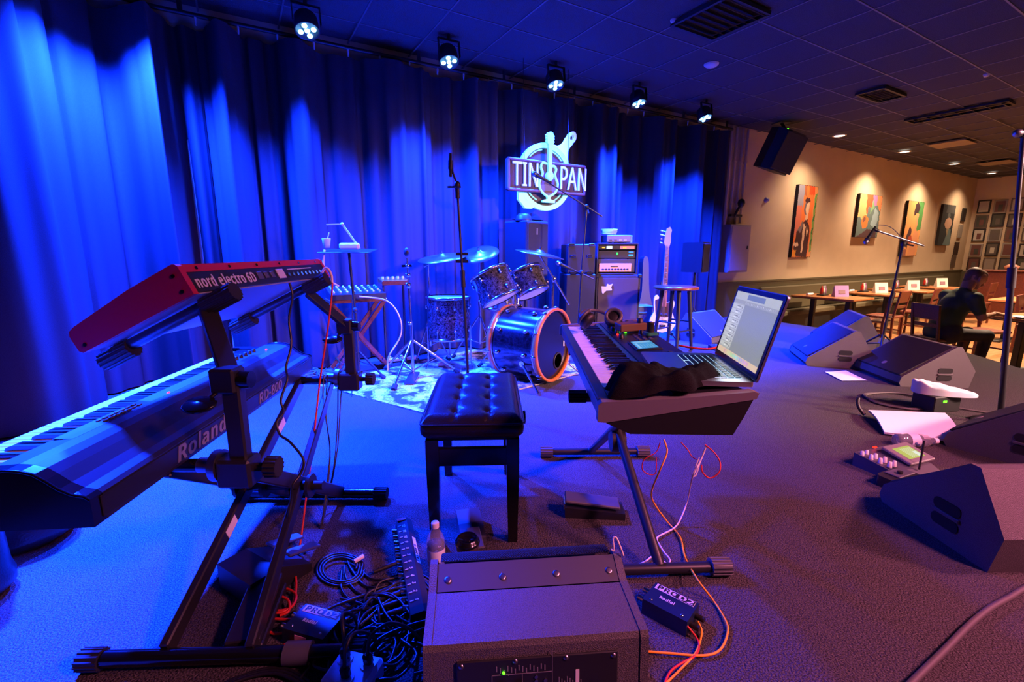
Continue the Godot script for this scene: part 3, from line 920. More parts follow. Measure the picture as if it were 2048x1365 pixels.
func digital_piano() -> void:
	# x along the length away from the camera, z out of the rear panel
	var o := thing("stage_piano", "long black stage piano with its white keys toward the curtain, lower tier", "keyboard", Vector3(-0.933, 0.543, -0.93), deg_to_rad(94.6))
	var L := 1.42
	var px := Transform3D(Basis(Vector3.UP, PI / 2), Vector3.ZERO)  # outline x -> -z, pulled along x
	var prof := func(k): return [Vector2(0, 0), Vector2(0, 0.066), Vector2(0.010, 0.074), Vector2(0.035, 0.080), Vector2(0.060, 0.094), Vector2(0.085, 0.116), Vector2(0.105, 0.131), Vector2(0.13, 0.139), Vector2(0.16, 0.142), Vector2(0.212, 0.139), Vector2(0.218, 0.130), Vector2(0.218, k), Vector2(0.375, k), Vector2(0.383, k - 0.008), Vector2(0.383, 0.012), Vector2(0.37, 0)]
	var st := S()
	prism(st, prof.call(0.098), 0.035, L - 0.035, px)
	part(o, "body", st, M.black_satin)
	for q in [[0.0, 0.034], [L - 0.034, L]]:
		st = S()
		prism(st, prof.call(0.124), q[0], q[1], px)
		part(o, "end_block", st, M.black_gloss)
		var rim := []
		for v in (prof.call(0.124) as Array).slice(1, 12): rim.append(Vector3(q[0] if q[0] == 0.0 else q[1], v.y, -v.x))
		st = S()
		tube(st, rim, 0.0035, 6)
		part(o, "end_trim", st, M.black_gloss)
	st = S()
	box(st, Vector3(L / 2, 0.036, 0.0015), Vector3(L - 0.05, 0.052, 0.004), Basis(), 0.0015)
	part(o, "rear_panel", st, M.black)
	var fb := Transform3D(Basis(), Vector3(0.34, 0.035, 0.004))
	words(o, "maker_lettering", "Roland", 0.046, Transform3D(Basis(Vector3(1.25, 0, 0), Vector3(0.25, 1, 0), Vector3(0, 0, 1)), Vector3(0.29, 0.035, 0.004)), M.print_grey, true)
	words(o, "model_lettering", "RD-800", 0.040, Transform3D(Basis(Vector3(1.2, 0, 0), Vector3(0.25, 1, 0), Vector3(0, 0, 1)), Vector3(0.80, 0.035, 0.004)), M.print_grey, true)
	st = S()
	box(st, Vector3(0.55, 0.1415, -0.185), Vector3(0.75, 0.002, 0.05))
	part(o, "control_panel", st, M.black)
	for i in 14:
		st = S()
		box(st, Vector3(0.30 + 0.022 * (i % 7), 0.1445, -0.175 - 0.018 * (i / 7)), Vector3(0.016, 0.004, 0.007), Basis(), 0.001)
		part(o, "button", st, M.plastic_grey)
	for i in 8:
		st = S()
		lathe(st, [Vector2(0.009, 0), Vector2(0.008, 0.018), Vector2(0, 0.019)], 12, Transform3D(Basis(), Vector3(0.92 + 0.04 * i, 0.138, -0.185)))
		part(o, "knob", st, M.black)
	for q in [[0.56, -0.17, "r"], [1.06, -0.205, "r"], [1.03, -0.205, "b"], [1.01, -0.205, "b"], [1.25, -0.15, "r"]]:
		st = S()
		ball(st, Vector3(q[0], 0.1425, q[1]), Vector3(0.007, 0.003, 0.004), 8)
		part(o, "panel_light", st, M.led_red if q[2] == "r" else M.led_blue)
	st = S()
	box(st, Vector3(L / 2, 0.103, -0.2175), Vector3(L - 0.07, 0.006, 0.006))
	part(o, "key_felt", st, mat(Color(0.35, 0.05, 0.06), 0.9))
	piano_keys(o, 52, 0.098, 0.02355, 0.101, -0.372, 0.150, 5)

func red_keyboard() -> void:
	var o := thing("red_keyboard", "red keyboard with a dark rear panel, tilted on the upper tier", "keyboard", Vector3(-0.94, 1.119, -1.3))
	o.basis = Basis(Vector3.UP, deg_to_rad(87.7)) * Basis(Vector3.RIGHT, deg_to_rad(-26.0))
	var L := 0.9
	var D := 0.405
	var px := Transform3D(Basis(Vector3.UP, PI / 2), Vector3.ZERO)
	# end panels with rounded corners
	for q in [[0.0, 0.02], [L - 0.02, L]]:
		var st := S()
		prism(st, [Vector2(0.0, -0.098), Vector2(0.0, -0.012), Vector2(0.004, -0.004), Vector2(0.012, 0.0), Vector2(0.17, -0.004), Vector2(D - 0.03, -0.022), Vector2(D - 0.008, -0.028), Vector2(D, -0.04), Vector2(D, -0.088), Vector2(D - 0.01, -0.098)], q[0], q[1], px)
		part(o, "end_panel", st, M.nord_red)
		for w in [[0.025, -0.03], [0.025, -0.078], [D - 0.03, -0.08]]:
			st = S()
			var sx: float = -0.001 if q[0] == 0.0 else L + 0.001
			cyl(st, Vector3(sx, w[1], -w[0]), Vector3(sx + (0.002 if q[0] > 0 else -0.002), w[1], -w[0]), 0.0055, -1, 10)
			part(o, "screw", st, M.black_gloss)
	var st := S()
	prism(st, [Vector2(0.002, -0.030), Vector2(0.002, -0.006), Vector2(0.012, -0.003), Vector2(0.20, -0.006), Vector2(0.20, -0.03)], 0.02, L - 0.02, px)
	part(o, "top_cover", st, M.nord_red)
	for i in 6:
		st = S()
		cyl(st, Vector3(0.07 + 0.152 * i, -0.019, -0.001), Vector3(0.07 + 0.152 * i, -0.019, 0.001), 0.005, -1, 10)
		part(o, "screw", st, M.black_gloss)
	st = S()
	box(st, Vector3(L / 2, -0.062, -0.008), Vector3(L - 0.04, 0.062, 0.012))
	part(o, "rear_panel", st, M.black)
	st = S()
	box(st, Vector3(L / 2, -0.0945, -D / 2), Vector3(L - 0.04, 0.004, D - 0.02))
	part(o, "underside", st, M.underside)
	st = S()
	box(st, Vector3(L / 2, -0.065, -D + 0.008), Vector3(L - 0.04, 0.05, 0.012))
	part(o, "front_rail", st, M.nord_red)
	st = S()
	box(st, Vector3(L / 2, -0.058, -0.3), Vector3(L - 0.05, 0.01, 0.2))
	part(o, "key_bed", st, M.black)
	words(o, "name_lettering", "nord electro 6D", 0.031, Transform3D(Basis.from_scale(Vector3(0.92, 1.15, 1)), Vector3(0.032, -0.064, -0.001)), M.print, true)
	for q in [[0.36, 0.03, 0.016], [0.40, 0.022, 0.012], [0.44, 0.022, 0.012], [0.50, 0.05, 0.026]]:
		st = S()
		box(st, Vector3(q[0], -0.06, -0.001), Vector3(q[1], q[2] + 0.012, 0.004), Basis(), 0.001)
		part(o, "socket_plate", st, M.print if q[1] > 0.04 else M.plastic_grey)
	for i in 9:
		st = S()
		cyl(st, Vector3(0.55 + 0.034 * i, -0.068, -0.004), Vector3(0.55 + 0.034 * i, -0.068, 0.004), 0.008, -1, 10)
		part(o, "jack_socket", st, M.chrome)
	st = S()
	box(st, Vector3(0.66, -0.045, -0.0015), Vector3(0.2, 0.004, 0.002))
	part(o, "panel_print", st, M.print)
	for i in 12:
		st = S()
		lathe(st, [Vector2(0.009, 0), Vector2(0.008, 0.016), Vector2(0, 0.017)], 10, Transform3D(Basis(), Vector3(0.12 + 0.06 * i, -0.005, -0.05 - 0.05 * (i % 3))))
		part(o, "knob", st, M.black)
	piano_keys(o, 36, 0.025, 0.02355, -0.053, -D + 0.02, 0.15, 0)

func end_cap(st: SurfaceTool, a: Vector3, b: Vector3, r: float) -> void:  # ribbed rubber cap
	cyl(st, a, b, r * 0.92, -1, 16)
	var n := 14
	var f := frame_of(b - a)
	for i in n:
		var off: Vector3 = (f[0] * cos(TAU * i / n) + f[1] * sin(TAU * i / n)) * r * 0.93
		cyl(st, a + off, b + off, r * 0.1, -1, 5)

func keyboard_stand() -> void:
	var o := thing("keyboard_stand", "black double braced X keyboard stand with an upper tier, under the stage piano", "keyboard stand", Vector3(-0.95, 0, -1.55))
	var st := S()
	var feet := [[Vector3(-1.2, 0.032, -1.087), Vector3(-0.42, 0.032, -1.115)], [Vector3(-1.28, 0.032, -1.983), Vector3(-0.586, 0.032, -1.983)]]
	for f in feet:
		var dir: Vector3 = (f[1] - f[0]).normalized()
		st = S()
		cyl(st, f[0] + dir * 0.05, f[1] - dir * 0.05, 0.022, -1, 16)
		wpart(o, "foot_bar", st, M.black_gloss)
		for e in [[f[0], f[0] + dir * 0.06], [f[1] - dir * 0.06, f[1]]]:
			st = S()
			end_cap(st, e[0], e[1], 0.030)
			wpart(o, "end_cap", st, M.rubber)
	st = S()
	cyl(st, Vector3(-0.64, 0.032, -1.107), Vector3(-0.57, 0.032, -1.11), 0.031, -1, 16)
	wpart(o, "foot_sleeve", st, M.plastic_grey)
	var legs := [[Vector3(-0.98, 0.04, -1.11), Vector3(-1.05, 0.51, -2.2)], [Vector3(-0.74, 0.04, -1.11), Vector3(-0.9, 0.51, -2.2)], [Vector3(-1.0, 0.04, -1.98), Vector3(-1.03, 0.51, -1.28)], [Vector3(-0.8, 0.04, -1.98), Vector3(-0.83, 0.51, -1.28)]]
	for l in legs:
		st = S()
		bar(st, l[0], l[1], 0.026, 0.052, Vector3.UP, 0.004)
		wpart(o, "leg", st, M.black_satin)
	for q in [[0, 0.30], [0, 0.72], [1, 0.25]]:
		var l: Array = legs[q[0]]
		var dir: Vector3 = (l[1] - l[0]).normalized()
		st = S()
		bar(st, l[0].lerp(l[1], q[1]) + Vector3(0.0135, 0, 0), l[0].lerp(l[1], q[1]) + Vector3(0.0135, 0, 0) + dir * 0.07, 0.002, 0.036)
		if q[0] == 0: wpart(o, "sticker", st, M.label_white)
	st = S()
	cyl(st, Vector3(-1.07, 0.27, -1.62), Vector3(-0.72, 0.27, -1.62), 0.018, -1, 14)
	for x in [-1.04, -0.94, -0.84, -0.77]: cyl(st, Vector3(x - 0.006, 0.27, -1.62), Vector3(x + 0.006, 0.27, -1.62), 0.045, -1, 18)
	wpart(o, "pivot", st, M.black)
	for z in [-1.28, -2.2]:
		st = S()
		cyl(st, Vector3(-1.36, 0.52, z), Vector3(-0.82, 0.52, z), 0.02, -1, 14)
		wpart(o, "top_bar", st, M.black_gloss)
		st = S()
		end_cap(st, Vector3(-0.84, 0.52, z), Vector3(-0.79, 0.52, z), 0.027)
		wpart(o, "end_cap", st, M.rubber)
		st = S()
		end_cap(st, Vector3(-1.40, 0.52, z), Vector3(-1.35, 0.52, z), 0.027)
		wpart(o, "end_cap", st, M.rubber)
	# upper tier: clamp, post, knee, slanted strut and the arm under the red keyboard
	var kb := Transform3D(Basis(Vector3.UP, deg_to_rad(87.7)) * Basis(Vector3.RIGHT, deg_to_rad(-26.0)), Vector3(-0.94, 1.119, -1.3))
	for q in [[-1.22, 0.10], [-2.14, 0.74]]:
		var zz: float = q[0]
		st = S()
		box(st, Vector3(-0.78, 0.535, zz), Vector3(0.10, 0.085, 0.07), Basis(), 0.008)
		wpart(o, "clamp", st, M.black_satin)
		st = S()
		cyl(st, Vector3(-0.845, 0.55, zz), Vector3(-0.825, 0.55, zz), 0.045, -1, 18)
		cyl(st, Vector3(-0.89, 0.55, zz), Vector3(-0.845, 0.55, zz), 0.022, -1, 14)
		wpart(o, "clamp_ring", st, M.steel)
		st = S()
		cyl(st, Vector3(-0.73, 0.545, zz), Vector3(-0.70, 0.545, zz), 0.012, -1, 12)
		end_cap(st, Vector3(-0.70, 0.545, zz), Vector3(-0.665, 0.545, zz), 0.03)
		wpart(o, "clamp_knob", st, M.rubber)
		st = S()
		bar(st, Vector3(-0.77, 0.5, zz), Vector3(-0.775, 0.80, zz - 0.01), 0.05, 0.036, Vector3.BACK, 0.005)
		wpart(o, "post", st, M.black_satin)
		var low := Vector3(-0.778, 0.80, zz - 0.012)
		var top := kb * Vector3(q[1], -0.135, -0.06)
		st = S()
		bar(st, low, top, 0.022, 0.05, Vector3(0, 0.4, -0.9), 0.003)
		wpart(o, "strut", st, M.black_satin)
		st = S()
		box(st, low + Vector3(-0.012, 0.0, 0.0), Vector3(0.07, 0.07, 0.06), Basis(), 0.006)
		wpart(o, "knee_joint", st, M.black)
		st = S()
		cyl(st, low + Vector3(0.02, 0, 0), low + Vector3(0.055, 0, 0), 0.024, -1, 14)
		wpart(o, "knee_bolt", st, M.black_gloss)
		st = S()
		cyl(st, low + Vector3(-0.03, -0.03, 0.02), low + Vector3(-0.04, -0.045, 0.06), 0.006, -1, 8)
		lathe(st, [Vector2(0, -0.008), Vector2(0.03, -0.006), Vector2(0.036, 0), Vector2(0.03, 0.006), Vector2(0, 0.008)], 14, Transform3D(Basis(Vector3.RIGHT, 0.5) * Basis.from_scale(Vector3(1.3, 1, 0.9)), low + Vector3(-0.05, -0.05, 0.07)))
		wpart(o, "wing_knob", st, M.black_gloss)
		st = S()
		cyl(st, kb * Vector3(q[1], -0.118, 0.02), kb * Vector3(q[1], -0.118, -0.36), 0.018, -1, 14)
		wpart(o, "support_arm", st, M.black_satin)
		st = S()
		end_cap(st, kb * Vector3(q[1], -0.122, -0.06), kb * Vector3(q[1], -0.122, 0.05), 0.030)
		wpart(o, "end_cap", st, M.rubber)
		st = S()
		end_cap(st, kb * Vector3(q[1], -0.128, -0.45), kb * Vector3(q[1], -0.128, -0.34), 0.030)
		wpart(o, "end_cap", st, M.rubber)

func bench() -> void:
	var o := thing("piano_bench", "black leather piano bench with tufted seat and square legs", "bench", Vector3(-0.165, 0, -1.96), deg_to_rad(2.5))
	var w := 0.385
	var d := 0.66
	var dips := []
	for i in 2:
		for k in 4: dips.append(Vector2(-0.065 + 0.13 * i, -0.235 + 0.157 * k))
	var top := func(x: float, z: float):
		var e := minf(w / 2 - absf(x), d / 2 - absf(z))
		var y := 0.545 - 0.03 * pow(clampf(1.0 - e / 0.045, 0, 1), 2.5)
		for q in dips:
			var dd: float = Vector2(x - q.x, z - q.y).length()
			y -= 0.017 * exp(-dd * dd / 0.00035) + 0.008 * exp(-dd * dd / 0.002)
		y -= 0.005 * exp(-pow(absf(x) - 0.065, 2) / 0.0001)
		return y
	var st := S()
	sheet(st, 48, 72, func(u, v):
		var x: float = (u - 0.5) * w
		var z: float = (0.5 - v) * d
		return Vector3(x, top.call(x, z), z))
	var rim := []
	for q in rrect(w, d, 0.03, 5): rim.append(q)
	var side := func(k0: float, y0: float, k1: float, y1: float):
		st.set_smooth_group(0)
		for i in rim.size():
			var a: Vector2 = rim[i]
			var b: Vector2 = rim[(i + 1) % rim.size()]
			quad(st, Vector3(b.x * k0, y0, b.y * k0), Vector3(a.x * k0, y0, a.y * k0), Vector3(a.x * k1, y1, a.y * k1), Vector3(b.x * k1, y1, b.y * k1))
		st.set_smooth_group(-1)
	side.call(0.97, 0.455, 1.015, 0.47)
	side.call(1.015, 0.47, 1.03, 0.492)
	side.call(1.03, 0.492, 1.012, 0.515)
	side.call(1.012, 0.515, 0.95, 0.53)
	part(o, "cushion", st, M.leather)
	for q in dips:
		st = S()
		ball(st, Vector3(q.x, 0.523, q.y), Vector3(0.009, 0.005, 0.009), 10)
		part(o, "button", st, M.leather)
	st = S()
	tube(st, rim.map(func(q): return Vector3(q.x * 1.02, 0.512, q.y * 1.02)) + [Vector3(rim[0].x * 1.02, 0.512, rim[0].y * 1.02)], 0.004, 6)
	part(o, "piping", st, M.leather)
	st = S()
	box(st, Vector3(0, 0.445, 0), Vector3(w - 0.05, 0.02, d - 0.06), Basis(), 0.003)
	part(o, "seat_board", st, M.black)
	for z in [-1, 1]:
		st = S()
		box(st, Vector3(0, 0.365, z * 0.285), Vector3(0.33, 0.075, 0.022), Basis(), 0.003)
		part(o, "apron", st, M.black_gloss)
		for k in [-1, 1]:
			st = S()
			bar(st, Vector3(-0.12 * k, 0.41, z * 0.22), Vector3(0.12 * k, 0.435, z * 0.22), 0.022, 0.008)
			part(o, "lift_bar", st, M.steel)
	for x in [-1, 1]:
		st = S()
		box(st, Vector3(x * 0.15, 0.365, 0), Vector3(0.022, 0.075, 0.56), Basis(), 0.003)
		part(o, "apron", st, M.black_gloss)
		st = S()
		cyl(st, Vector3(x * 0.16, 0.415, 0.0), Vector3(x * 0.20, 0.415, 0.0), 0.010, -1, 10)
		cyl(st, Vector3(x * 0.20, 0.415, 0.0), Vector3(x * 0.225, 0.415, 0.0), 0.03, -1, 16)
		part(o, "height_knob", st, M.black_gloss)
		for z in [-1, 1]:
			st = S()
			var c := Vector3(x * 0.155, 0, z * 0.285)
			prism(st, [Vector2(-0.018, 0), Vector2(0.018, 0), Vector2(0.025, 0.33), Vector2(0.025, 0.44), Vector2(-0.025, 0.44), Vector2(-0.025, 0.33)], -0.022, 0.022, Transform3D(Basis(), c))
			part(o, "leg", st, M.black_gloss)

func workstation() -> void:
	# x along the length away from the camera, z toward the bench... rear on the other side
	var o := thing("workstation_keyboard", "black and silver workstation keyboard with a small lit screen", "keyboard", Vector3(0.235, 0.665, -1.175), deg_to_rad(90.0 - 1.5))
	# local: x = away from camera, z = to the right (rear); the keys lie at small z
	var L := 1.34
	var st := S()
	var px := Transform3D(Basis(Vector3.UP, -PI / 2) , Vector3.ZERO)
	# outline in (z, y) pulled along x: rotate so that outline x -> z
	var along := func(z0: float, z1: float): return Transform3D(Basis(Vector3(0, 0, 1), Vector3(0, 1, 0), Vector3(-1, 0, 0)), Vector3.ZERO)
	var T: Transform3D = along.call(0, 0)
	prism(st, [Vector2(0.01, 0.03), Vector2(0.0, 0.04), Vector2(0.0, 0.078), Vector2(0.012, 0.084), Vector2(0.03, 0.084), Vector2(0.03, 0.066), Vector2(0.185, 0.066), Vector2(0.185, 0.092), Vector2(0.20, 0.098), Vector2(0.39, 0.115), Vector2(0.405, 0.108), Vector2(0.36, 0.0), Vector2(0.09, 0.0)], -(L - 0.03), -0.03, T)
	part(o, "body", st, M.black_satin)
	for q in [[-0.03, 0.0], [-L, -(L - 0.03)]]:
		st = S()
		prism(st, [Vector2(-0.004, 0.032), Vector2(-0.004, 0.080), Vector2(0.006, 0.088), Vector2(0.19, 0.099), Vector2(0.405, 0.120), Vector2(0.418, 0.116), Vector2(0.412, 0.100), Vector2(0.015, 0.030)], q[0], q[1], T)
		part(o, "side_strip", st, M.silver)
		st = S()
		prism(st, [Vector2(0.02, 0.028), Vector2(0.405, 0.098), Vector2(0.385, 0.05), Vector2(0.36, -0.002), Vector2(0.085, -0.002)], q[0] + 0.004, q[1] - 0.002, T)
		part(o, "side_panel", st, M.black)
	st = S()
	box(st, Vector3(L / 2, 0.086, 0.016), Vector3(L - 0.06, 0.006, 0.032), Basis(), 0.002)
	part(o, "front_lip", st, M.black_satin)
	st = S()
	box(st, Vector3(0.085, 0.075, 0.108), Vector3(0.11, 0.02, 0.15), Basis(), 0.003)
	part(o, "cheek_block", st, M.black_satin)
	piano_keys(o, 43, 0.145, 0.0262, 0.068, 0.032, 0.152, 0, 1.0)
	var tl := Transform3D(Basis(Vector3.RIGHT, -0.088), Vector3(0, 0.0985, 0.20))
	st = S()
	box(st, tl * Vector3(L / 2, 0.001, 0.095), Vector3(L - 0.08, 0.003, 0.18), tl.basis)
	part(o, "control_panel", st, M.black_satin)
	st = S()
	box(st, tl * Vector3(0.66, 0.004, 0.085), Vector3(0.17, 0.006, 0.10), tl.basis, 0.002)
	part(o, "screen_bezel", st, M.black)
	var im := Image.create(80, 48, false, Image.FORMAT_RGB8)
	im.fill(Color(0.30, 0.62, 0.85))
	im.fill_rect(Rect2i(60, 4, 16, 40), Color(0.50, 0.74, 0.90))
	im.fill_rect(Rect2i(4, 4, 52, 6), Color(0.55, 0.78, 0.92))
	for i in 5: im.fill_rect(Rect2i(6, 14 + 6 * i, 40 - 5 * (i % 3), 2), Color(0.45, 0.70, 0.88))
	var sm := mat(Color.BLACK, 0.2)
	sm.emission_enabled = true
	sm.emission = Color.BLACK
	sm.emission_texture = ImageTexture.create_from_image(im)
	sm.emission_energy_multiplier = 0.9
	st = S()
	sheet(st, 1, 1, func(u, v): return tl * Vector3(0.59 + 0.14 * u, 0.0078, 0.125 - 0.08 * v))
	part(o, "display_screen", st, sm)
	for q in [[0.40, 0.03, 0], [0.42, 0.06, 0], [0.395, 0.075, 0], [0.93, 0.03, 0], [0.97, 0.075, 1], [1.02, 0.055, 1]]:
		st = S()
		box(st, tl * Vector3(q[0], 0.005, q[1]), Vector3(0.018, 0.005, 0.008), tl.basis, 0.001)
		part(o, "lit_button", st, M.led_green if q[2] else M.led_red)
	for i in 24:
		st = S()
		box(st, tl * Vector3(0.42 + 0.032 * (i % 4) + (0.36 if i >= 12 else 0.0), 0.004, 0.095 + 0.025 * ((i % 12) / 4)), Vector3(0.022, 0.005, 0.012), tl.basis, 0.001)
		part(o, "button", st, M.plastic_grey)
	for i in 8:
		st = S()
		lathe(st, [Vector2(0.011, 0), Vector2(0.009, 0.02), Vector2(0, 0.021)], 12, tl * Transform3D(Basis(), Vector3(0.84 + 0.05 * i, 0.002, 0.13 if i % 2 else 0.03)))
		part(o, "knob", st, M.black)
	# its stand
	var k := thing("x_keyboard_stand", "black X keyboard stand under the workstation keyboard", "keyboard stand", Vector3(0.48, 0, -1.95))
	for f in [[Vector3(0.16, 0.032, -1.445), Vector3(0.785, 0.032, -1.475)], [Vector3(0.16, 0.032, -2.44), Vector3(0.78, 0.032, -2.45)]]:
		var dir: Vector3 = (f[1] - f[0]).normalized()
		st = S()
		cyl(st, f[0] + dir * 0.05, f[1] - dir * 0.05, 0.019, -1, 16)
		wpart(k, "foot_bar", st, M.black_satin)
		for e in [[f[0], f[0] + dir * 0.07], [f[1] - dir * 0.07, f[1]]]:
			st = S()
			end_cap(st, e[0], e[1], 0.032)
			wpart(k, "end_cap", st, M.plastic_grey)
	for l in [[Vector3(0.53, 0.04, -1.465), Vector3(0.42, 0.63, -2.3)], [Vector3(0.45, 0.04, -2.44), Vector3(0.46, 0.63, -1.55)]]:
		st = S()
		cyl(st, l[0], l[1], 0.019, -1, 14)
		wpart(k, "leg", st, M.black_satin)
	for z in [-1.55, -2.3]:
		st = S()
		var x0: float = 0.20 if z > -2.0 else 0.29
		cyl(st, Vector3(x0 + 0.04, 0.645, z), Vector3(0.60, 0.645, z), 0.017, -1, 14)
		wpart(k, "top_bar", st, M.black_satin)
		st = S()
		end_cap(st, Vector3(x0, 0.648, z), Vector3(x0 + 0.06, 0.648, z), 0.022)
		wpart(k, "end_cap", st, M.rubber)
	st = S()
	cyl(st, Vector3(0.44, 0.32, -1.93), Vector3(0.50, 0.32, -1.93), 0.05, -1, 20)
	wpart(k, "pivot", st, M.black)

func workstation_things() -> void:
	# laptop, screen toward the bench
	var o := thing("laptop", "silver laptop open on the workstation keyboard, screen lit grey", "laptop", Vector3(0.679, 0.787, -1.38), deg_to_rad(-97.0))
	# local: x along the hinge (toward the camera), z toward the bench (front of the base)
	var st := S()
	prism(st, rrect(0.364, 0.249, 0.012), -0.007, 0.007, Transform3D(Basis(Vector3.RIGHT, -PI / 2), Vector3(0, 0.007, 0.1245)))
	var base := part(o, "base", st, M.aluminium)
	st = S()
	box(st, Vector3(0.06, 0.006, 0.2492), Vector3(0.11, 0.003, 0.001))
	part(base, "disc_slot", st, M.black)
	st = S()
	box(st, Vector3(0, 0.0141, 0.075), Vector3(0.285, 0.0006, 0.112))
	part(base, "keyboard_backlight", st, glow(Color(0.75, 0.9, 1.0), 0.9))
	st = S()
	box(st, Vector3.ZERO, Vector3(0.0168, 0.0022, 0.0155), Basis(), 0.0006)
	var key := mesh_of(st)
	st = S()
	box(st, Vector3.ZERO, Vector3(0.096, 0.0022, 0.0145), Basis(), 0.0006)
	var space := mesh_of(st)
	for r in 6:
		for c in 14:
			if r == 5 and c > 3 and c < 10: continue
			put(base, "laptop_key", key, M.black_key, Transform3D(Basis(), Vector3(-0.132 + 0.0203 * c, 0.0155, 0.028 + 0.0188 * r)))
	put(base, "space_bar", space, M.black_key, Transform3D(Basis(), Vector3(0.0, 0.0155, 0.028 + 0.0188 * 5)))
	st = S()
	box(st, Vector3(0, 0.0142, 0.19), Vector3(0.105, 0.0006, 0.075), Basis())
	part(base, "trackpad", st, M.aluminium)
	var lid := Transform3D(Basis(Vector3.RIGHT, deg_to_rad(-14.0)), Vector3(0, 0.012, -0.002))
	st = S()
	prism(st, rrect(0.364, 0.245, 0.012).map(func(p): return p + Vector2(0, 0.1225)), -0.006, 0.0, lid)
	part(o, "lid", st, M.aluminium)
	st = S()
	prism(st, rrect(0.358, 0.239, 0.010).map(func(p): return p + Vector2(0, 0.1225)), 0.0, 0.0015, lid)
	part(o, "screen_bezel", st, M.black_gloss)
	st = S()
	cyl(st, Vector3(-0.15, 0.012, -0.004), Vector3(0.15, 0.012, -0.004), 0.006, -1, 10)
	part(o, "hinge", st, M.black)
	var im := Image.create(330, 206, false, Image.FORMAT_RGB8)
	im.fill(Color(0.56, 0.58, 0.57))
	im.fill_rect(Rect2i(0, 0, 330, 26), Color(0.72, 0.73, 0.70))
	im.fill_rect(Rect2i(100, 5, 130, 16), Color(0.45, 0.50, 0.62))
	im.fill_rect(Rect2i(0, 26, 330, 12), Color(0.62, 0.63, 0.61))
	for i in 20: im.fill_rect(Rect2i(100 + 11 * i, 29, 1 if i % 4 else 3, 6), Color(0.85, 0.85, 0.82))
	im.fill_rect(Rect2i(0, 38, 100, 150), Color(0.68, 0.69, 0.65))
	for i in 9:
		im.fill_rect(Rect2i(6, 42 + 16 * i, 90, 13), Color(0.76, 0.77, 0.73))
		im.fill_rect(Rect2i(40, 45 + 16 * i, 34, 3), Color(0.52, 0.53, 0.52))
		im.fill_rect(Rect2i(40, 50 + 16 * i, 22, 3), Color(0.9, 0.9, 0.86))
		im.fill_rect(Rect2i(80, 45 + 16 * i, 10, 7), Color(0.60, 0.60, 0.58))
	im.fill_rect(Rect2i(0, 188, 330, 18), Color(0.86, 0.76, 0.62))
	for i in 14: im.fill_rect(Rect2i(60 + 15 * i, 191, 11, 11), Color.from_hsv(0.07 * i, 0.25, 0.85))
	var sm := mat(Color.BLACK, 0.25)
	sm.emission_enabled = true
	sm.emission = Color.BLACK
	sm.emission_texture = ImageTexture.create_from_image(im)
	sm.emission_energy_multiplier = 1.0
	st = S()
	sheet(st, 1, 1, func(u, v): return lid * Vector3((u - 0.5) * 0.33, 0.022 + 0.206 * v, 0.0022))
	part(o, "display_screen", st, sm)
	var al := AreaLight3D.new()
	al.name = "screen_light"
	al.area_size = Vector2(0.32, 0.2)
	al.light_color = Color(0.9, 0.95, 1.0)
	al.light_energy = 0.06
	al.shadow_enabled = true
	o.add_child(al)
	al.transform = lid * Transform3D(Basis(Vector3.UP, PI), Vector3(0, 0.125, 0.008))
	# black cloth heaped over the near end of the keys
	rng.seed = 3
	var nz := FastNoiseLite.new()
	nz.seed = 4
	nz.frequency = 9.0
	st = S()
	var cloth := func(u: float, v: float, lift: float):
		var a := u * TAU
		var r := v
		var rad := 1.0 + 0.16 * sin(a * 2.0 + 0.5) + 0.10 * sin(a * 5.0 + 1.0) + 0.05 * sin(a * 9.0)
		var x := 0.425 + 0.150 * r * rad * cos(a)
		var z := -1.262 - 0.095 * r * rad * sin(a)
		var y := 0.775 + 0.062 * pow(1.0 - r * r, 0.6) * (0.75 + 0.5 * nz.get_noise_2d(x, z) + 0.35 * sin(x * 26.0 + z * 30.0)) - (0.028 * clampf((r - 0.75) * 4.0, 0, 1) * clampf((0.40 - x) * 8.0, 0, 1)) - clampf((z + 1.19) * 6.0, 0, 1) * 0.03
		return Vector3(x, y + lift, z)
	sheet(st, 64, 20, func(u, v): return cloth.call(u, 1.0 - v, 0.01))
	one("black_cloth", "crumpled black knitted cloth lying across the workstation keys beside the laptop", "cloth", st, M.black_cloth)
	# headphones at the far end
	o = thing("headphones", "black headphones lying on the far end of the workstation keyboard", "headphones", Vector3(0.43, 0.775, -2.24), 0.4)
	for k in [-1, 1]:
		st = S()
		lathe(st, [Vector2(0, -0.02), Vector2(0.036, -0.018), Vector2(0.045, -0.005), Vector2(0.042, 0.012), Vector2(0.03, 0.02), Vector2(0, 0.022)], 18, Transform3D(Basis(Vector3.RIGHT, 0.9 * k) * Basis(Vector3.BACK, 0.5), Vector3(k * 0.075, 0.045, 0.01)))
		part(o, "ear_cup", st, M.black)
		st = S()
		var ring := []
		for i in 17: ring.append(Transform3D(Basis(Vector3.RIGHT, 0.9 * k) * Basis(Vector3.BACK, 0.5), Vector3(k * 0.075, 0.05, 0.01)) * Vector3(0.036 * cos(TAU * i / 16), 0.02, 0.036 * sin(TAU * i / 16)))
		tube(st, ring, 0.010, 6)
		part(o, "ear_pad", st, M.plastic_grey)
	st = S()
	var arc := []
	for i in 13: arc.append(Vector3(-0.085 * cos(PI * i / 12), 0.045 + 0.035 * sin(PI * i / 12), -0.02 - 0.075 * sin(PI * i / 12)))
	tube(st, arc, 0.009, 8)
	part(o, "headband", st, M.plastic_grey)
	o = thing("small_mixer", "small tan box with a knob behind the headphones on the keyboard", "audio box", Vector3(0.56, 0.782, -2.14), 0.1)
	st = S()
	box(st, Vector3(0, 0.02, 0), Vector3(0.13, 0.035, 0.09), Basis(Vector3.BACK, 0.06), 0.004)
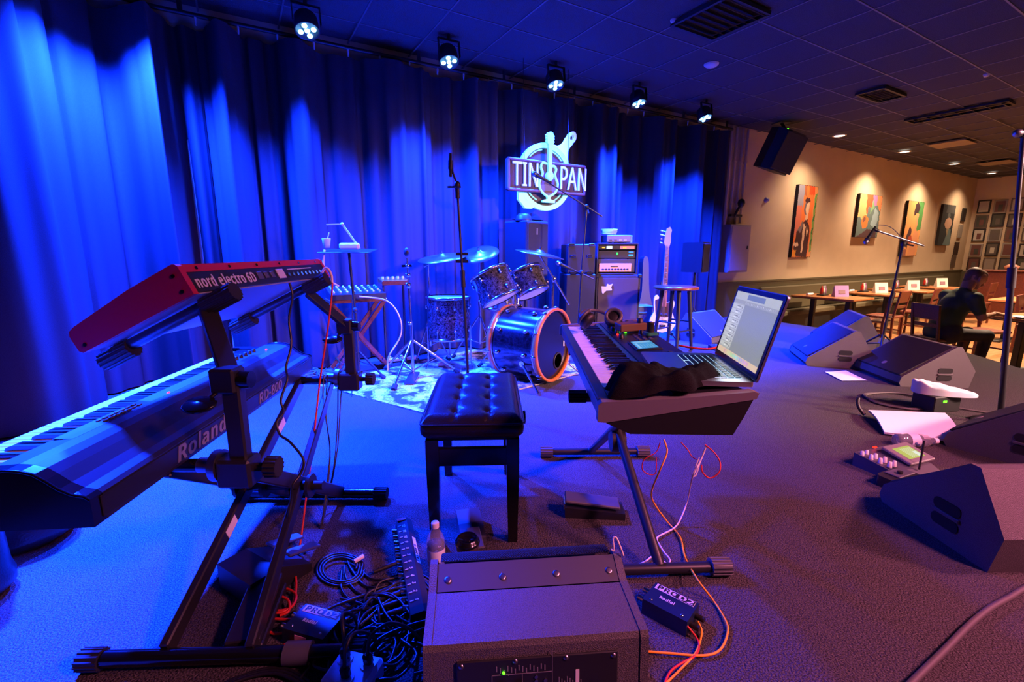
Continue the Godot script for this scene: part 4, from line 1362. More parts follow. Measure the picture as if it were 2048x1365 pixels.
	part(o, "case", st, mat(Color(0.42, 0.33, 0.20), 0.5))
	st = S()
	lathe(st, [Vector2(0.015, 0.037), Vector2(0.013, 0.06), Vector2(0, 0.061)], 12, Transform3D(Basis(), Vector3(0.035, 0, 0.02)))
	part(o, "knob", st, M.black)
	o = thing("green_puck", "small green guitar slide box beside the keyboard screen", "box", Vector3(0.61, 0.787, -2.0), 0.3)
	st = S()
	prism(st, rrect(0.06, 0.05, 0.015), 0.0, 0.012, Transform3D(Basis(Vector3.RIGHT, -PI / 2), Vector3.ZERO))
	part(o, "base", st, mat(Color(0.16, 0.48, 0.36), 0.4))
	st = S()
	lathe(st, [Vector2(0.018, 0.012), Vector2(0.016, 0.05), Vector2(0.02, 0.055), Vector2(0, 0.06)], 12)
	part(o, "cap", st, M.black)
	# loop of orange cable on the rear edge
	st = S()
	tube(st, curve([Vector3(0.63, 0.80, -1.70), Vector3(0.68, 0.797, -1.665), Vector3(0.73, 0.797, -1.655), Vector3(0.775, 0.80, -1.67), Vector3(0.79, 0.74, -1.69), Vector3(0.77, 0.68, -1.70)], 6), 0.004, 6)
	one("orange_cable", "short orange cable hanging over the rear of the workstation keyboard", "cable", st, M.cable_red)

# ---------- floor monitor in the foreground ----------
func front_monitor() -> void:
	var o := thing("powered_floor_monitor", "powered floor monitor with its rear control panel facing out, behind the bench", "floor monitor", Vector3(0.056, 0, -0.845), deg_to_rad(5.0))
	# local: z toward the camera (rear), outline in (-z, y)
	var px := Transform3D(Basis(Vector3.UP, PI / 2), Vector3.ZERO)
	var W := 0.49
	var st := S()
	prism(st, [Vector2(-0.03, 0.0), Vector2(0.0, 0.318), Vector2(0.006, 0.33), Vector2(0.145, 0.340), Vector2(0.15, 0.333), Vector2(0.21, 0.333), Vector2(0.44, 0.07), Vector2(0.42, 0.0)], -W / 2 + 0.018, W / 2 - 0.018, px)
	part(o, "cabinet", st, M.wedge)
	for q in [[-W / 2, -W / 2 + 0.0185], [W / 2 - 0.0185, W / 2]]:
		st = S()
		prism(st, [Vector2(-0.032, 0.0), Vector2(-0.002, 0.320), Vector2(0.005, 0.332), Vector2(0.147, 0.342), Vector2(0.205, 0.376), Vector2(0.225, 0.374), Vector2(0.46, 0.07), Vector2(0.43, 0.0)], q[0], q[1], px)
		part(o, "side_panel", st, M.wedge)
	st = S()
	prism(st, [Vector2(0.148, 0.341), Vector2(0.152, 0.337), Vector2(0.212, 0.366), Vector2(0.206, 0.374)], -W / 2 + 0.02, W / 2 - 0.02, px)
	var fa := part(o, "grille_frame", st, M.plastic_grey)
	for i in 4:
		st = S()
		var x := -0.20 + 0.135 * i
		lathe(st, [Vector2(0.0085, 0), Vector2(0.008, 0.0008), Vector2(0.005, 0.0012), Vector2(0, 0.0012)], 14, Transform3D(Basis(Vector3.RIGHT, 0.52), Vector3(x, 0.3550, -0.1710)))
		part(fa, "screw", st, M.steel)
	# perforated grille, bulging forward
	st = S()
	sheet(st, 1, 10, func(u, v):
		var a: float = v * 0.9
		return Vector3((0.5 - u) * (W - 0.05), 0.09 + 0.283 * cos(a * 1.2) , -0.215 - 0.20 * sin(a)))
	part(o, "grille", st, M.grille)
	st = S()
	box(st, Vector3.ZERO, Vector3(0.0045, 0.002, 0.0045))
	var hole := mesh_of(st)
	var mm := MultiMesh.new()
	mm.transform_format = MultiMesh.TRANSFORM_3D
	mm.mesh = hole
	var spots := []
	for r in 10:
		for c in 66:
			var a := 0.02 + 0.028 * r
			var b := Basis(Vector3.RIGHT, -a * 1.2) * Basis(Vector3.UP, PI / 4)
			spots.append(Transform3D(b, Vector3(-0.214 + 0.0066 * c + (0.0033 if r % 2 else 0.0), 0.0905 + 0.283 * cos(a * 1.2), -0.215 - 0.20 * sin(a))))
	mm.instance_count = spots.size()
	for i in spots.size(): mm.set_instance_transform(i, spots[i])
	var mi := MultiMeshInstance3D.new()
	mi.multimesh = mm
	mi.material_override = M.black
	mi.name = "grille_holes"
	mi.set_meta("kind", "stuff")
	o.add_child(mi)
	# rear panel
	var rb := Basis(Vector3.RIGHT, -0.094)   # the rear leans a little
	var R := Transform3D(rb, Vector3(0, 0.31, 0.003))
	st = S()
	box(st, R * Vector3(0.0, -0.15, 0.0), Vector3(0.35, 0.27, 0.006), rb, 0.002)
	var pl := part(o, "amplifier_panel", st, M.black_satin)
	for q in [[-0.165, -0.025], [0.165, -0.025], [-0.05, -0.022], [0.06, -0.022], [-0.165, -0.2], [0.165, -0.2]]:
		st = S()
		lathe(st, [Vector2(0.006, 0), Vector2(0.005, 0.002), Vector2(0, 0.003)], 12, R * Transform3D(Basis(Vector3.RIGHT, PI / 2), Vector3(q[0], q[1], 0.003)))
		part(pl, "screw", st, M.steel)
	st = S()
	for q in [[-0.035, -0.05, 0.13, 0.0015], [-0.10, -0.10, 0.0015, 0.10], [0.03, -0.075, 0.0015, 0.15], [-0.035, -0.10, 0.0015, 0.10], [-0.065, -0.052, 0.0015, 0.0015]]:
		box(st, R * Vector3(q[0], q[1], 0.0035), Vector3(q[2], q[3], 0.0008), rb)
	for i in 14: box(st, R * Vector3(-0.09 + 0.008 * i, -0.036 - 0.004 * (i % 3), 0.0035), Vector3(0.0025, 0.012, 0.0008), rb)
	for i in 9: box(st, R * Vector3(0.045 + 0.006 * i, -0.10, 0.0035), Vector3(0.002, 0.07 - 0.01 * (i % 3), 0.0008), rb)
	part(pl, "panel_print", st, M.print_grey)
	for i in 2:
		st = S()
		lathe(st, [Vector2(0.013, 0), Vector2(0.011, 0.014), Vector2(0, 0.015)], 16, R * Transform3D(Basis(Vector3.RIGHT, PI / 2), Vector3(-0.083 + 0.04 * i, -0.085, 0.003)))
		var kn := part(pl, "knob", st, M.black)
		st = S()
		box(st, R * Vector3(-0.083 + 0.04 * i, -0.08, 0.0185), Vector3(0.002, 0.012, 0.001), rb)
		part(kn, "pointer", st, M.white)
	for q in [[-0.005, -0.07], [0.015, -0.07], [-0.005, -0.095], [0.010, -0.095], [0.02, -0.095], [-0.005, -0.06]]:
		st = S()
		cyl(st, R * Vector3(q[0], q[1], 0.002), R * Vector3(q[0], q[1], 0.005), 0.004, -1, 10)
		part(pl, "jack_socket", st, M.steel)
	st = S()
	ball(st, R * Vector3(-0.075, -0.045, 0.004), Vector3.ONE * 0.0035, 8)
	part(pl, "power_light", st, M.led_green)
	st = S()
	box(st, R * Vector3(0.085, -0.07, 0.004), Vector3(0.008, 0.04, 0.001), rb)
	part(pl, "serial_label", st, M.label_white)
	st = S()
	box(st, R * Vector3(0.125, -0.10, 0.012), Vector3(0.02, 0.03, 0.02), rb, 0.003)
	part(pl, "power_connector", st, mat(Color(0.10, 0.16, 0.55), 0.4))

# ---------- drums ----------
func drum(parent: Node3D, xf: Transform3D, r: float, h: float, shell: Material, lugs: int, hoop: Material, head_top := true) -> void:
	# axis along local y of xf, base at the origin
	var st := S()
	cyl(st, xf * Vector3(0, 0.01, 0), xf * Vector3(0, h - 0.01, 0), r, -1, 36)
	part(parent, "shell", st, shell)
	for y in [0.0, h]:
		st = S()
		lathe(st, [Vector2(r - 0.004, y - 0.012), Vector2(r + 0.012, y - 0.012), Vector2(r + 0.014, y), Vector2(r + 0.012, y + 0.012), Vector2(r - 0.004, y + 0.012)], 36, xf)
		part(parent, "hoop", st, hoop)
		st = S()
		var dy := 0.004 if y > 0 else -0.004
		cyl(st, xf * Vector3(0, y, 0), xf * Vector3(0, y + dy, 0), r + 0.001, -1, 36)
		part(parent, "drum_head", st, M.drum_head)
	for i in lugs:
		var a := TAU * (i + 0.5) / lugs
		for y in [h * 0.22, h * 0.78]:
			st = S()
			ball(st, xf * Vector3((r + 0.012) * cos(a), y, (r + 0.012) * sin(a)), Vector3(0.013, 0.022, 0.013), 8, xf.basis)
			var lug := part(parent, "lug", st, M.chrome)
			st = S()
			var far := -0.005 if y < h / 2 else h + 0.005
			cyl(st, xf * Vector3((r + 0.014) * cos(a), y, (r + 0.014) * sin(a)), xf * Vector3((r + 0.014) * cos(a), far, (r + 0.014) * sin(a)), 0.0035, -1, 6)
			part(lug, "tension_rod", st, M.chrome)

func along(axis: Vector3, at: Vector3) -> Transform3D:  # a frame whose y runs along axis
	var f := frame_of(axis)
	return Transform3D(Basis(f[1], axis.normalized(), f[0]), at)

func tripod(o: Node3D, c: Vector3, h: float, reach: float, turn: float, m: Material, r := 0.009, n := 3, foot := 0.16) -> void:
	for i in n:
		var a := turn + TAU * i / n
		var d := Vector3(cos(a), 0, sin(a))
		var st := S()
		cyl(st, c + Vector3(0, h, 0) + d * 0.015, c + d * reach + Vector3(0, 0.02, 0), r, -1, 8)
		var leg := wpart(o, "leg", st, m)
		st = S()
		cyl(st, c + Vector3(0, foot, 0), (c + Vector3(0, h, 0)).lerp(c + d * reach + Vector3(0, 0.02, 0), 0.55), r * 0.7, -1, 6)
		wpart(o, "brace", st, m)
		st = S()
		cyl(st, c + d * (reach - 0.035) + Vector3(0, 0.035, 0), c + d * (reach + 0.012) + Vector3(0, 0.008, 0), r * 1.9, -1, 10)
		wpart(o, "rubber_foot", st, M.rubber)

func cymbal(called: String, label: String, at: Vector3, tilt: Basis, r: float, m: Material) -> Node3D:
	var o := thing(called, label, "cymbal", at)
	o.basis = tilt
	var st := S()
	lathe(st, [Vector2(0, 0.0285), Vector2(r * 0.12, 0.0245), Vector2(r * 0.19, 0.0065), Vector2(r * 0.6, -0.0035), Vector2(r, -0.0195), Vector2(r, -0.018), Vector2(r * 0.6, -0.002), Vector2(r * 0.19, 0.008), Vector2(r * 0.12, 0.026), Vector2(0, 0.030)], 40)
	part(o, "plate", st, m)
	st = S()
	cyl(st, Vector3(0, 0.03, 0), Vector3(0, 0.055, 0), 0.012, -1, 10)
	part(o, "wing_nut", st, M.chrome)
	return o

func drums() -> void:
	# rug under the kit
	var st := S()
	var a := Vector3(-1.75, 0, -3.78)
	prism(st, [Vector2(-1.70, 3.86), Vector2(-0.60, 3.12), Vector2(0.86, 4.45), Vector2(-0.45, 5.32)], 0.0, 0.011, Transform3D(Basis(Vector3(1, 0, 0), Vector3(0, 0, -1), Vector3(0, 1, 0)), Vector3.ZERO))
	one("drum_rug", "pale patterned rug under the drum kit", "rug", st, M.rug)
	# bass drum, front toward the right
	var ax := Vector3(0.83, 0, 0.56).normalized()
	var o := thing("bass_drum", "large black bass drum with natural wood front hoop, lying on its side", "drum", Vector3(0.17, 0, -4.06))
	var c := Vector3(0.36, 0.345, -3.93)
	var r := 0.318
	var T := o.transform.affine_inverse() * along(ax, c - ax * 0.47)
	st = S()
	cyl(st, T * Vector3(0, 0.02, 0), T * Vector3(0, 0.45, 0), r - 0.008, -1, 48, false)
	part(o, "shell", st, M.drum_dark)
	for q in [[0.47, M.hoop_wood], [0.0, M.hoop_wood]]:
		st = S()
		var y: float = q[0]
		lathe(st, [Vector2(r - 0.016, y - 0.022), Vector2(r + 0.004, y - 0.022), Vector2(r + 0.006, y), Vector2(r + 0.004, y + 0.022), Vector2(r - 0.016, y + 0.022), Vector2(r - 0.016, y - 0.022)], 56, T)
		part(o, "hoop", st, q[1])
		st = S()
		lathe(st, [Vector2(r - 0.012, y - (0.035 if y > 0 else -0.023)), Vector2(r + 0.001, y - (0.035 if y > 0 else -0.023)), Vector2(r + 0.001, y - (0.023 if y > 0 else -0.035)), Vector2(r - 0.012, y - (0.023 if y > 0 else -0.035))], 56, T)
		part(o, "hoop_ring", st, M.chrome)
	st = S()
	var hp := T * Transform3D(Basis(Vector3.RIGHT, -PI / 2), Vector3(0, 0.462, 0))   # z out of the front head
	# front head with a port hole
	var n := 40
	var hc := Vector2(-0.16, -0.10)
	for i in n:
		var t0 := TAU * i / n
		var t1 := TAU * (i + 1) / n
		var p := [hc + Vector2(cos(t0), sin(t0)) * 0.07, hc + Vector2(cos(t1), sin(t1)) * 0.07, Vector2(cos(t1), sin(t1)) * (r - 0.014), Vector2(cos(t0), sin(t0)) * (r - 0.014)]
		var v := []
		for w in p: v.append(hp * Vector3(w.x, w.y, 0))
		quad(st, v[0], v[3], v[2], v[1])
	part(o, "front_head", st, M.black_gloss)
	st = S()
	var ring := []
	for i in 25: ring.append(hp * Vector3(hc.x + 0.07 * cos(TAU * i / 24), hc.y + 0.07 * sin(TAU * i / 24), 0.002))
	tube(st, ring, 0.007, 6)
	part(o, "port_ring", st, M.black_satin)
	st = S()
	cyl(st, T * Vector3(0, 0.0, 0), T * Vector3(0, 0.01, 0), r - 0.014, -1, 40)
	part(o, "rear_head", st, M.drum_head)
	st = S()
	box(st, hp * Vector3(-0.02, -0.21, 0.002), Vector3(0.05, 0.022, 0.002), hp.basis)
	part(o, "badge", st, M.print)
	for i in 10:
		var t := TAU * (i + 0.25) / 10
		for y in [0.09, 0.36]:
			st = S()
			ball(st, T * Vector3((r + 0.002) * cos(t), y, (r + 0.002) * sin(t)), Vector3(0.018, 0.026, 0.018), 10, T.basis)
			part(o, "lug", st, M.chrome)
		for y in [-0.01, 0.46]:
			st = S()
			ball(st, T * Vector3((r + 0.008) * cos(t), y, (r + 0.008) * sin(t)), Vector3(0.012, 0.03, 0.012), 8, T.basis)
			part(o, "claw_hook", st, M.chrome)
	for k in [-1, 1]:
		st = S()
		var side: Vector3 = ax.cross(Vector3.UP).normalized() * k
		var hip: Vector3 = c - ax * 0.14 + side * (r - 0.03) * 0.92 + Vector3(0, -0.13, 0)
		cyl(st, hip, hip + side * 0.03, 0.03, 0.025, 12)
		cyl(st, hip + side * 0.02, Vector3(hip.x, 0.02, hip.z) + side * 0.12 + ax * 0.22, 0.010, -1, 10)
		wpart(o, "spur", st, M.chrome)
	# rack toms on the bass drum
	for q in [["rack_tom", "grey marble rack tom with chrome lugs over the bass drum, tilted to the player", Vector3(-0.10, 0.72, -4.20), Vector3(-0.42, 0.86, -0.22), 0.175, 0.26], ["rack_tom", "smaller grey marble rack tom beside the crash cymbal stand", Vector3(0.20, 0.755, -4.40), Vector3(-0.35, 0.88, -0.30), 0.155, 0.23]]:
		o = thing(q[0], q[1], "drum", q[2])
		drum(o, along(q[3], Vector3.ZERO), q[4], q[5], M.pearl, 6, M.chrome)
		st = S()
		cyl(st, Vector3(0.12, 0.10, -0.1) if q[4] > 0.16 else Vector3(-0.13, 0.06, 0.02), Vector3(0.13, -0.10, -0.09) if q[4] > 0.16 else Vector3(-0.15, -0.12, 0.09), 0.013, -1, 10)
		part(o, "mount", st, M.chrome)
	o = thing("floor_tom", "grey marble floor tom with chrome hoops standing on three legs", "drum", Vector3(-0.63, 0.011, -4.55))
	drum(o, Transform3D(Basis(), Vector3(0, 0.29, 0)), 0.21, 0.40, M.pearl, 8, M.chrome)
	for i in 3:
		st = S()
		var t := TAU * i / 3 + 0.4
		var d := Vector3(cos(t), 0, sin(t)) * 0.24
		cyl(st, d + Vector3(0, 0.42, 0), d + Vector3(0, 0.06, 0), 0.008, -1, 8)
		cyl(st, d + Vector3(0, 0.06, 0), d * 1.12 + Vector3(0, 0.0, 0), 0.008, -1, 8)
		part(o, "leg", st, M.chrome)
	o = thing("snare_drum", "shallow snare drum with pale head behind the bass drum", "drum", Vector3(-0.12, 0.60, -4.62))
	drum(o, along(Vector3(0.05, 1, 0.06), Vector3.ZERO), 0.178, 0.14, M.chrome, 8, M.chrome)
	o = thing("snare_stand", "chrome tripod stand holding the snare drum", "drum stand", Vector3(-0.12, 0.011, -4.62))
	st = S()
	cyl(st, Vector3(-0.12, 0.2, -4.62), Vector3(-0.12, 0.58, -4.62), 0.012, -1, 10)
	wpart(o, "post", st, M.chrome)
	tripod(o, Vector3(-0.12, 0.011, -4.62), 0.26, 0.26, 0.4, M.chrome)
	# cymbals
	var brassy := mat(Color(0.50, 0.46, 0.38), 0.3, 0.9)
	cymbal("ride_cymbal", "broad ride cymbal above the floor tom", Vector3(-0.71, 1.10, -4.75), Basis(Vector3.RIGHT, 0.18) * Basis(Vector3.BACK, 0.10), 0.25, brassy)
	cymbal("crash_cymbal", "crash cymbal tilted toward the player behind the tall microphone stand", Vector3(-0.345, 1.135, -4.9), Basis(Vector3.RIGHT, 0.42) * Basis(Vector3.BACK, 0.14), 0.21, brassy)
	cymbal("crash_cymbal", "crash cymbal seen nearly edge on, above the bass drum", Vector3(0.275, 1.135, -4.6), Basis(Vector3.BACK, -0.19) * Basis(Vector3.RIGHT, 0.05), 0.245, brassy)
	for q in [[Vector3(-0.86, 0.011, -4.78), 1.02, "thin chrome stand carrying the ride cymbal", 0.2], [Vector3(-0.345, 0.011, -4.9), 1.10, "chrome stand carrying the tilted crash cymbal", 0.9]]:
		o = thing("cymbal_stand", q[2], "cymbal stand", q[0])
		st = S()
		cyl(st, q[0] + Vector3(0, 0.15, 0), q[0] + Vector3(0, 0.6, 0), 0.013, -1, 10)
		cyl(st, q[0] + Vector3(0, 0.6, 0), q[0] + Vector3(0, q[1] + 0.02, 0), 0.009, -1, 10)
		wpart(o, "post", st, M.chrome)
		st = S()
		cyl(st, q[0] + Vector3(0, 0.57, 0), q[0] + Vector3(0, 0.63, 0), 0.018, -1, 10)
		ball(st, q[0] + Vector3(0.03, 0.6, 0), Vector3(0.02, 0.01, 0.008), 8)
		wpart(o, "clutch", st, M.chrome)
		tripod(o, q[0], 0.45, 0.20 if q[3] < 0.5 else 0.30, q[3], M.chrome)
		if q[3] < 0.5:
			st = S()
			cyl(st, Vector3(-0.90, 0.99, -4.785), Vector3(-0.71, 1.085, -4.75), 0.008, -1, 8)
			wpart(o, "boom", st, M.chrome)
	# boom stand to the right of the kit
	o = thing("cymbal_boom_stand", "chrome boom stand between the bass drum and the curtain", "cymbal stand", Vector3(0.42, 0.0, -4.75))
	st = S()
	var b0 := Vector3(0.42, 0.0, -4.75)
	cyl(st, b0 + Vector3(0, 0.15, 0), b0 + Vector3(0, 0.86, 0), 0.013, -1, 10)
	wpart(o, "post", st, M.chrome)
	st = S()
	cyl(st, Vector3(0.26, 1.13, -4.62), Vector3(0.60, 0.60, -4.80), 0.010, -1, 10)
	wpart(o, "boom", st, M.chrome)
	st = S()
	ball(st, Vector3(0.425, 0.87, -4.72), Vector3(0.028, 0.035, 0.028), 10)
	wpart(o, "clutch", st, M.chrome)
	tripod(o, b0, 0.45, 0.30, 0.3, M.chrome)
	# stand without cymbals to the left of the kit
	o = thing("hi_hat_stand", "bare chrome hi-hat stand with a black felt knob, on the edge of the rug", "hi-hat stand", Vector3(-0.91, 0.011, -4.10))
	var h0 := Vector3(-0.91, 0.011, -4.10)
	st = S()
	cyl(st, h0 + Vector3(0, 0.03, 0), h0 + Vector3(0, 0.52, 0), 0.015, -1, 12)
	wpart(o, "lower_tube", st, M.chrome)
	st = S()
	cyl(st, h0 + Vector3(0, 0.5, 0), h0 + Vector3(-0.01, 0.86, 0), 0.010, -1, 12)
	wpart(o, "upper_tube", st, M.chrome)
	st = S()
	cyl(st, h0 + Vector3(-0.01, 0.86, 0), h0 + Vector3(-0.012, 1.08, 0), 0.006, -1, 8)
	wpart(o, "rod", st, M.chrome)
	for q in [[0.50, 0.024, 0.03], [0.84, 0.026, 0.05], [0.93, 0.026, 0.03], [1.01, 0.018, 0.03]]:
		st = S()
		lathe(st, [Vector2(0.008, -q[2] / 2), Vector2(q[1], -q[2] / 2), Vector2(q[1] * 0.9, 0), Vector2(q[1] * 1.1, q[2] / 2), Vector2(0.008, q[2] / 2)], 14, Transform3D(Basis(), h0 + Vector3(-0.01, q[0], 0)))
		wpart(o, "collar", st, M.chrome)
	st = S()
	bar(st, h0 + Vector3(-0.06, 1.01, 0), h0 + Vector3(0.03, 1.015, 0), 0.016, 0.02)
	wpart(o, "wing_bolt", st, M.chrome)
	st = S()
	ball(st, h0 + Vector3(-0.012, 1.13, 0), Vector3(0.026, 0.04, 0.026), 12)
	wpart(o, "felt_knob", st, M.black)
	tripod(o, h0, 0.34, 0.42, 1.75, M.chrome, 0.012, 3, 0.06)
	st = S()
	box(st, h0 + Vector3(0.02, 0.03, 0.14), Vector3(0.09, 0.015, 0.26), Basis(Vector3.RIGHT, 0.12), 0.004)
	wpart(o, "pedal", st, M.black_satin)

# ---------- left of the drums ----------
func drum_side() -> void:
	var o := thing("folding_table", "brown wooden folding table with crossed legs beside the drums", "table", Vector3(-1.50, 0.011, -4.42), WYAW)
	var st := S()
	box(st, Vector3(0, 0.68, 0), Vector3(0.52, 0.03, 0.28), Basis(), 0.004)
	part(o, "tabletop", st, M.stool_wood)
	for z in [-0.10, 0.10]:
		for k in [-1, 1]:
			st = S()
			bar(st, Vector3(0.25 * k, 0.01, z + 0.012 * k), Vector3(-0.25 * k, 0.67, z + 0.012 * k), 0.018, 0.038, Vector3.UP, 0.003)
			part(o, "leg", st, M.stool_wood)
	st = S()
	for x in [-0.2, 0.2]: cyl(st, Vector3(x, 0.1, -0.14), Vector3(x, 0.1, 0.14), 0.012, -1, 8)
	part(o, "crossbar", st, M.stool_wood)
	o = thing("mixing_console", "flat black mixer with pale controls on the folding table", "mixer", Vector3(-1.50, 0.706, -4.42), WYAW)
	st = S()
	prism(st, [Vector2(-0.15, 0), Vector2(0.15, 0), Vector2(0.15, 0.05), Vector2(-0.15, 0.105)], -0.25, 0.25, Transform3D(Basis(Vector3(0, 0, 1), Vector3(0, 1, 0), Vector3(-1, 0, 0)), Vector3.ZERO))
	part(o, "case", st, M.black_satin)
	rng.seed = 21
	for i in 32:
		st = S()
		var fz := -0.12 + 0.065 * (i / 8)
		box(st, Vector3(-0.21 + 0.06 * (i % 8), 0.083 - fz * 0.18, fz), Vector3(0.018, 0.016, 0.026), Basis(Vector3.RIGHT, 0.17), 0.003)
		part(o, "control_knob", st, M.off_white if rng.randf() < 0.7 else M.led_cyan_dim)
	o = thing("effects_box", "small wooden box with knobs behind the mixer", "audio box", Vector3(-1.17, 0.83, -4.55), WYAW)
	st = S()
	box(st, Vector3(0, 0.03, 0), Vector3(0.26, 0.05, 0.16), Basis(Vector3.RIGHT, 0.15), 0.006)
	part(o, "case", st, M.stool_wood)
	for i in 5:
		st = S()
		cyl(st, Vector3(-0.1 + 0.05 * i, 0.05, 0), Vector3(-0.1 + 0.05 * i, 0.075, 0), 0.012, -1, 10)
		part(o, "knob", st, M.off_white)
	st = S()
	for x in [-0.1, 0.1]: cyl(st, Vector3(x, -0.83, -0.02), Vector3(x, 0.01, 0), 0.012, -1, 8)
	part(o, "support_leg", st, M.black)
	# music stand with clip lamp and white box
	var b := Vector3(-1.40, 0.011, -4.08)
	o = thing("music_stand", "black music stand with a flat tray before the folding table", "music stand", b)
	st = S()
	cyl(st, b + Vector3(0, 0.04, 0), b + Vector3(0, 0.62, 0), 0.016, -1, 10)
	cyl(st, b + Vector3(0, 0.6, 0), b + Vector3(-0.02, 1.13, 0), 0.012, -1, 10)
	wpart(o, "pole", st, M.black)
	st = S()
	ball(st, b + Vector3(0, 0.62, 0), Vector3(0.024, 0.03, 0.024), 10)
	wpart(o, "clutch", st, M.black)
	st = S()
	box(st, b + Vector3(-0.02, 1.14, 0), Vector3(0.44, 0.008, 0.30), Basis(Vector3.RIGHT, 0.10), 0.003)
	wpart(o, "tray", st, M.black_satin)
	tripod(o, b, 0.24, 0.24, 0.2, M.black, 0.010)
	o = thing("clip_lamp", "folding arm clip lamp on the music stand tray", "lamp", b + Vector3(0.06, 1.145, -0.05))
	st = S()
	bar(st, b + Vector3(0.06, 1.16, -0.05), b + Vector3(-0.08, 1.37, -0.05), 0.014, 0.014)
	wpart(o, "lower_arm", st, M.off_white)
	st = S()
	bar(st, b + Vector3(-0.08, 1.37, -0.05), b + Vector3(-0.21, 1.365, -0.03), 0.010, 0.010)
	wpart(o, "upper_arm", st, M.off_white)
	st = S()
	ball(st, b + Vector3(-0.08, 1.37, -0.05), Vector3.ONE * 0.016, 10)
	wpart(o, "elbow", st, M.white)
	o = thing("white_receiver", "white rounded box lying on the music stand tray", "box", b + Vector3(0.03, 1.15, 0.12))
	st = S()
	box(st, Vector3(0, 0.03, 0), Vector3(0.17, 0.055, 0.05), Basis(), 0.014)
	part(o, "case", st, mat(Color(0.92, 0.80, 0.74), 0.5))
	o = thing("paper_cup", "white paper cup with a straw on the music stand tray", "cup", b + Vector3(-0.19, 1.165, 0.05))
	st = S()
	lathe(st, [Vector2(0, 0), Vector2(0.026, 0), Vector2(0.036, 0.075), Vector2(0.037, 0.08), Vector2(0, 0.08)], 16)
	part(o, "cup", st, M.white)
	st = S()
	cyl(st, Vector3(0.01, 0.07, 0), Vector3(0.03, 0.13, 0), 0.004, -1, 6)
	part(o, "straw", st, M.white)
	st = S()
	tube(st, curve([b + Vector3(-0.19, 1.15, 0.10), b + Vector3(-0.20, 1.02, 0.12), b + Vector3(-0.16, 0.90, 0.12), b + Vector3(-0.10, 0.84, 0.08)], 6), 0.009, 6)
	one("pale_cable", "pale cable hanging from the music stand tray", "cable", st, M.cable_white)
	st = S()
	tube(st, curve([Vector3(-1.40, 0.74, -4.22), Vector3(-1.16, 0.70, -4.24), Vector3(-1.05, 0.55, -4.25), Vector3(-1.06, 0.36, -4.3), Vector3(-1.18, 0.16, -4.3), Vector3(-1.2, 0.02, -4.3)], 6), 0.008, 6)
	one("violet_cable", "pale cable looping from the mixer to the floor", "cable", st, M.cable_white)
	o = thing("power_strip", "white power strip on the floor at the curtain's foot", "power strip", Vector3(-1.17, 0.011, -4.74), 0.45)
	st = S()
	box(st, Vector3(0, 0.02, 0), Vector3(0.34, 0.035, 0.06), Basis(), 0.006)
	part(o, "case", st, M.white)
	for i in 5:
		st = S()
		box(st, Vector3(-0.12 + 0.06 * i, 0.045, 0), Vector3(0.03, 0.03, 0.03), Basis(), 0.004)
		part(o, "plug", st, M.black if i % 2 else M.white)
	rng.seed = 77
	for i in 5:
		st = S()
		var p := []
		for k in 9: p.append(Vector3(-1.85 + rng.randf_range(-0.22, 0.22), 0.008 + 0.004 * i, -4.22 + rng.randf_range(-0.2, 0.2)))
		tube(st, curve(p, 6), 0.006, 6)
		one("black_cable", "tangled cable on the floor under the folding table", "cable", st, M.cable_grey, "cables under the folding table")

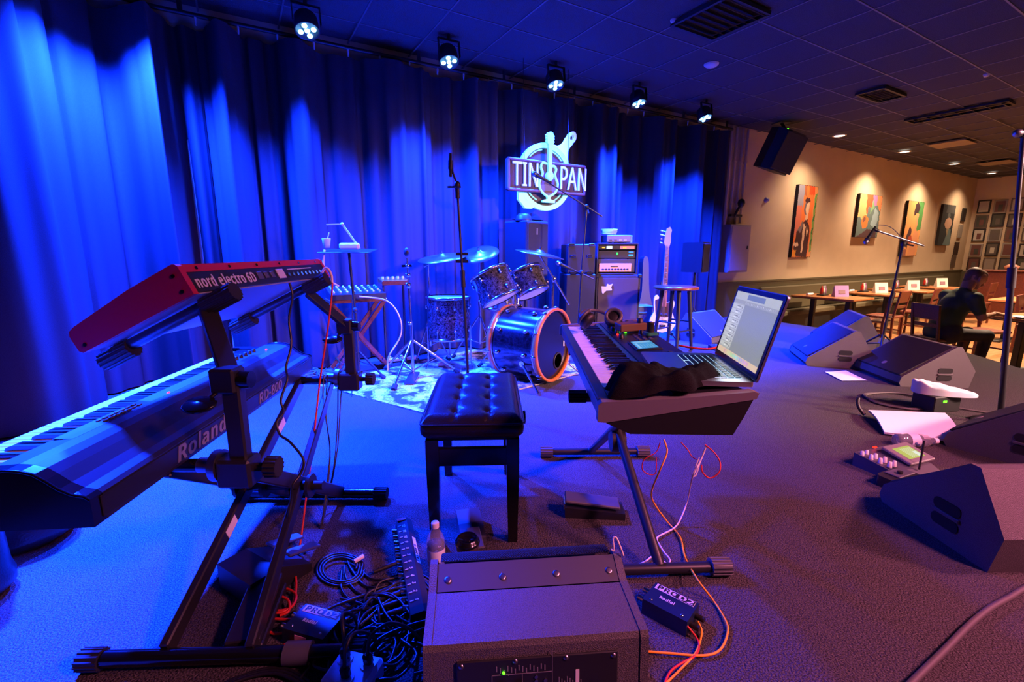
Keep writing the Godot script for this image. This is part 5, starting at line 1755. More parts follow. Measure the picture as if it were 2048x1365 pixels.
# ---------- amplifiers, bass, stool ----------
func back_line() -> void:
	var fr := func(x: float, y: float, z: float): return Vector3(x, y, z)
	# loudspeaker box on a stand behind the drums
	var o := thing("side_fill_speaker", "tall black loudspeaker behind the drum kit, below the sign", "loudspeaker", Vector3(0.16, 0.0, -5.25), WYAW + 0.25)
	var st := S()
	box(st, Vector3(0, 1.17, 0), Vector3(0.36, 0.60, 0.34), Basis(), 0.012)
	part(o, "cabinet", st, M.black)
	st = S()
	box(st, Vector3(0, 1.17, 0.172), Vector3(0.32, 0.56, 0.01), Basis(), 0.003)
	part(o, "grille", st, M.grille)
	st = S()
	box(st, Vector3(-0.02, 1.36, 0.179), Vector3(0.02, 0.07, 0.003))
	part(o, "badge", st, M.print_grey)
	st = S()
	cyl(st, Vector3(0, 0.02, 0), Vector3(0, 0.88, 0), 0.02, -1, 12)
	part(o, "pole", st, M.black)
	tripod(o, o.position, 0.5, 0.36, 0.5, M.black, 0.012)
	st = S()
	sheet(st, 24, 16, func(u, v):
		var a: float = u * TAU
		var r: float = 1.0 - v
		return Vector3(0.05 + 0.22 * r * (1 + 0.15 * sin(3 * a)) * cos(a), 1.475 + 0.055 * (1 - r * r) * (1.0 + 0.5 * sin(a * 2.0 + r * 6.0)) + 0.012, -0.12 * r * sin(a)))
	var cl := one("draped_cloth", "crumpled dark cloth on top of the tall black loudspeaker", "cloth", st, M.black_cloth)
	cl.transform = o.transform
	o = thing("round_black_case", "small black case on top of the tall loudspeaker", "case", o.transform * Vector3(-0.09, 1.472, 0.04), WYAW)
	st = S()
	lathe(st, [Vector2(0, 0), Vector2(0.10, 0), Vector2(0.085, 0.02), Vector2(0.08, 0.05), Vector2(0.05, 0.075), Vector2(0, 0.08)], 20)
	part(o, "shell", st, M.black)
	# bass cabinet and amplifier rack
	var base := Vector3(1.285, 0, -5.86)
	o = thing("bass_cabinet", "large brown fronted bass speaker cabinet with a pale logo", "speaker cabinet", base, 0.06)
	st = S()
	box(st, Vector3(0, 0.435, 0), Vector3(0.56, 0.85, 0.42), Basis(), 0.012)
	part(o, "cabinet", st, M.tolex)
	st = S()
	box(st, Vector3(0, 0.43, 0.212), Vector3(0.50, 0.79, 0.012), Basis(), 0.003)
	part(o, "grille_cloth", st, M.cloth_grille)
	st = S()
	prism(st, [Vector2(-0.20, 0.65), Vector2(-0.21, 0.73), Vector2(-0.15, 0.725), Vector2(-0.135, 0.76), Vector2(-0.11, 0.745), Vector2(-0.07, 0.76), Vector2(-0.09, 0.715), Vector2(-0.075, 0.68), Vector2(-0.15, 0.675), Vector2(-0.185, 0.635)], 0.218, 0.224)
	part(o, "logo", st, M.print)
	for x in [-1, 1]:
		for y in [0.02, 0.85]:
			st = S()
			box(st, Vector3(x * 0.265, y, 0.2), Vector3(0.05, 0.05, 0.05), Basis(), 0.012)
			part(o, "corner", st, M.black_satin)
	o = thing("amplifier_rack", "bass amplifier in a dark rack case with a lit meter and cream panel", "amplifier", base + Vector3(-0.02, 0.867, 0.0), 0.06)
	st = S()
	for q in [[0, 0.01, 0.50, 0.02], [0, 0.37, 0.50, 0.02], [-0.245, 0.19, 0.02, 0.38], [0.245, 0.19, 0.02, 0.38]]:
		box(st, Vector3(q[0], q[1], 0), Vector3(q[2], q[3], 0.40), Basis(), 0.004)
	box(st, Vector3(0, 0.19, -0.19), Vector3(0.48, 0.37, 0.01))
	part(o, "case", st, M.tolex)
	st = S()
	box(st, Vector3(0, 0.11, 0.17), Vector3(0.46, 0.16, 0.02), Basis(), 0.003)
	var hd := part(o, "amplifier_head", st, mat(Color(0.22, 0.20, 0.17), 0.6))
	st = S()
	box(st, Vector3(-0.02, 0.085, 0.184), Vector3(0.40, 0.10, 0.008), Basis(), 0.002)
	part(hd, "control_plate", st, mat(Color(0.86, 0.66, 0.42), 0.45))
	for i in 9:
		st = S()
		cyl(st, Vector3(-0.17 + 0.038 * i, 0.065, 0.186), Vector3(-0.17 + 0.038 * i, 0.065, 0.20), 0.010, -1, 10)
		part(hd, "knob", st, M.black)
	st = S()
	box(st, Vector3(-0.03, 0.10, 0.189), Vector3(0.09, 0.012, 0.002))
	part(hd, "name_print", st, M.black)
	st = S()
	box(st, Vector3(0, 0.245, 0.17), Vector3(0.46, 0.09, 0.02), Basis(), 0.003)
	part(o, "tuner_unit", st, M.black)
	st = S()
	box(st, Vector3(0, 0.325, 0.17), Vector3(0.46, 0.05, 0.02), Basis(), 0.003)
	var un := part(o, "power_unit", st, M.black)
	for q in [[-0.10, 0.325, 0.07, 0.035, Color(0.65, 0.85, 0.85), 1.1], [0.12, 0.325, 0.18, 0.035, Color(0.85, 0.50, 0.45), 0.55], [0.09, 0.322, 0.05, 0.018, Color(1.0, 0.7, 0.1), 1.4], [-0.17, 0.325, 0.04, 0.014, Color(0.9, 0.75, 0.2), 0.9], [0.0, 0.252, 0.02, 0.028, Color(0.1, 1.0, 0.15), 1.6], [0.17, 0.27, 0.06, 0.014, Color(0.1, 0.5, 1.0), 1.5], [0.17, 0.235, 0.06, 0.014, Color(0.1, 0.6, 1.0), 1.5]]:
		st = S()
		box(st, Vector3(q[0], q[1], 0.183), Vector3(q[2], q[3], 0.006), Basis(), 0.002)
		part(un, "meter_light", st, glow(q[4], q[5]))
	o = thing("wireless_receiver", "pale silver receiver box on top of the amplifier rack", "receiver", base + Vector3(0.0, 1.248, 0.02), 0.06)
	st = S()
	box(st, Vector3(0, 0.05, 0), Vector3(0.30, 0.09, 0.26), Basis(), 0.006)
	part(o, "case", st, M.black)
	st = S()
	box(st, Vector3(0.0, 0.05, 0.132), Vector3(0.29, 0.08, 0.006), Basis(), 0.002)
	part(o, "front_plate", st, M.silver)
	for i in 4:
		st = S()
		box(st, Vector3(-0.10 + 0.06 * i, 0.035, 0.137), Vector3(0.035, 0.012, 0.004))
		part(o, "button", st, M.black if i < 2 else M.white)
	o = thing("coiled_strap", "pale blue bundle lying on the receiver", "bundle", base + Vector3(-0.07, 1.345, -0.06), 0.3)
	st = S()
	for i in 4:
		var p := []
		for k in 17: p.append(Vector3(0.09 * cos(TAU * k / 16), 0.018 + 0.016 * i, 0.055 * sin(TAU * k / 16 + 0.2 * i)))
		tube(st, p, 0.012, 6)
	part(o, "coil", st, mat(Color(0.60, 0.75, 0.78), 0.6))
	o = thing("coiled_strap", "pale blue coil of cable behind the receiver, at the rack edge", "bundle", base + Vector3(0.16, 1.248, -0.12), 0.3)
	st = S()
	for i in 5:
		var p := []
		for k in 17: p.append(Vector3(0.075 * cos(TAU * k / 16), 0.014 + 0.018 * i, 0.06 * sin(TAU * k / 16)))
		tube(st, p, 0.012, 6)
	part(o, "coil", st, mat(Color(0.45, 0.68, 0.75), 0.6))
	# second stack to its left
	o = thing("road_case_stack", "tall black road case with metal catches beside the bass cabinet", "road case", Vector3(0.80, 0, -5.70), 0.12)
	st = S()
	box(st, Vector3(0, 0.44, 0), Vector3(0.36, 0.88, 0.36), Basis(), 0.010)
	part(o, "lower_case", st, M.black_satin)
	st = S()
	box(st, Vector3(0, 1.06, 0), Vector3(0.34, 0.34, 0.34), Basis(), 0.010)
	part(o, "upper_case", st, M.black_satin)
	for q in [[-0.1, 0.9], [0.1, 0.9], [-0.1, 1.09], [0.1, 1.09], [-0.12, 1.225], [0.12, 1.225], [-0.15, 0.03], [0.15, 0.03]]:
		st = S()
		box(st, Vector3(q[0], q[1], 0.177), Vector3(0.07, 0.03, 0.012), Basis(), 0.004)
		part(o, "catch", st, M.chrome)
	# electric bass on a stand
	var gb := Vector3(1.965, 0.0, -5.95)
	o = thing("bass_stand", "low black instrument stand under the white bass guitar", "instrument stand", gb)
	st = S()
	cyl(st, gb + Vector3(0, 0.02, -0.13), gb + Vector3(0, 0.75, -0.16), 0.012, -1, 8)
	wpart(o, "post", st, M.black)
	for k in [-1, 1]:
		st = S()
		cyl(st, gb + Vector3(0, 0.25, -0.13), gb + Vector3(0.2 * k, 0.01, -0.02), 0.010, -1, 8)
		wpart(o, "leg", st, M.black)
		st = S()
		cyl(st, gb + Vector3(0.12 * k, 0.09, -0.12), gb + Vector3(0.12 * k, 0.07, 0.05), 0.012, -1, 8)
		cyl(st, gb + Vector3(0.12 * k, 0.07, 0.05), gb + Vector3(0.12 * k, 0.11, 0.07), 0.014, -1, 8)
		wpart(o, "cradle_arm", st, M.black)
	st = S()
	cyl(st, gb + Vector3(-0.14, 0.10, -0.125), gb + Vector3(0.14, 0.10, -0.125), 0.011, -1, 8)
	cyl(st, gb + Vector3(0, 0.01, -0.28), gb + Vector3(0, 0.25, -0.13), 0.010, -1, 8)
	wpart(o, "cross_bar", st, M.black)
	o = thing("bass_guitar", "white electric bass guitar standing behind the round stool", "guitar", gb + Vector3(0.0, 0.10, 0.0), -0.12)
	var lean := Transform3D(Basis(Vector3.RIGHT, -0.10) * Basis(Vector3.BACK, -0.02), Vector3.ZERO)
	var body := []
	for v in curve([Vector3(0, 0, 0), Vector3(-0.11, 0.02, 0), Vector3(-0.165, 0.11, 0), Vector3(-0.15, 0.2, 0), Vector3(-0.115, 0.27, 0), Vector3(-0.125, 0.36, 0), Vector3(-0.12, 0.46, 0), Vector3(-0.085, 0.49, 0), Vector3(-0.055, 0.44, 0), Vector3(-0.035, 0.395, 0), Vector3(0.035, 0.395, 0), Vector3(0.06, 0.40, 0), Vector3(0.09, 0.425, 0), Vector3(0.125, 0.42, 0), Vector3(0.135, 0.36, 0), Vector3(0.115, 0.28, 0), Vector3(0.14, 0.20, 0), Vector3(0.165, 0.12, 0), Vector3(0.12, 0.03, 0)], 4): body.append(Vector2(v.x, v.y))
	st = S()
	prism(st, body, -0.02, 0.02, lean, true)
	part(o, "body", st, mat(Color(0.92, 0.89, 0.86), 0.25))
	st = S()
	prism(st, [Vector2(-0.03, 0.385), Vector2(0.035, 0.39), Vector2(0.085, 0.41), Vector2(0.115, 0.40), Vector2(0.12, 0.35), Vector2(0.095, 0.28), Vector2(0.11, 0.21), Vector2(0.02, 0.20), Vector2(-0.09, 0.225), Vector2(-0.10, 0.3), Vector2(-0.11, 0.42), Vector2(-0.07, 0.44)], 0.0205, 0.024, lean)
	part(o, "pickguard", st, mat(Color(0.30, 0.20, 0.18), 0.3))
	for y in [0.15, 0.235]:
		st = S()
		box(st, lean * Vector3(0, y, 0.027), Vector3(0.10, 0.024, 0.014), lean.basis, 0.003)
		part(o, "pickup", st, M.black)
	st = S()
	box(st, lean * Vector3(0, 0.08, 0.025), Vector3(0.08, 0.045, 0.012), lean.basis, 0.003)
	part(o, "bridge", st, M.chrome)
	for i in 3:
		st = S()
		cyl(st, lean * Vector3(0.10, 0.17 - 0.035 * i, 0.02), lean * Vector3(0.10, 0.17 - 0.035 * i, 0.04), 0.011, -1, 10)
		part(o, "control_knob", st, M.chrome)
	st = S()
	prism(st, [Vector2(-0.033, 0.36), Vector2(0.033, 0.36), Vector2(0.022, 1.115), Vector2(-0.022, 1.115)], 0.004, 0.028, lean)
	part(o, "neck", st, mat(Color(0.74, 0.52, 0.32), 0.35))
	st = S()
	prism(st, [Vector2(-0.032, 0.34), Vector2(0.032, 0.34), Vector2(0.021, 1.11), Vector2(-0.021, 1.11)], 0.028, 0.033, lean)
	var fbd := part(o, "fretboard", st, mat(Color(0.66, 0.42, 0.26), 0.4))
	for i in 20:
		st = S()
		var y := 1.11 - 0.86 * (1.0 - pow(0.9439, i + 1))
		box(st, lean * Vector3(0, y, 0.0338), Vector3(0.046, 0.003, 0.002), lean.basis)
		part(fbd, "fret", st, M.chrome)
		if i in [2, 4, 6, 8, 11, 14, 16, 18]:
			st = S()
			box(st, lean * Vector3(0, y + 0.018, 0.0333), Vector3(0.022, 0.012, 0.001), lean.basis)
			part(fbd, "inlay", st, M.off_white)
	st = S()
	prism(st, [Vector2(-0.022, 1.11), Vector2(0.024, 1.11), Vector2(0.04, 1.17), Vector2(0.035, 1.26), Vector2(0.045, 1.32), Vector2(0.02, 1.36), Vector2(-0.02, 1.34), Vector2(-0.035, 1.25), Vector2(-0.045, 1.16)], 0.004, 0.022, lean)
	part(o, "headstock", st, mat(Color(0.80, 0.62, 0.50), 0.35))
	for i in 4:
		st = S()
		cyl(st, lean * Vector3(-0.035, 1.15 + 0.05 * i, 0.012), lean * Vector3(-0.075, 1.155 + 0.05 * i, 0.012), 0.005, -1, 8)
		ball(st, lean * Vector3(-0.085, 1.156 + 0.05 * i, 0.012), Vector3(0.018, 0.016, 0.006), 8)
		part(o, "tuning_peg", st, M.chrome)
		st = S()
		cyl(st, lean * Vector3(-0.015 + 0.01 * i, 0.09, 0.035), lean * Vector3(-0.012 + 0.008 * i, 1.13, 0.037), 0.0014, -1, 5)
		part(o, "string", st, M.steel)
	# round wooden stool
	o = thing("round_stool", "tall round wooden stool with dark splayed legs before the bass", "stool", Vector3(1.90, 0, -5.35), 0.35)
	st = S()
	lathe(st, [Vector2(0, 0.715), Vector2(0.235, 0.715), Vector2(0.25, 0.722), Vector2(0.252, 0.738), Vector2(0.24, 0.75), Vector2(0, 0.752)], 40)
	part(o, "seat", st, M.stool_wood)
	for i in 4:
		var a := TAU * i / 4 + 0.45
		var d := Vector3(cos(a), 0, sin(a))
		st = S()
		cyl(st, d * 0.225 + Vector3(0, 0.0, 0), d * 0.15 + Vector3(0, 0.716, 0), 0.019, 0.024, 14)
		part(o, "leg", st, M.black_satin)
		var e := Vector3(cos(a + TAU / 4), 0, sin(a + TAU / 4))
		var y := 0.24 + 0.10 * (i % 2)
		var k := 0.225 - 0.075 * y / 0.716
		st = S()
		cyl(st, d * k + Vector3(0, y, 0), e * k + Vector3(0, y, 0), 0.010, -1, 8)
		part(o, "rung", st, M.black_satin)
	# things by the curtain at the right
	o = thing("stage_speaker_pole", "black loudspeaker on a pole beside the curtain edge", "loudspeaker", Vector3(2.58, 0, -6.55), WYAW + 0.35)
	st = S()
	prism(st, [Vector2(-0.15, -0.13), Vector2(0.15, -0.13), Vector2(0.11, 0.16), Vector2(-0.11, 0.16)], 0.86, 1.27, Transform3D(Basis(Vector3.RIGHT, -PI / 2), Vector3.ZERO))
	part(o, "cabinet", st, M.black)
	st = S()
	box(st, Vector3(0, 1.06, 0.135), Vector3(0.27, 0.38, 0.012), Basis(), 0.003)
	part(o, "grille", st, M.grille)
	st = S()
	cyl(st, Vector3(0, 0.1, 0), Vector3(0, 0.87, 0), 0.018, -1, 10)
	part(o, "pole", st, M.black)
	tripod(o, o.position, 0.35, 0.2, 0.2, M.black, 0.011)
	o = thing("curtain_monitor", "floor monitor lit blue on top, beside the curtain edge", "floor monitor", Vector3(2.58, 0, -5.98), WYAW + 0.1)
	wedge_parts(o, 0.62, 0.50, 0.36, true)
	o = thing("grey_case", "grey blue equipment case behind the white bass guitar", "case", Vector3(1.72, 0, -6.20), 0.1)
	st = S()
	box(st, Vector3(0, 0.22, 0), Vector3(0.30, 0.42, 0.24), Basis(), 0.015)
	part(o, "shell", st, M.plastic_grey)
	st = S()
	box(st, Vector3(0, 0.425, 0.0), Vector3(0.305, 0.012, 0.245), Basis(), 0.004)
	part(o, "lid", st, M.silver)
	st = S()
	box(st, Vector3(0, 0.34, 0.135), Vector3(0.12, 0.03, 0.02), Basis(), 0.006)
	part(o, "handle", st, M.black)
	o = thing("guitar_gig_bag", "narrow dark gig bag leaning on the curtain behind the case", "gig bag", Vector3(1.86, 0.0, -6.42), 0.3)
	st = S()
	var gbag := []
	for v in curve([Vector3(0, 0, 0), Vector3(-0.12, 0.03, 0), Vector3(-0.13, 0.3, 0), Vector3(-0.06, 0.6, 0), Vector3(-0.045, 1.0, 0), Vector3(0, 1.08, 0), Vector3(0.045, 1.0, 0), Vector3(0.06, 0.6, 0), Vector3(0.13, 0.3, 0), Vector3(0.12, 0.03, 0)], 4): gbag.append(Vector2(v.x, v.y))
	prism(st, gbag, -0.05, 0.05, Transform3D(Basis(Vector3.RIGHT, -0.08), Vector3.ZERO))
	part(o, "bag", st, M.black)
	# pedals on the floor behind the stool
	for q in [[Vector3(2.42, 0, -5.35), 0.12, 0.07, "small effect pedal behind the stool", 0.3], [Vector3(2.55, 0, -5.15), 0.16, 0.08, "wide effect pedal behind the stool, beside the small one", -0.2]]:
		o = thing("effect_pedal", q[3], "effect pedal", q[0], q[4])
		st = S()
		prism(st, [Vector2(-0.06, 0), Vector2(0.06, 0), Vector2(0.06, 0.03), Vector2(-0.06, 0.055)], -q[1] / 2, q[1] / 2, Transform3D(Basis(Vector3(0, 0, 1), Vector3(0, 1, 0), Vector3(-1, 0, 0)), Vector3.ZERO))
		part(o, "case", st, M.black_satin)
		st = S()
		cyl(st, Vector3(0, 0.03, 0.03), Vector3(0, 0.055, 0.03), 0.012, -1, 10)
		part(o, "foot_switch", st, M.chrome)
		st = S()
		ball(st, Vector3(0.02, 0.052, -0.02), Vector3.ONE * 0.007, 8)
		part(o, "indicator_light", st, M.led_blue)

# ---------- microphone stands ----------
func microphone(o: Node3D, at: Vector3, dir: Vector3, m: Material) -> void:
	var T := along(dir, at)
	var st := S()
	lathe(st, [Vector2(0, -0.16), Vector2(0.011, -0.158), Vector2(0.017, -0.02), Vector2(0.022, 0.0), Vector2(0.025, 0.002), Vector2(0.025, 0.008), Vector2(0.022, 0.01)], 14, T)
	wpart(o, "microphone_body", st, m)
	st = S()
	ball(st, T * Vector3(0, 0.028, 0), Vector3(0.025, 0.029, 0.025), 12, T.basis)
	wpart(o, "microphone_grille", st, M.steel)

func mic_stands() -> void:
	# tall stand behind the bench
	var b := Vector3(-0.315, 0, -3.25)
	var o := thing("tall_microphone_stand", "tall thin black microphone stand behind the bench", "microphone stand", b)
	var st := S()
	cyl(st, b + Vector3(0, 0.02, 0), b + Vector3(-0.03, 0.95, 0), 0.011, -1, 10)
	wpart(o, "lower_tube", st, M.black_satin)
	st = S()
	cyl(st, b + Vector3(-0.03, 0.95, 0), b + Vector3(-0.055, 1.56, 0), 0.0085, -1, 10)
	wpart(o, "upper_tube", st, M.black_satin)
	st = S()
	cyl(st, b + Vector3(-0.028, 0.90, 0), b + Vector3(-0.032, 1.02, 0), 0.017, -1, 10)
	wpart(o, "clutch", st, M.black)
	st = S()
	cyl(st, b + Vector3(-0.054, 1.50, 0), b + Vector3(-0.056, 1.58, 0), 0.016, -1, 10)
	bar(st, b + Vector3(-0.12, 1.575, 0), b + Vector3(-0.03, 1.575, 0), 0.012, 0.012)
	ball(st, b + Vector3(-0.055, 1.585, 0), Vector3(0.024, 0.03, 0.024), 10)
	wpart(o, "head_joint", st, M.black)
	st = S()
	cyl(st, b + Vector3(-0.055, 1.59, 0), b + Vector3(-0.095, 1.70, 0.0), 0.007, -1, 8)
	wpart(o, "gooseneck", st, M.black)
	st = S()
	cyl(st, b + Vector3(-0.098, 1.64, 0.0), b + Vector3(-0.096, 1.79, 0.0), 0.011, -1, 10)
	cyl(st, b + Vector3(-0.098, 1.69, 0.0), b + Vector3(-0.097, 1.745, 0.0), 0.016, -1, 10)
	wpart(o, "microphone", st, M.black)
	for y in [1.08, 1.13]:
		st = S()
		bar(st, b + Vector3(-0.075, y, 0), b + Vector3(0.01, y, 0.0), 0.008, 0.02)
		wpart(o, "cable_clip", st, M.black)
	st = S()
	lathe(st, [Vector2(0, 0), Vector2(0.125, 0), Vector2(0.125, 0.012), Vector2(0.03, 0.03), Vector2(0.014, 0.05), Vector2(0, 0.05)], 28, Transform3D(Basis(), b + Vector3(0, 0.0, 0)))
	wpart(o, "round_base", st, M.black)
	# boom stand in front of the sign
	b = Vector3(0.70, 0, -4.85)
	o = thing("boom_microphone_stand", "black boom microphone stand reaching across the sign", "microphone stand", b)
	st = S()
	cyl(st, b + Vector3(0, 0.05, 0), b + Vector3(0.03, 1.0, 0), 0.012, -1, 10)
	cyl(st, b + Vector3(0.03, 1.0, 0), b + Vector3(0.06, 1.56, 0), 0.009, -1, 10)
	wpart(o, "pole", st, M.black_satin)
	st = S()
	cyl(st, Vector3(0.93, 1.50, -4.90), Vector3(0.24, 1.865, -4.65), 0.008, -1, 8)
	wpart(o, "boom", st, M.black_satin)
	st = S()
	ball(st, b + Vector3(0.06, 1.59, 0), Vector3(0.024, 0.028, 0.024), 10)
	cyl(st, b + Vector3(0.06, 1.60, 0), b + Vector3(0.075, 1.52, 0.06), 0.008, -1, 8)
	wpart(o, "boom_clutch", st, M.black)
	microphone(o, Vector3(0.24, 1.865, -4.65), Vector3(-0.7, 0.35, 0.1), M.black)
	st = S()
	cyl(st, Vector3(0.50, 1.015, -4.8), Vector3(0.86, 0.86, -4.9), 0.008, -1, 8)
	wpart(o, "lower_boom", st, M.black_satin)
	st = S()
	ball(st, b + Vector3(0.02, 0.93, 0.02), Vector3(0.022, 0.03, 0.022), 10)
	wpart(o, "boom_clutch", st, M.black)
	microphone(o, Vector3(0.50, 1.015, -4.8), Vector3(-0.8, 0.35, 0.1), M.black)
	tripod(o, b, 0.25, 0.30, 0.6, M.black, 0.010)
	# boom stand at the stage edge, before the dining room
	b = Vector3(4.05, 0, -4.95)
	o = thing("edge_microphone_stand", "boom microphone stand at the stage edge, before the dining tables", "microphone stand", b)
	var top := Vector3(4.12, 1.225, -4.95)
	st = S()
	cyl(st, b + Vector3(0, 0.05, 0), top, 0.012, -1, 10)
	wpart(o, "pole", st, M.black_satin)
	st = S()
	cyl(st, b + Vector3(0.03, 0.60, 0), b + Vector3(0.045, 0.72, 0), 0.019, -1, 10)
	wpart(o, "clutch", st, M.black)
	st = S()
	cyl(st, Vector3(4.34, 1.205, -4.95), Vector3(3.84, 1.355, -4.95), 0.010, -1, 10)
	wpart(o, "boom", st, M.steel)
	st = S()
	ball(st, top, Vector3(0.026, 0.032, 0.026), 10)
	cyl(st, top, top + Vector3(0.07, -0.02, 0.05), 0.008, -1, 8)
	wpart(o, "boom_clutch", st, M.black)
	var md := Vector3(-0.13, -0.20, 0.04)
	st = S()
	cyl(st, Vector3(3.84, 1.355, -4.95), Vector3(3.79, 1.375, -4.95), 0.016, -1, 10)
	wpart(o, "microphone_clip", st, M.black)
	microphone(o, Vector3(3.72, 1.27, -4.93), md, M.black_satin)
	st = S()
	tube(st, curve([Vector3(3.80, 1.42, -4.95), Vector3(3.95, 1.40, -4.95), Vector3(4.08, 1.30, -4.95), Vector3(4.15, 1.22, -4.95)], 5), 0.004, 6)
	wpart(o, "microphone_cable", st, M.cable_grey)
	tripod(o, b, 0.25, 0.30, 0.1, M.black, 0.010)
	# stand at the right, close to the monitors
	b = Vector3(3.30, 0, -2.95)
	o = thing("vocal_microphone_stand", "heavy black microphone stand among the floor monitors", "microphone stand", b)
	top = Vector3(3.04, 1.84, -2.92)
	st = S()
	cyl(st, b + Vector3(0, 0.03, 0), b.lerp(top, 0.52), 0.017, -1, 12)
	cyl(st, b.lerp(top, 0.52), top, 0.012, -1, 12)
	wpart(o, "pole", st, M.black_satin)
	st = S()
	cyl(st, b.lerp(top, 0.50), b.lerp(top, 0.57), 0.023, -1, 12)
	wpart(o, "clutch", st, M.black)
	st = S()
	lathe(st, [Vector2(0, 0), Vector2(0.14, 0), Vector2(0.14, 0.014), Vector2(0.03, 0.035), Vector2(0, 0.04)], 28, Transform3D(Basis(), b))
	wpart(o, "round_base", st, M.black)
	st = S()
	cyl(st, top, top + Vector3(0.10, 0.0, 0.02), 0.008, -1, 8)
	ball(st, top, Vector3(0.02, 0.025, 0.02), 10)
	wpart(o, "microphone_clip", st, M.black)
	microphone(o, top + Vector3(-0.01, -0.005, 0), Vector3(-0.9, 0.05, 0.15), M.black_satin)

# ---------- monitors and things at the right ----------
func wedge_parts(o: Node3D, W: float, D: float, Hh: float, right_handle: bool) -> void:
	# x along the width, z toward the listener; base centre at the origin
	var T := Transform3D(Basis(Vector3(0, 0, 1), Vector3(0, 1, 0), Vector3(-1, 0, 0)), Vector3.ZERO)
	var p := [Vector2(D / 2 - 0.02, 0.0), Vector2(D / 2, 0.03), Vector2(D / 2 - 0.015, 0.085), Vector2(-D * 0.20, Hh), Vector2(-D * 0.27, Hh), Vector2(-D / 2, Hh * 0.42), Vector2(-D / 2 + 0.03, 0.0)]
	var st := S()
	prism(st, p, -W / 2 + 0.015, W / 2 - 0.015, T)
	part(o, "cabinet", st, M.wedge)
	for s in [-1, 1]:
		st = S()
		prism(st, p.map(func(q): return q * 1.012), s * (W / 2 - 0.008) - 0.008, s * (W / 2 - 0.008) + 0.008, T)
		var side := part(o, "side_panel", st, M.wedge)
		for k in 2:
			st = S()
			prism(st, rrect(0.115, 0.045, 0.02), -0.002, 0.003, Transform3D(Basis(Vector3.UP, PI / 2 * s), Vector3(s * (W / 2 + 0.0005), Hh * 0.42 - 0.065 * k, -D * 0.10)))
			part(side, "handle_recess", st, M.rubber)
		st = S()
		bar(st, Vector3(s * (W / 2 + 0.004), Hh * 0.42 - 0.0325, -D * 0.10 - 0.06), Vector3(s * (W / 2 + 0.004), Hh * 0.42 - 0.0325, -D * 0.10 + 0.06), 0.008, 0.016, Vector3.UP, 0.003)
		part(side, "handle_bar", st, M.wedge)
	# grille on the slope
	var a := Vector3(0, 0.09, D / 2 - 0.015)
	var b := Vector3(0, Hh - 0.008, -D * 0.20)
	var n := Vector3(0, D / 2 - 0.015 + D * 0.20, Hh - 0.085).normalized()
	st = S()
	bar(st, a + n * 0.005, b + n * 0.005, W - 0.05, 0.014, n, 0.005)
	var g := part(o, "grille", st, M.grille)
	st = S()
	cyl(st, a.lerp(b, 0.16) + n * 0.012, a.lerp(b, 0.16) + n * 0.015, 0.022, -1, 16)
	part(g, "badge", st, M.silver)

func right_monitors() -> void:
	var o := thing("floor_monitor", "floor monitor with a pale side panel near the stage edge, beside the sheet of paper", "floor monitor", Vector3(3.37, 0, -4.80), deg_to_rad(-108.0))
	wedge_parts(o, 0.66, 0.56, 0.37, true)
	o = thing("floor_monitor", "floor monitor with a white towel close behind it and a round badge", "floor monitor", Vector3(3.665, 0, -4.12), deg_to_rad(-95.5))
	wedge_parts(o, 0.64, 0.58, 0.35, true)
	o = thing("floor_monitor", "floor monitor at the stage edge half hidden by another, before the wooden chair", "floor monitor", Vector3(4.12, 0, -5.65), deg_to_rad(-112.0))
	wedge_parts(o, 0.66, 0.56, 0.40, true)
	o = thing("floor_monitor", "black floor monitor standing over the folded white paper, beside the heavy microphone stand", "floor monitor", Vector3(2.98, 0, -2.50), deg_to_rad(-150.0))
	wedge_parts(o, 0.56, 0.56, 0.38, true)
	o = thing("floor_monitor", "black floor monitor in the open carpet, seen from its dark side panel", "floor monitor", Vector3(2.03, 0, -1.72), deg_to_rad(180.0))
	wedge_parts(o, 0.60, 0.53, 0.36, true)

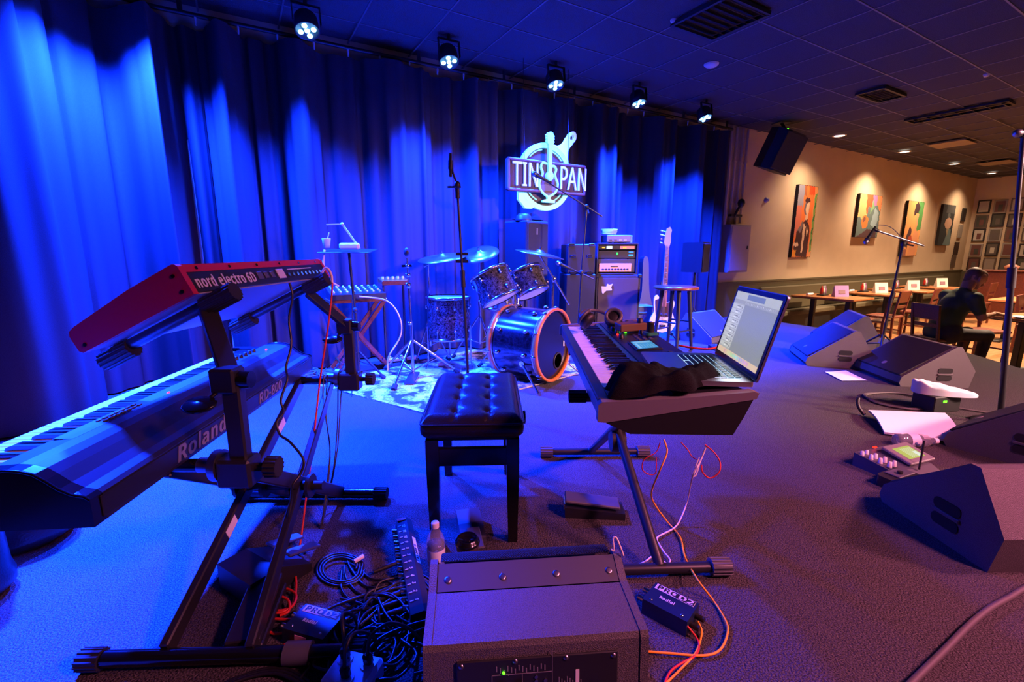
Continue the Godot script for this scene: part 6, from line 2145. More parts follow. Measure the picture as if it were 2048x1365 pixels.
func stage_right_things() -> void:
	# sheet of paper
	var st := S()
	sheet(st, 10, 8, func(u, v):
		var p: Vector3 = Vector3(2.965, 0, -3.985).lerp(Vector3(3.20, 0, -3.995), u).lerp(Vector3(3.02, 0, -4.30).lerp(Vector3(3.25, 0, -4.335), u), v)
		return p + Vector3(0, 0.007 + 0.003 * sin(u * 5.0) * sin(v * 4.0), 0))
	one("paper_sheet", "white sheet of paper lying flat on the carpet before the monitors", "paper", st, M.paper)
	# folded towel on a small box
	var o := thing("receiver_box", "small black box with a green light under the white towel", "receiver", Vector3(3.13, 0, -3.25), 0.2)
	st = S()
	box(st, Vector3(0, 0.06, 0), Vector3(0.24, 0.12, 0.16), Basis(), 0.006)
	part(o, "case", st, M.black)
	st = S()
	box(st, Vector3(-0.03, 0.085, 0.081), Vector3(0.03, 0.016, 0.003))
	part(o, "power_light", st, M.led_green)
	st = S()
	sheet(st, 48, 14, func(u, v):
		var a: float = u * TAU
		var r: float = 1.0 - v
		var cx: float = signf(cos(a)) * pow(absf(cos(a)), 0.55)
		var cz: float = signf(sin(a)) * pow(absf(sin(a)), 0.7)
		var x: float = 0.19 * minf(r * 1.25, 1.0) * cx
		var z: float = 0.085 * minf(r * 1.25, 1.0) * cz * (1.0 - 1.6 * maxf(x, 0.0))
		var hgt: float = lerpf(0.085, 0.022, clampf((x + 0.17) / 0.36, 0, 1))
		var y: float = hgt if r < 0.7 else hgt * sqrt(maxf(0.0, 1.0 - pow((r - 0.7) / 0.3, 2)))
		return Vector3(x, 0.121 + y * (1.0 + 0.10 * sin(x * 60.0 + z * 25.0) + 0.08 * sin(z * 90.0)), -z))
	var tw := one("white_towel", "folded white towel resting on the small black box", "towel", st, M.towel)
	tw.transform = Transform3D(Basis(Vector3.UP, -0.35), Vector3(3.17, 0.0, -3.24))
	# coiled cable on the carpet
	st = S()
	var p := []
	for i in 60:
		var a := TAU * i / 19.0
		p.append(Vector3(3.02 + (0.24 - 0.02 * sin(i * 0.7)) * cos(a), 0.007 + 0.0001 * i, -3.42 + (0.20 + 0.015 * sin(i * 1.3)) * sin(a)))
	p.append(Vector3(3.5, 0.007, -3.1))
	tube(st, curve(p, 2), 0.006, 6)
	one("coiled_cable", "dark cable coiled on the carpet beside the white towel", "cable", st, M.cable_grey)
	# pad of papers, curled up against the monitor
	o = thing("paper_pad", "stack of white pages propped against the black floor monitor", "papers", Vector3(2.62, 0, -2.83))
	st = S()
	var pad := func(u: float, v: float, l: float):
		var q: Vector3 = Vector3(2.36, 0.012, -2.75).lerp(Vector3(2.70, 0.02, -2.58), u).lerp(Vector3(2.52, 0.035, -3.10).lerp(Vector3(2.83, 0.10, -2.86), u), v)
		return q + Vector3(0, 0.02 * sin(v * PI) + l, 0)
	sheet(st, 10, 10, func(u, v): return pad.call(u, v, 0.012))
	wpart(o, "top_page", st, M.paper)
	for k in 3:
		st = S()
		sheet(st, 8, 8, func(u, v): return pad.call(u, v, 0.003 * k))
		wpart(o, "page", st, M.paper)
	st = S()
	var loop := []
	for i in 9: loop.append(Vector3(2.50 - 0.02 * sin(PI * i / 8.0), 0.01 + 0.012 * i, -3.10 - 0.01 * i))
	tube(st, loop, 0.012, 6)
	wpart(o, "binder_spine", st, M.black)
	# bottle lying down
	o = thing("water_bottle", "clear water bottle lying on its side before the papers", "bottle", Vector3(2.30, 0.034, -2.60))
	o.basis = Basis(Vector3.UP, -0.05) * Basis(Vector3.BACK, -PI / 2)
	bottle_parts(o, 0.25)
	# small digital mixer
	o = thing("digital_mixer", "small grey digital mixer with a lit yellow green screen", "mixer", Vector3(2.05, 0, -2.26), 0.35)
	st = S()
	prism(st, [Vector2(-0.14, 0), Vector2(0.12, 0), Vector2(0.12, 0.02), Vector2(0.06, 0.05), Vector2(-0.14, 0.075)], -0.15, 0.15, Transform3D(Basis(Vector3(0, 0, 1), Vector3(0, 1, 0), Vector3(-1, 0, 0)), Vector3.ZERO))
	part(o, "case", st, M.plastic_grey)
	var ml := Transform3D(Basis(Vector3.RIGHT, 0.24), Vector3(0.06, 0.082, -0.02))
	st = S()
	box(st, ml * Vector3(0.03, 0.0, 0), Vector3(0.20, 0.016, 0.15), ml.basis, 0.004)
	part(o, "screen_frame", st, M.silver)
	var im := Image.create(64, 44, false, Image.FORMAT_RGB8)
	im.fill(Color(0.80, 0.80, 0.42))
	for i in 7: im.fill_rect(Rect2i(20 + 6 * i, 6, 3, 34), Color(0.92, 0.93, 0.78))
	im.fill_rect(Rect2i(44, 22, 16, 18), Color(0.96, 0.97, 0.92))
	var sm := mat(Color.BLACK, 0.2)
	sm.emission_enabled = true
	sm.emission = Color.BLACK
	sm.emission_texture = ImageTexture.create_from_image(im)
	sm.emission_energy_multiplier = 0.9
	st = S()
	sheet(st, 1, 1, func(u, v): return ml * Vector3(-0.035 + 0.13 * u, 0.0087, 0.045 - 0.09 * v))
	part(o, "display_screen", st, sm)
	for i in 8:
		st = S()
		lathe(st, [Vector2(0.011, 0), Vector2(0.008, 0.028), Vector2(0, 0.029)], 12, Transform3D(Basis(), Vector3(-0.13 + 0.035 * (i % 2), 0.062, -0.11 + 0.045 * (i / 2))))
		part(o, "knob", st, M.off_white)
	st = S()
	cyl(st, Vector3(0.01, 0.05, 0.08), Vector3(0.03, 0.20, 0.07), 0.005, -1, 8)
	part(o, "antenna", st, M.black)
	for q in [[-0.14, 0.055, 0.08, 0], [0.0, 0.085, -0.13, 1]]:
		st = S()
		box(st, Vector3(q[0], q[1], q[2]), Vector3(0.02, 0.006, 0.010))
		part(o, "indicator_light", st, M.led_red if q[3] else M.led_cyan)
	o = thing("wireless_pack", "small dark wireless box beside the digital mixer", "receiver", Vector3(1.93, 0, -2.12), 0.4)
	st = S()
	prism(st, rrect(0.20, 0.11, 0.03), 0.0, 0.055, Transform3D(Basis(Vector3.RIGHT, -PI / 2), Vector3.ZERO))
	part(o, "case", st, M.black_satin)
	st = S()
	box(st, Vector3(0.02, 0.058, -0.01), Vector3(0.13, 0.008, 0.07), Basis(), 0.003)
	part(o, "lid", st, M.plastic_grey)
	st = S()
	cyl(st, Vector3(0.0, 0.06, 0), Vector3(0.0, 0.075, 0), 0.012, -1, 12)
	part(o, "knob", st, M.black)

func bottle_parts(o: Node3D, h: float) -> void:  # stands on its base along local y
	var st := S()
	var k := h / 0.205
	lathe(st, [Vector2(0, 0.004), Vector2(0.022, 0), Vector2(0.031, 0.008), Vector2(0.0325, 0.03), Vector2(0.030, 0.04), Vector2(0.0325, 0.05), Vector2(0.0325, 0.115), Vector2(0.032, 0.13), Vector2(0.028, 0.15), Vector2(0.016, 0.172), Vector2(0.0125, 0.18), Vector2(0.0125, 0.19), Vector2(0, 0.19)].map(func(p): return p * k), 24)
	part(o, "bottle_wall", st, M.pet)
	st = S()
	lathe(st, [Vector2(0, 0.008), Vector2(0.029, 0.01), Vector2(0.030, 0.03), Vector2(0.030, 0.12), Vector2(0, 0.121)].map(func(p): return p * k), 24)
	var w := mat(Color(0.90, 0.94, 0.98, 0.05), 0.02)
	w.refraction_enabled = true
	w.refraction_scale = 0.033
	part(o, "water", st, w)
	st = S()
	lathe(st, [Vector2(0.0330, 0.062), Vector2(0.0332, 0.105)].map(func(p): return p * k), 24)
	part(o, "paper_label", st, mat(Color(0.85, 0.88, 0.90), 0.6))
	st = S()
	for q in [[0.6, 0.088, 0.012], [0.9, 0.078, 0.009], [0.3, 0.078, 0.008]]:
		ball(st, Vector3(cos(q[0] + 0.6) * 0.0325 * k, q[1] * k, sin(q[0] + 0.6) * 0.0325 * k), Vector3(0.002, q[2], q[2]), 10, Basis(Vector3.UP, -(q[0] + 0.6)))
	part(o, "label_print", st, mat(Color(0.35, 0.42, 0.62), 0.6))
	st = S()
	lathe(st, [Vector2(0.0145, 0.184), Vector2(0.0145, 0.200), Vector2(0.013, 0.203), Vector2(0, 0.203)].map(func(p): return p * k), 20)
	part(o, "cap", st, M.white)

# ---------- small things on the carpet ----------
func di_box(at: Vector3, yaw: float, label: String, left: bool) -> void:
	var o := thing("di_box", label, "direct box", at, yaw)
	var st := S()
	box(st, Vector3(0, 0.022, 0), Vector3(0.125, 0.044, 0.085), Basis(), 0.003)
	part(o, "body", st, M.di_blue)
	st = S()
	prism(st, [Vector2(-0.055, 0.0), Vector2(0.055, 0.0), Vector2(0.05, 0.05), Vector2(-0.05, 0.05)], -0.072, 0.072, Transform3D(Basis(Vector3(0, 0, 1), Vector3(0, 1, 0), Vector3(-1, 0, 0)), Vector3.ZERO))
	part(o, "sleeve", st, M.di_blue)
	var flat := Basis(Vector3.RIGHT, -PI / 2)
	st = S()
	box(st, Vector3(0, 0.0506, -0.034), Vector3(0.128, 0.0012, 0.026))
	part(o, "name_plate", st, M.print)
	words(o, "name_lettering", "PRO", 0.020, Transform3D(flat * Basis.from_scale(Vector3(1.3, 1, 1)), Vector3(-0.060, 0.0516, -0.034)), M.black, true, 0.0006)
	st = S()
	box(st, Vector3(0.034, 0.0514, -0.034), Vector3(0.058, 0.0008, 0.023))
	part(o, "name_block", st, M.black)
	words(o, "name_lettering", "D2", 0.020, Transform3D(flat * Basis.from_scale(Vector3(1.5, 1, 1)), Vector3(0.010, 0.0520, -0.034)), M.print, true, 0.0006)
	words(o, "maker_lettering", "Radial", 0.012, Transform3D(flat, Vector3(-0.035, 0.0508, 0.006)), M.print, true, 0.0006)
	for x in [-0.05, 0.05]:
		st = S()
		lathe(st, [Vector2(0.005, 0), Vector2(0.004, 0.002), Vector2(0, 0.002)], 10, Transform3D(Basis(), Vector3(x, 0.0505, 0.035)))
		part(o, "screw", st, M.chrome)
	for x in [-1, 1]:
		for z in [-0.022, 0.022]:
			st = S()
			cyl(st, Vector3(x * 0.066, 0.024, z), Vector3(x * 0.10, 0.024, z), 0.009, -1, 10)
			part(o, "plug", st, M.chrome if x < 0 else M.black)
	if left:
		var fz := Transform3D(Basis(Vector3.RIGHT, -0.1), Vector3(0, 0.0, 0.0565))
		st = S()
		box(st, Vector3(-0.005, 0.034, 0.0545), Vector3(0.04, 0.016, 0.0015), Basis(Vector3.RIGHT, -0.1))
		part(o, "tape_label", st, mat(Color(0.88, 0.62, 0.66), 0.7))
		words(o, "owner_lettering", "GEM", 0.014, Transform3D(Basis(Vector3.RIGHT, -0.1), Vector3(-0.018, 0.014, 0.0565)), M.print, true, 0.0008)

func floor_things() -> void:
	di_box(Vector3(-0.600, 0, -1.205), -0.30, "dark blue direct box marked GEM amid the tangled cables", true)
	di_box(Vector3(0.508, 0, -1.285), -0.72, "dark blue direct box beside the foot of the X stand", false)
	# power block with plugs
	var o := thing("power_block", "white mains outlet block with black plugs in the tangled cables", "power outlet", Vector3(-0.425, 0, -1.035), -0.25)
	var st := S()
	box(st, Vector3(0, 0.03, 0), Vector3(0.13, 0.06, 0.11), Basis(), 0.010)
	part(o, "case", st, M.white)
	for q in [[-0.035, -0.02], [0.035, -0.02], [0.0, 0.03]]:
		st = S()
		cyl(st, Vector3(q[0], 0.058, q[1]), Vector3(q[0], 0.064, q[1]), 0.022, -1, 18)
		part(o, "socket", st, M.white)
		st = S()
		box(st, Vector3(q[0], 0.078, q[1]), Vector3(0.026, 0.032, 0.022), Basis(Vector3.RIGHT, 0.15), 0.006)
		var pl := part(o, "plug", st, M.black)
		st = S()
		tube(st, curve([Vector3(q[0], 0.09, q[1]), Vector3(q[0] * 1.2, 0.14, q[1] - 0.01), Vector3(q[0] * 2.0, 0.15, q[1] - 0.05), Vector3(q[0] * 2.5, 0.08, q[1] - 0.12), Vector3(q[0] * 3.0, 0.008, q[1] - 0.16)], 6), 0.005, 6)
		part(pl, "lead", st, M.cable_black)
	# stage snake box
	var a := Vector3(-0.455, 0, -1.745)
	var b := Vector3(-0.283, 0, -1.235)
	o = thing("snake_box", "long black twelve channel snake box with white numbers", "stage box", (a + b) / 2, atan2(-(b - a).z, (b - a).x))
	var L := (b - a).length()
	st = S()
	prism(st, [Vector2(-0.035, 0.0), Vector2(0.035, 0.0), Vector2(0.03, 0.05), Vector2(-0.012, 0.056), Vector2(-0.035, 0.035)], -L / 2, L / 2, Transform3D(Basis(Vector3(0, 0, 1), Vector3(0, 1, 0), Vector3(-1, 0, 0)), Vector3.ZERO))
	part(o, "case", st, M.rubber)
	st = S()
	box(st, Vector3(-L / 2 + 0.012, 0.056, 0.008), Vector3(0.018, 0.004, 0.036), Basis(), 0.001)
	part(o, "end_label", st, mat(Color(0.92, 0.20, 0.12), 0.6))
	var turned := Basis(Vector3.RIGHT, -PI / 2) * Basis(Vector3.BACK, -PI / 2)
	for i in 12:
		var x := L / 2 - 0.055 - 0.039 * i
		st = S()
		cyl(st, Vector3(x, 0.03, 0.033), Vector3(x, 0.032, 0.05), 0.012, -1, 12)
		part(o, "jack_socket", st, M.chrome)
		words(o, "channel_number", str(i + 1), 0.012, Transform3D(Basis(Vector3.RIGHT, -PI / 2 - 0.13) , Vector3(x - 0.006, 0.0555, 0.004)), M.print, true, 0.0006)
		st = S()
		box(st, Vector3(x, 0.0545, 0.020), Vector3(0.003, 0.001, 0.012), Basis(Vector3.RIGHT, 0.13))
		part(o, "channel_mark", st, M.print)
	st = S()
	box(st, Vector3(-0.06, 0.0425, -0.026), Vector3(0.16, 0.0012, 0.02), Basis(Vector3.RIGHT, -0.73))
	part(o, "white_label", st, M.label_white)
	words(o, "label_lettering", "C.B.I. DROP 12", 0.011, Transform3D(Basis(Vector3.UP, PI) * Basis(Vector3.RIGHT, -PI / 2 + 0.73), Vector3(0.012, 0.0436, -0.0265)), M.black, true, 0.0006)
	# plugs along its side
	for i in 5:
		var x := L / 2 - 0.055 - 0.039 * i * (1.0 if i < 4 else 1.5)
		st = S()
		cyl(st, Vector3(x, 0.032, 0.05), Vector3(x + 0.004 * i, 0.026, 0.13), 0.009, 0.006, 10)
		part(o, "plug", st, M.black)
	# bottle, cup
	o = thing("standing_water_bottle", "clear water bottle with a white cap standing behind the powered monitor", "bottle", Vector3(-0.274, 0, -1.482), 2.2)
	bottle_parts(o, 0.205)
	o = thing("coffee_cup", "dark coffee cup with a black lid beside the water bottle", "cup", Vector3(-0.162, 0, -1.50))
	st = S()
	lathe(st, [Vector2(0, 0), Vector2(0.030, 0), Vector2(0.042, 0.112), Vector2(0.041, 0.113), Vector2(0, 0.113)], 28)
	part(o, "cup", st, mat(Color(0.16, 0.10, 0.10), 0.6))
	st = S()
	lathe(st, [Vector2(0.044, 0.108), Vector2(0.0455, 0.112), Vector2(0.044, 0.118), Vector2(0.038, 0.121), Vector2(0.037, 0.130), Vector2(0.034, 0.131), Vector2(0.031, 0.124), Vector2(0, 0.123)], 28)
	var lid := part(o, "lid", st, M.black_gloss)
	st = S()
	box(st, Vector3(0, 0.126, 0.012), Vector3(0.022, 0.005, 0.014), Basis(), 0.002)
	part(lid, "sip_tab", st, M.black_gloss)
	# pedals
	o = thing("sustain_pedal", "grey sustain pedal on the carpet under the bench", "pedal", Vector3(-0.165, 0, -1.70), 0.25)
	st = S()
	prism(st, [Vector2(-0.11, 0), Vector2(0.05, 0), Vector2(0.05, 0.02), Vector2(-0.02, 0.05), Vector2(-0.11, 0.06)], -0.05, 0.05, Transform3D(Basis(Vector3(0, 0, 1), Vector3(0, 1, 0), Vector3(-1, 0, 0)), Vector3.ZERO))
	part(o, "housing", st, M.plastic_grey)
	st = S()
	box(st, Vector3(0, 0.045, 0.08), Vector3(0.055, 0.010, 0.12), Basis(Vector3.RIGHT, 0.12), 0.004)
	part(o, "treadle", st, M.plastic_grey)
	o = thing("volume_pedal", "wide chrome edged volume pedal behind the X stand leg", "pedal", Vector3(0.365, 0, -1.87), 1.5)
	st = S()
	prism(st, [Vector2(-0.13, 0), Vector2(0.13, 0), Vector2(0.13, 0.03), Vector2(-0.13, 0.05)], -0.05, 0.05, Transform3D(Basis(Vector3(0, 0, 1), Vector3(0, 1, 0), Vector3(-1, 0, 0)), Vector3.ZERO))
	part(o, "base", st, M.black_satin)
	st = S()
	box(st, Vector3(0, 0.062, -0.01), Vector3(0.09, 0.014, 0.24), Basis(Vector3.RIGHT, 0.10), 0.004)
	part(o, "treadle", st, M.plastic_grey)
	st = S()
	box(st, Vector3(0, 0.045, -0.131), Vector3(0.07, 0.03, 0.008), Basis(), 0.003)
	part(o, "toe_bar", st, M.chrome)
	o = thing("piano_pedal_unit", "black pedal unit with two metal treadles beside the piano stand legs", "pedal", Vector3(-0.87, 0, -1.46), 2.6)
	st = S()
	prism(st, [Vector2(-0.12, 0), Vector2(0.10, 0), Vector2(0.10, 0.03), Vector2(-0.02, 0.09), Vector2(-0.12, 0.09)], -0.10, 0.10, Transform3D(Basis(Vector3(0, 0, 1), Vector3(0, 1, 0), Vector3(-1, 0, 0)), Vector3.ZERO))
	part(o, "housing", st, M.black)
	for x in [-0.05, 0.05]:
		st = S()
		box(st, Vector3(x, 0.07, 0.10), Vector3(0.05, 0.010, 0.13), Basis(Vector3.RIGHT, 0.25), 0.004)
		part(o, "treadle", st, M.steel)
	o = thing("expression_pedal", "black expression pedal lying between the piano stand legs", "pedal", Vector3(-0.80, 0, -1.25), 0.2)
	st = S()
	box(st, Vector3(0, 0.02, 0), Vector3(0.11, 0.035, 0.26), Basis(), 0.004)
	part(o, "base", st, M.black)
	st = S()
	box(st, Vector3(0, 0.058, 0), Vector3(0.095, 0.02, 0.25), Basis(Vector3.RIGHT, 0.12), 0.004)
	part(o, "treadle", st, M.black_satin)
	# soft black bags under the near end of the stage piano
	for q in [[Vector3(-1.97, 0, -1.68), 0.15, 0.24, "low black cylindrical bag on the carpet under the stage piano"], [Vector3(-1.83, 0, -1.35), 0.115, 0.42, "tall black cylindrical bag on the carpet at the piano's near end"]]:
		o = thing("round_bag", q[3], "bag", q[0])
		st = S()
		lathe(st, [Vector2(0, 0.0), Vector2(q[1] * 0.8, 0.0), Vector2(q[1] * 1.05, 0.03), Vector2(q[1] * 1.08, 0.06), Vector2(q[1], 0.10), Vector2(q[1] * 0.96, q[2] * 0.9), Vector2(q[1] * 0.85, q[2]), Vector2(0, q[2] + 0.01)], 28)
		part(o, "bag_body", st, M.leather)
		st = S()
		tube(st, range(29).map(func(i): return Vector3(q[1] * 0.93 * cos(TAU * i / 28.0), q[2] * 0.93, q[1] * 0.93 * sin(TAU * i / 28.0))), 0.006, 6)
		part(o, "piping", st, M.leather)

func cord(called: String, label: String, pts: Array, r: float, m: Material, group := "") -> MeshInstance3D:
	var st := S()
	tube(st, curve(pts, 5), r, 8)
	return one(called, label, "cable", st, m, group)

func cables() -> void:
	var o := cord("red_cable", "long red cable hanging from the red keyboard to a coil on the carpet", [Vector3(-0.852, 1.042, -2.060), Vector3(-0.823, 1.077, -2.060), Vector3(-0.801, 1.042, -2.060), Vector3(-0.797, 0.971, -2.040), Vector3(-0.813, 0.809, -2.000), Vector3(-0.843, 0.595, -1.950), Vector3(-0.849, 0.358, -1.850), Vector3(-0.842, 0.153, -1.720), Vector3(-0.833, 0.017, -1.620), Vector3(-0.834, -0.037, -1.560), Vector3(-0.796, 0.020, -1.441), Vector3(-0.833, 0.020, -1.472), Vector3(-0.844, 0.020, -1.521), Vector3(-0.808, 0.020, -1.505), Vector3(-0.760, 0.015, -1.427), Vector3(-0.725, 0.015, -1.344), Vector3(-0.721, 0.015, -1.300), Vector3(-0.754, 0.015, -1.285), Vector3(-0.808, 0.015, -1.321), Vector3(-0.820, 0.015, -1.366), Vector3(-0.777, 0.015, -1.383), Vector3(-0.724, 0.020, -1.349), Vector3(-0.712, 0.020, -1.300), Vector3(-0.738, 0.020, -1.271), Vector3(-0.781, 0.020, -1.279), Vector3(-0.815, 0.020, -1.326), Vector3(-0.799, 0.025, -1.343), Vector3(-0.738, 0.025, -1.321), Vector3(-0.714, 0.020, -1.279), Vector3(-0.736, 0.015, -1.264)], 0.0042, M.cable_red)
	var st := S()
	tube(st, curve([Vector3(-0.852, 1.042, -2.060), Vector3(-0.823, 1.077, -2.060), Vector3(-0.801, 1.042, -2.060), Vector3(-0.797, 0.971, -2.040), Vector3(-0.813, 0.809, -2.000), Vector3(-0.843, 0.595, -1.950), Vector3(-0.849, 0.358, -1.850), Vector3(-0.842, 0.153, -1.720), Vector3(-0.833, 0.017, -1.620), Vector3(-0.834, -0.037, -1.560), Vector3(-0.796, 0.020, -1.441), Vector3(-0.833, 0.020, -1.472), Vector3(-0.844, 0.020, -1.521), Vector3(-0.808, 0.020, -1.505), Vector3(-0.760, 0.015, -1.427), Vector3(-0.725, 0.015, -1.344), Vector3(-0.721, 0.015, -1.300), Vector3(-0.754, 0.015, -1.285), Vector3(-0.808, 0.015, -1.321), Vector3(-0.820, 0.015, -1.366), Vector3(-0.777, 0.015, -1.383), Vector3(-0.724, 0.020, -1.349), Vector3(-0.712, 0.020, -1.300), Vector3(-0.738, 0.020, -1.271), Vector3(-0.781, 0.020, -1.279), Vector3(-0.815, 0.020, -1.326), Vector3(-0.799, 0.025, -1.343), Vector3(-0.738, 0.025, -1.321), Vector3(-0.714, 0.020, -1.279), Vector3(-0.736, 0.015, -1.264)].slice(0, 4), 5).slice(2, 13), 0.0058, 8)
	part(o, "white_boot", st, M.cable_white)
	cord("red_cable", "loop of red cable plugged into the direct box marked GEM", [Vector3(-0.658, 0.030, -1.235), Vector3(-0.701, 0.020, -1.243), Vector3(-0.777, 0.012, -1.251), Vector3(-0.789, 0.012, -1.203), Vector3(-0.749, 0.012, -1.158), Vector3(-0.698, 0.012, -1.144), Vector3(-0.651, 0.012, -1.167)], 0.004, M.cable_red)
	cord("red_cable", "short red cable end with a pale sleeve beside the direct box marked GEM", [Vector3(-0.777, 0.012, -1.251), Vector3(-0.755, 0.012, -1.216), Vector3(-0.721, 0.012, -1.197), Vector3(-0.690, 0.012, -1.201)], 0.004, M.cable_red)
	cord("black_lead", "wavy black power lead hanging from the red keyboard's rear panel", [Vector3(-0.930, 1.053, -1.860), Vector3(-0.901, 1.037, -1.860), Vector3(-0.883, 0.973, -1.850), Vector3(-0.896, 0.879, -1.830), Vector3(-0.881, 0.783, -1.800), Vector3(-0.886, 0.703, -1.750), Vector3(-0.870, 0.661, -1.720), Vector3(-0.882, 0.593, -1.680), Vector3(-0.866, 0.550, -1.660), Vector3(-0.875, 0.525, -1.620), Vector3(-0.856, 0.484, -1.600), Vector3(-0.812, 0.464, -1.580), Vector3(-0.754, 0.409, -1.550), Vector3(-0.762, 0.361, -1.530), Vector3(-0.777, 0.334, -1.500), Vector3(-0.787, 0.280, -1.500), Vector3(-0.789, 0.234, -1.480), Vector3(-0.800, 0.169, -1.460), Vector3(-0.809, 0.129, -1.460)], 0.0048, M.cable_black)
	cord("black_lead", "thin black cable hanging behind the keyboard stand, beside the red cable", [Vector3(-0.871, 0.577, -2.100), Vector3(-0.872, 0.397, -2.050), Vector3(-0.824, 0.267, -1.950), Vector3(-0.807, 0.125, -1.850), Vector3(-0.809, -0.003, -1.750), Vector3(-0.814, -0.062, -1.700)], 0.0032, M.cable_black, "thin cables behind the keyboard stand")
	cord("black_lead", "thin black cable hanging behind the keyboard stand, beside the red cable", [Vector3(-0.887, 0.577, -2.100), Vector3(-0.880, 0.470, -2.050), Vector3(-0.849, 0.342, -2.000), Vector3(-0.805, 0.266, -1.900), Vector3(-0.800, 0.106, -1.800), Vector3(-0.797, 0.020, -1.750)], 0.003, M.cable_black, "thin cables behind the keyboard stand")
	cord("black_lead", "thin black cable hanging behind the keyboard stand, beside the red cable", [Vector3(-0.843, 0.533, -2.150), Vector3(-0.842, 0.328, -2.100), Vector3(-0.832, 0.169, -2.000), Vector3(-0.833, 0.048, -1.900), Vector3(-0.813, -0.050, -1.750)], 0.003, M.cable_black, "thin cables behind the keyboard stand")
	cord("black_lead", "thin black cable hanging behind the keyboard stand, beside the red cable", [Vector3(-0.823, 0.538, -2.150), Vector3(-0.824, 0.403, -2.100), Vector3(-0.811, 0.244, -2.000), Vector3(-0.819, 0.085, -1.900)], 0.003, M.cable_black, "thin cables behind the keyboard stand")
	cord("black_lead", "long black cable strung from the music stand down to the keyboard stand", [Vector3(-1.393, 0.733, -4.000), Vector3(-1.389, 0.221, -3.900), Vector3(-1.276, -0.011, -3.500), Vector3(-0.993, -0.028, -2.600), Vector3(-0.856, -0.041, -2.100), Vector3(-0.811, -0.026, -1.750), Vector3(-0.837, -0.027, -1.620)], 0.0045, M.cable_black)
	o = cord("coiled_black_cable", "black cable coiled on the carpet with a white tag", [Vector3(-0.538, 0.006, -1.490), Vector3(-0.535, 0.006, -1.451), Vector3(-0.553, 0.006, -1.422), Vector3(-0.586, 0.006, -1.409), Vector3(-0.627, 0.006, -1.413), Vector3(-0.669, 0.006, -1.435), Vector3(-0.702, 0.006, -1.470), Vector3(-0.719, 0.006, -1.511), Vector3(-0.715, 0.006, -1.549), Vector3(-0.689, 0.006, -1.575), Vector3(-0.647, 0.006, -1.580), Vector3(-0.600, 0.006, -1.564), Vector3(-0.561, 0.006, -1.531), Vector3(-0.547, 0.010, -1.485), Vector3(-0.544, 0.010, -1.451), Vector3(-0.559, 0.010, -1.426), Vector3(-0.588, 0.010, -1.414), Vector3(-0.625, 0.010, -1.418), Vector3(-0.661, 0.010, -1.437), Vector3(-0.690, 0.010, -1.467), Vector3(-0.705, 0.010, -1.503), Vector3(-0.701, 0.010, -1.536), Vector3(-0.678, 0.010, -1.558), Vector3(-0.642, 0.010, -1.563), Vector3(-0.601, 0.010, -1.549), Vector3(-0.567, 0.010, -1.521), Vector3(-0.556, 0.014, -1.480), Vector3(-0.553, 0.014, -1.451), Vector3(-0.566, 0.014, -1.429), Vector3(-0.591, 0.014, -1.419), Vector3(-0.622, 0.014, -1.422), Vector3(-0.654, 0.014, -1.438), Vector3(-0.678, 0.014, -1.465), Vector3(-0.691, 0.014, -1.495), Vector3(-0.687, 0.014, -1.523), Vector3(-0.668, 0.014, -1.542), Vector3(-0.637, 0.014, -1.546), Vector3(-0.603, 0.014, -1.534), Vector3(-0.573, 0.014, -1.510), Vector3(-0.565, 0.018, -1.475)], 0.0042, M.cable_black)
	st = S()
	cyl(st, Vector3(-0.585, 0.02, -1.515), Vector3(-0.56, 0.022, -1.545), 0.008, -1, 10)
	part(o, "white_tag", st, M.label_white)
	cord("yellow_cable", "yellow orange cable from the workstation keyboard curving across the carpet", [Vector3(0.615, 0.400, -1.750), Vector3(0.620, 0.360, -1.720), Vector3(0.590, 0.295, -1.700), Vector3(0.589, 0.150, -1.784), Vector3(0.614, 0.080, -1.805), Vector3(0.666, 0.010, -1.784), Vector3(0.683, 0.008, -1.682), Vector3(0.657, 0.008, -1.558), Vector3(0.632, 0.050, -1.383), Vector3(0.669, 0.008, -1.341), Vector3(0.672, 0.008, -1.256), Vector3(0.658, 0.008, -1.207), Vector3(0.607, 0.008, -1.144), Vector3(0.548, 0.008, -1.124), Vector3(0.464, 0.008, -1.131), Vector3(0.386, 0.008, -1.138)], 0.0036, M.cable_orange)
	cord("white_cable", "white cable from the workstation keyboard to the powered monitor", [Vector3(0.776, 0.388, -1.720), Vector3(0.746, 0.327, -1.700), Vector3(0.713, 0.273, -1.680), Vector3(0.755, 0.100, -1.811), Vector3(0.731, 0.040, -1.793), Vector3(0.687, 0.008, -1.751), Vector3(0.600, 0.008, -1.689), Vector3(0.584, 0.008, -1.666), Vector3(0.577, 0.008, -1.618), Vector3(0.536, 0.008, -1.566), Vector3(0.480, 0.008, -1.521), Vector3(0.394, 0.008, -1.488)], 0.0032, M.cable_white)
	cord("white_cable", "small loop tied in the white cable on the carpet", [Vector3(0.581, 0.012, -1.644), Vector3(0.585, 0.012, -1.582), Vector3(0.593, 0.012, -1.538), Vector3(0.578, 0.012, -1.515), Vector3(0.561, 0.012, -1.543), Vector3(0.571, 0.012, -1.612)], 0.003, M.cable_white)
	cord("white_cable", "white cable bundle tied under the rear of the workstation keyboard", [Vector3(0.746, 0.327, -1.700), Vector3(0.730, 0.278, -1.690), Vector3(0.716, 0.278, -1.690), Vector3(0.741, 0.348, -1.700)], 0.003, M.cable_white)
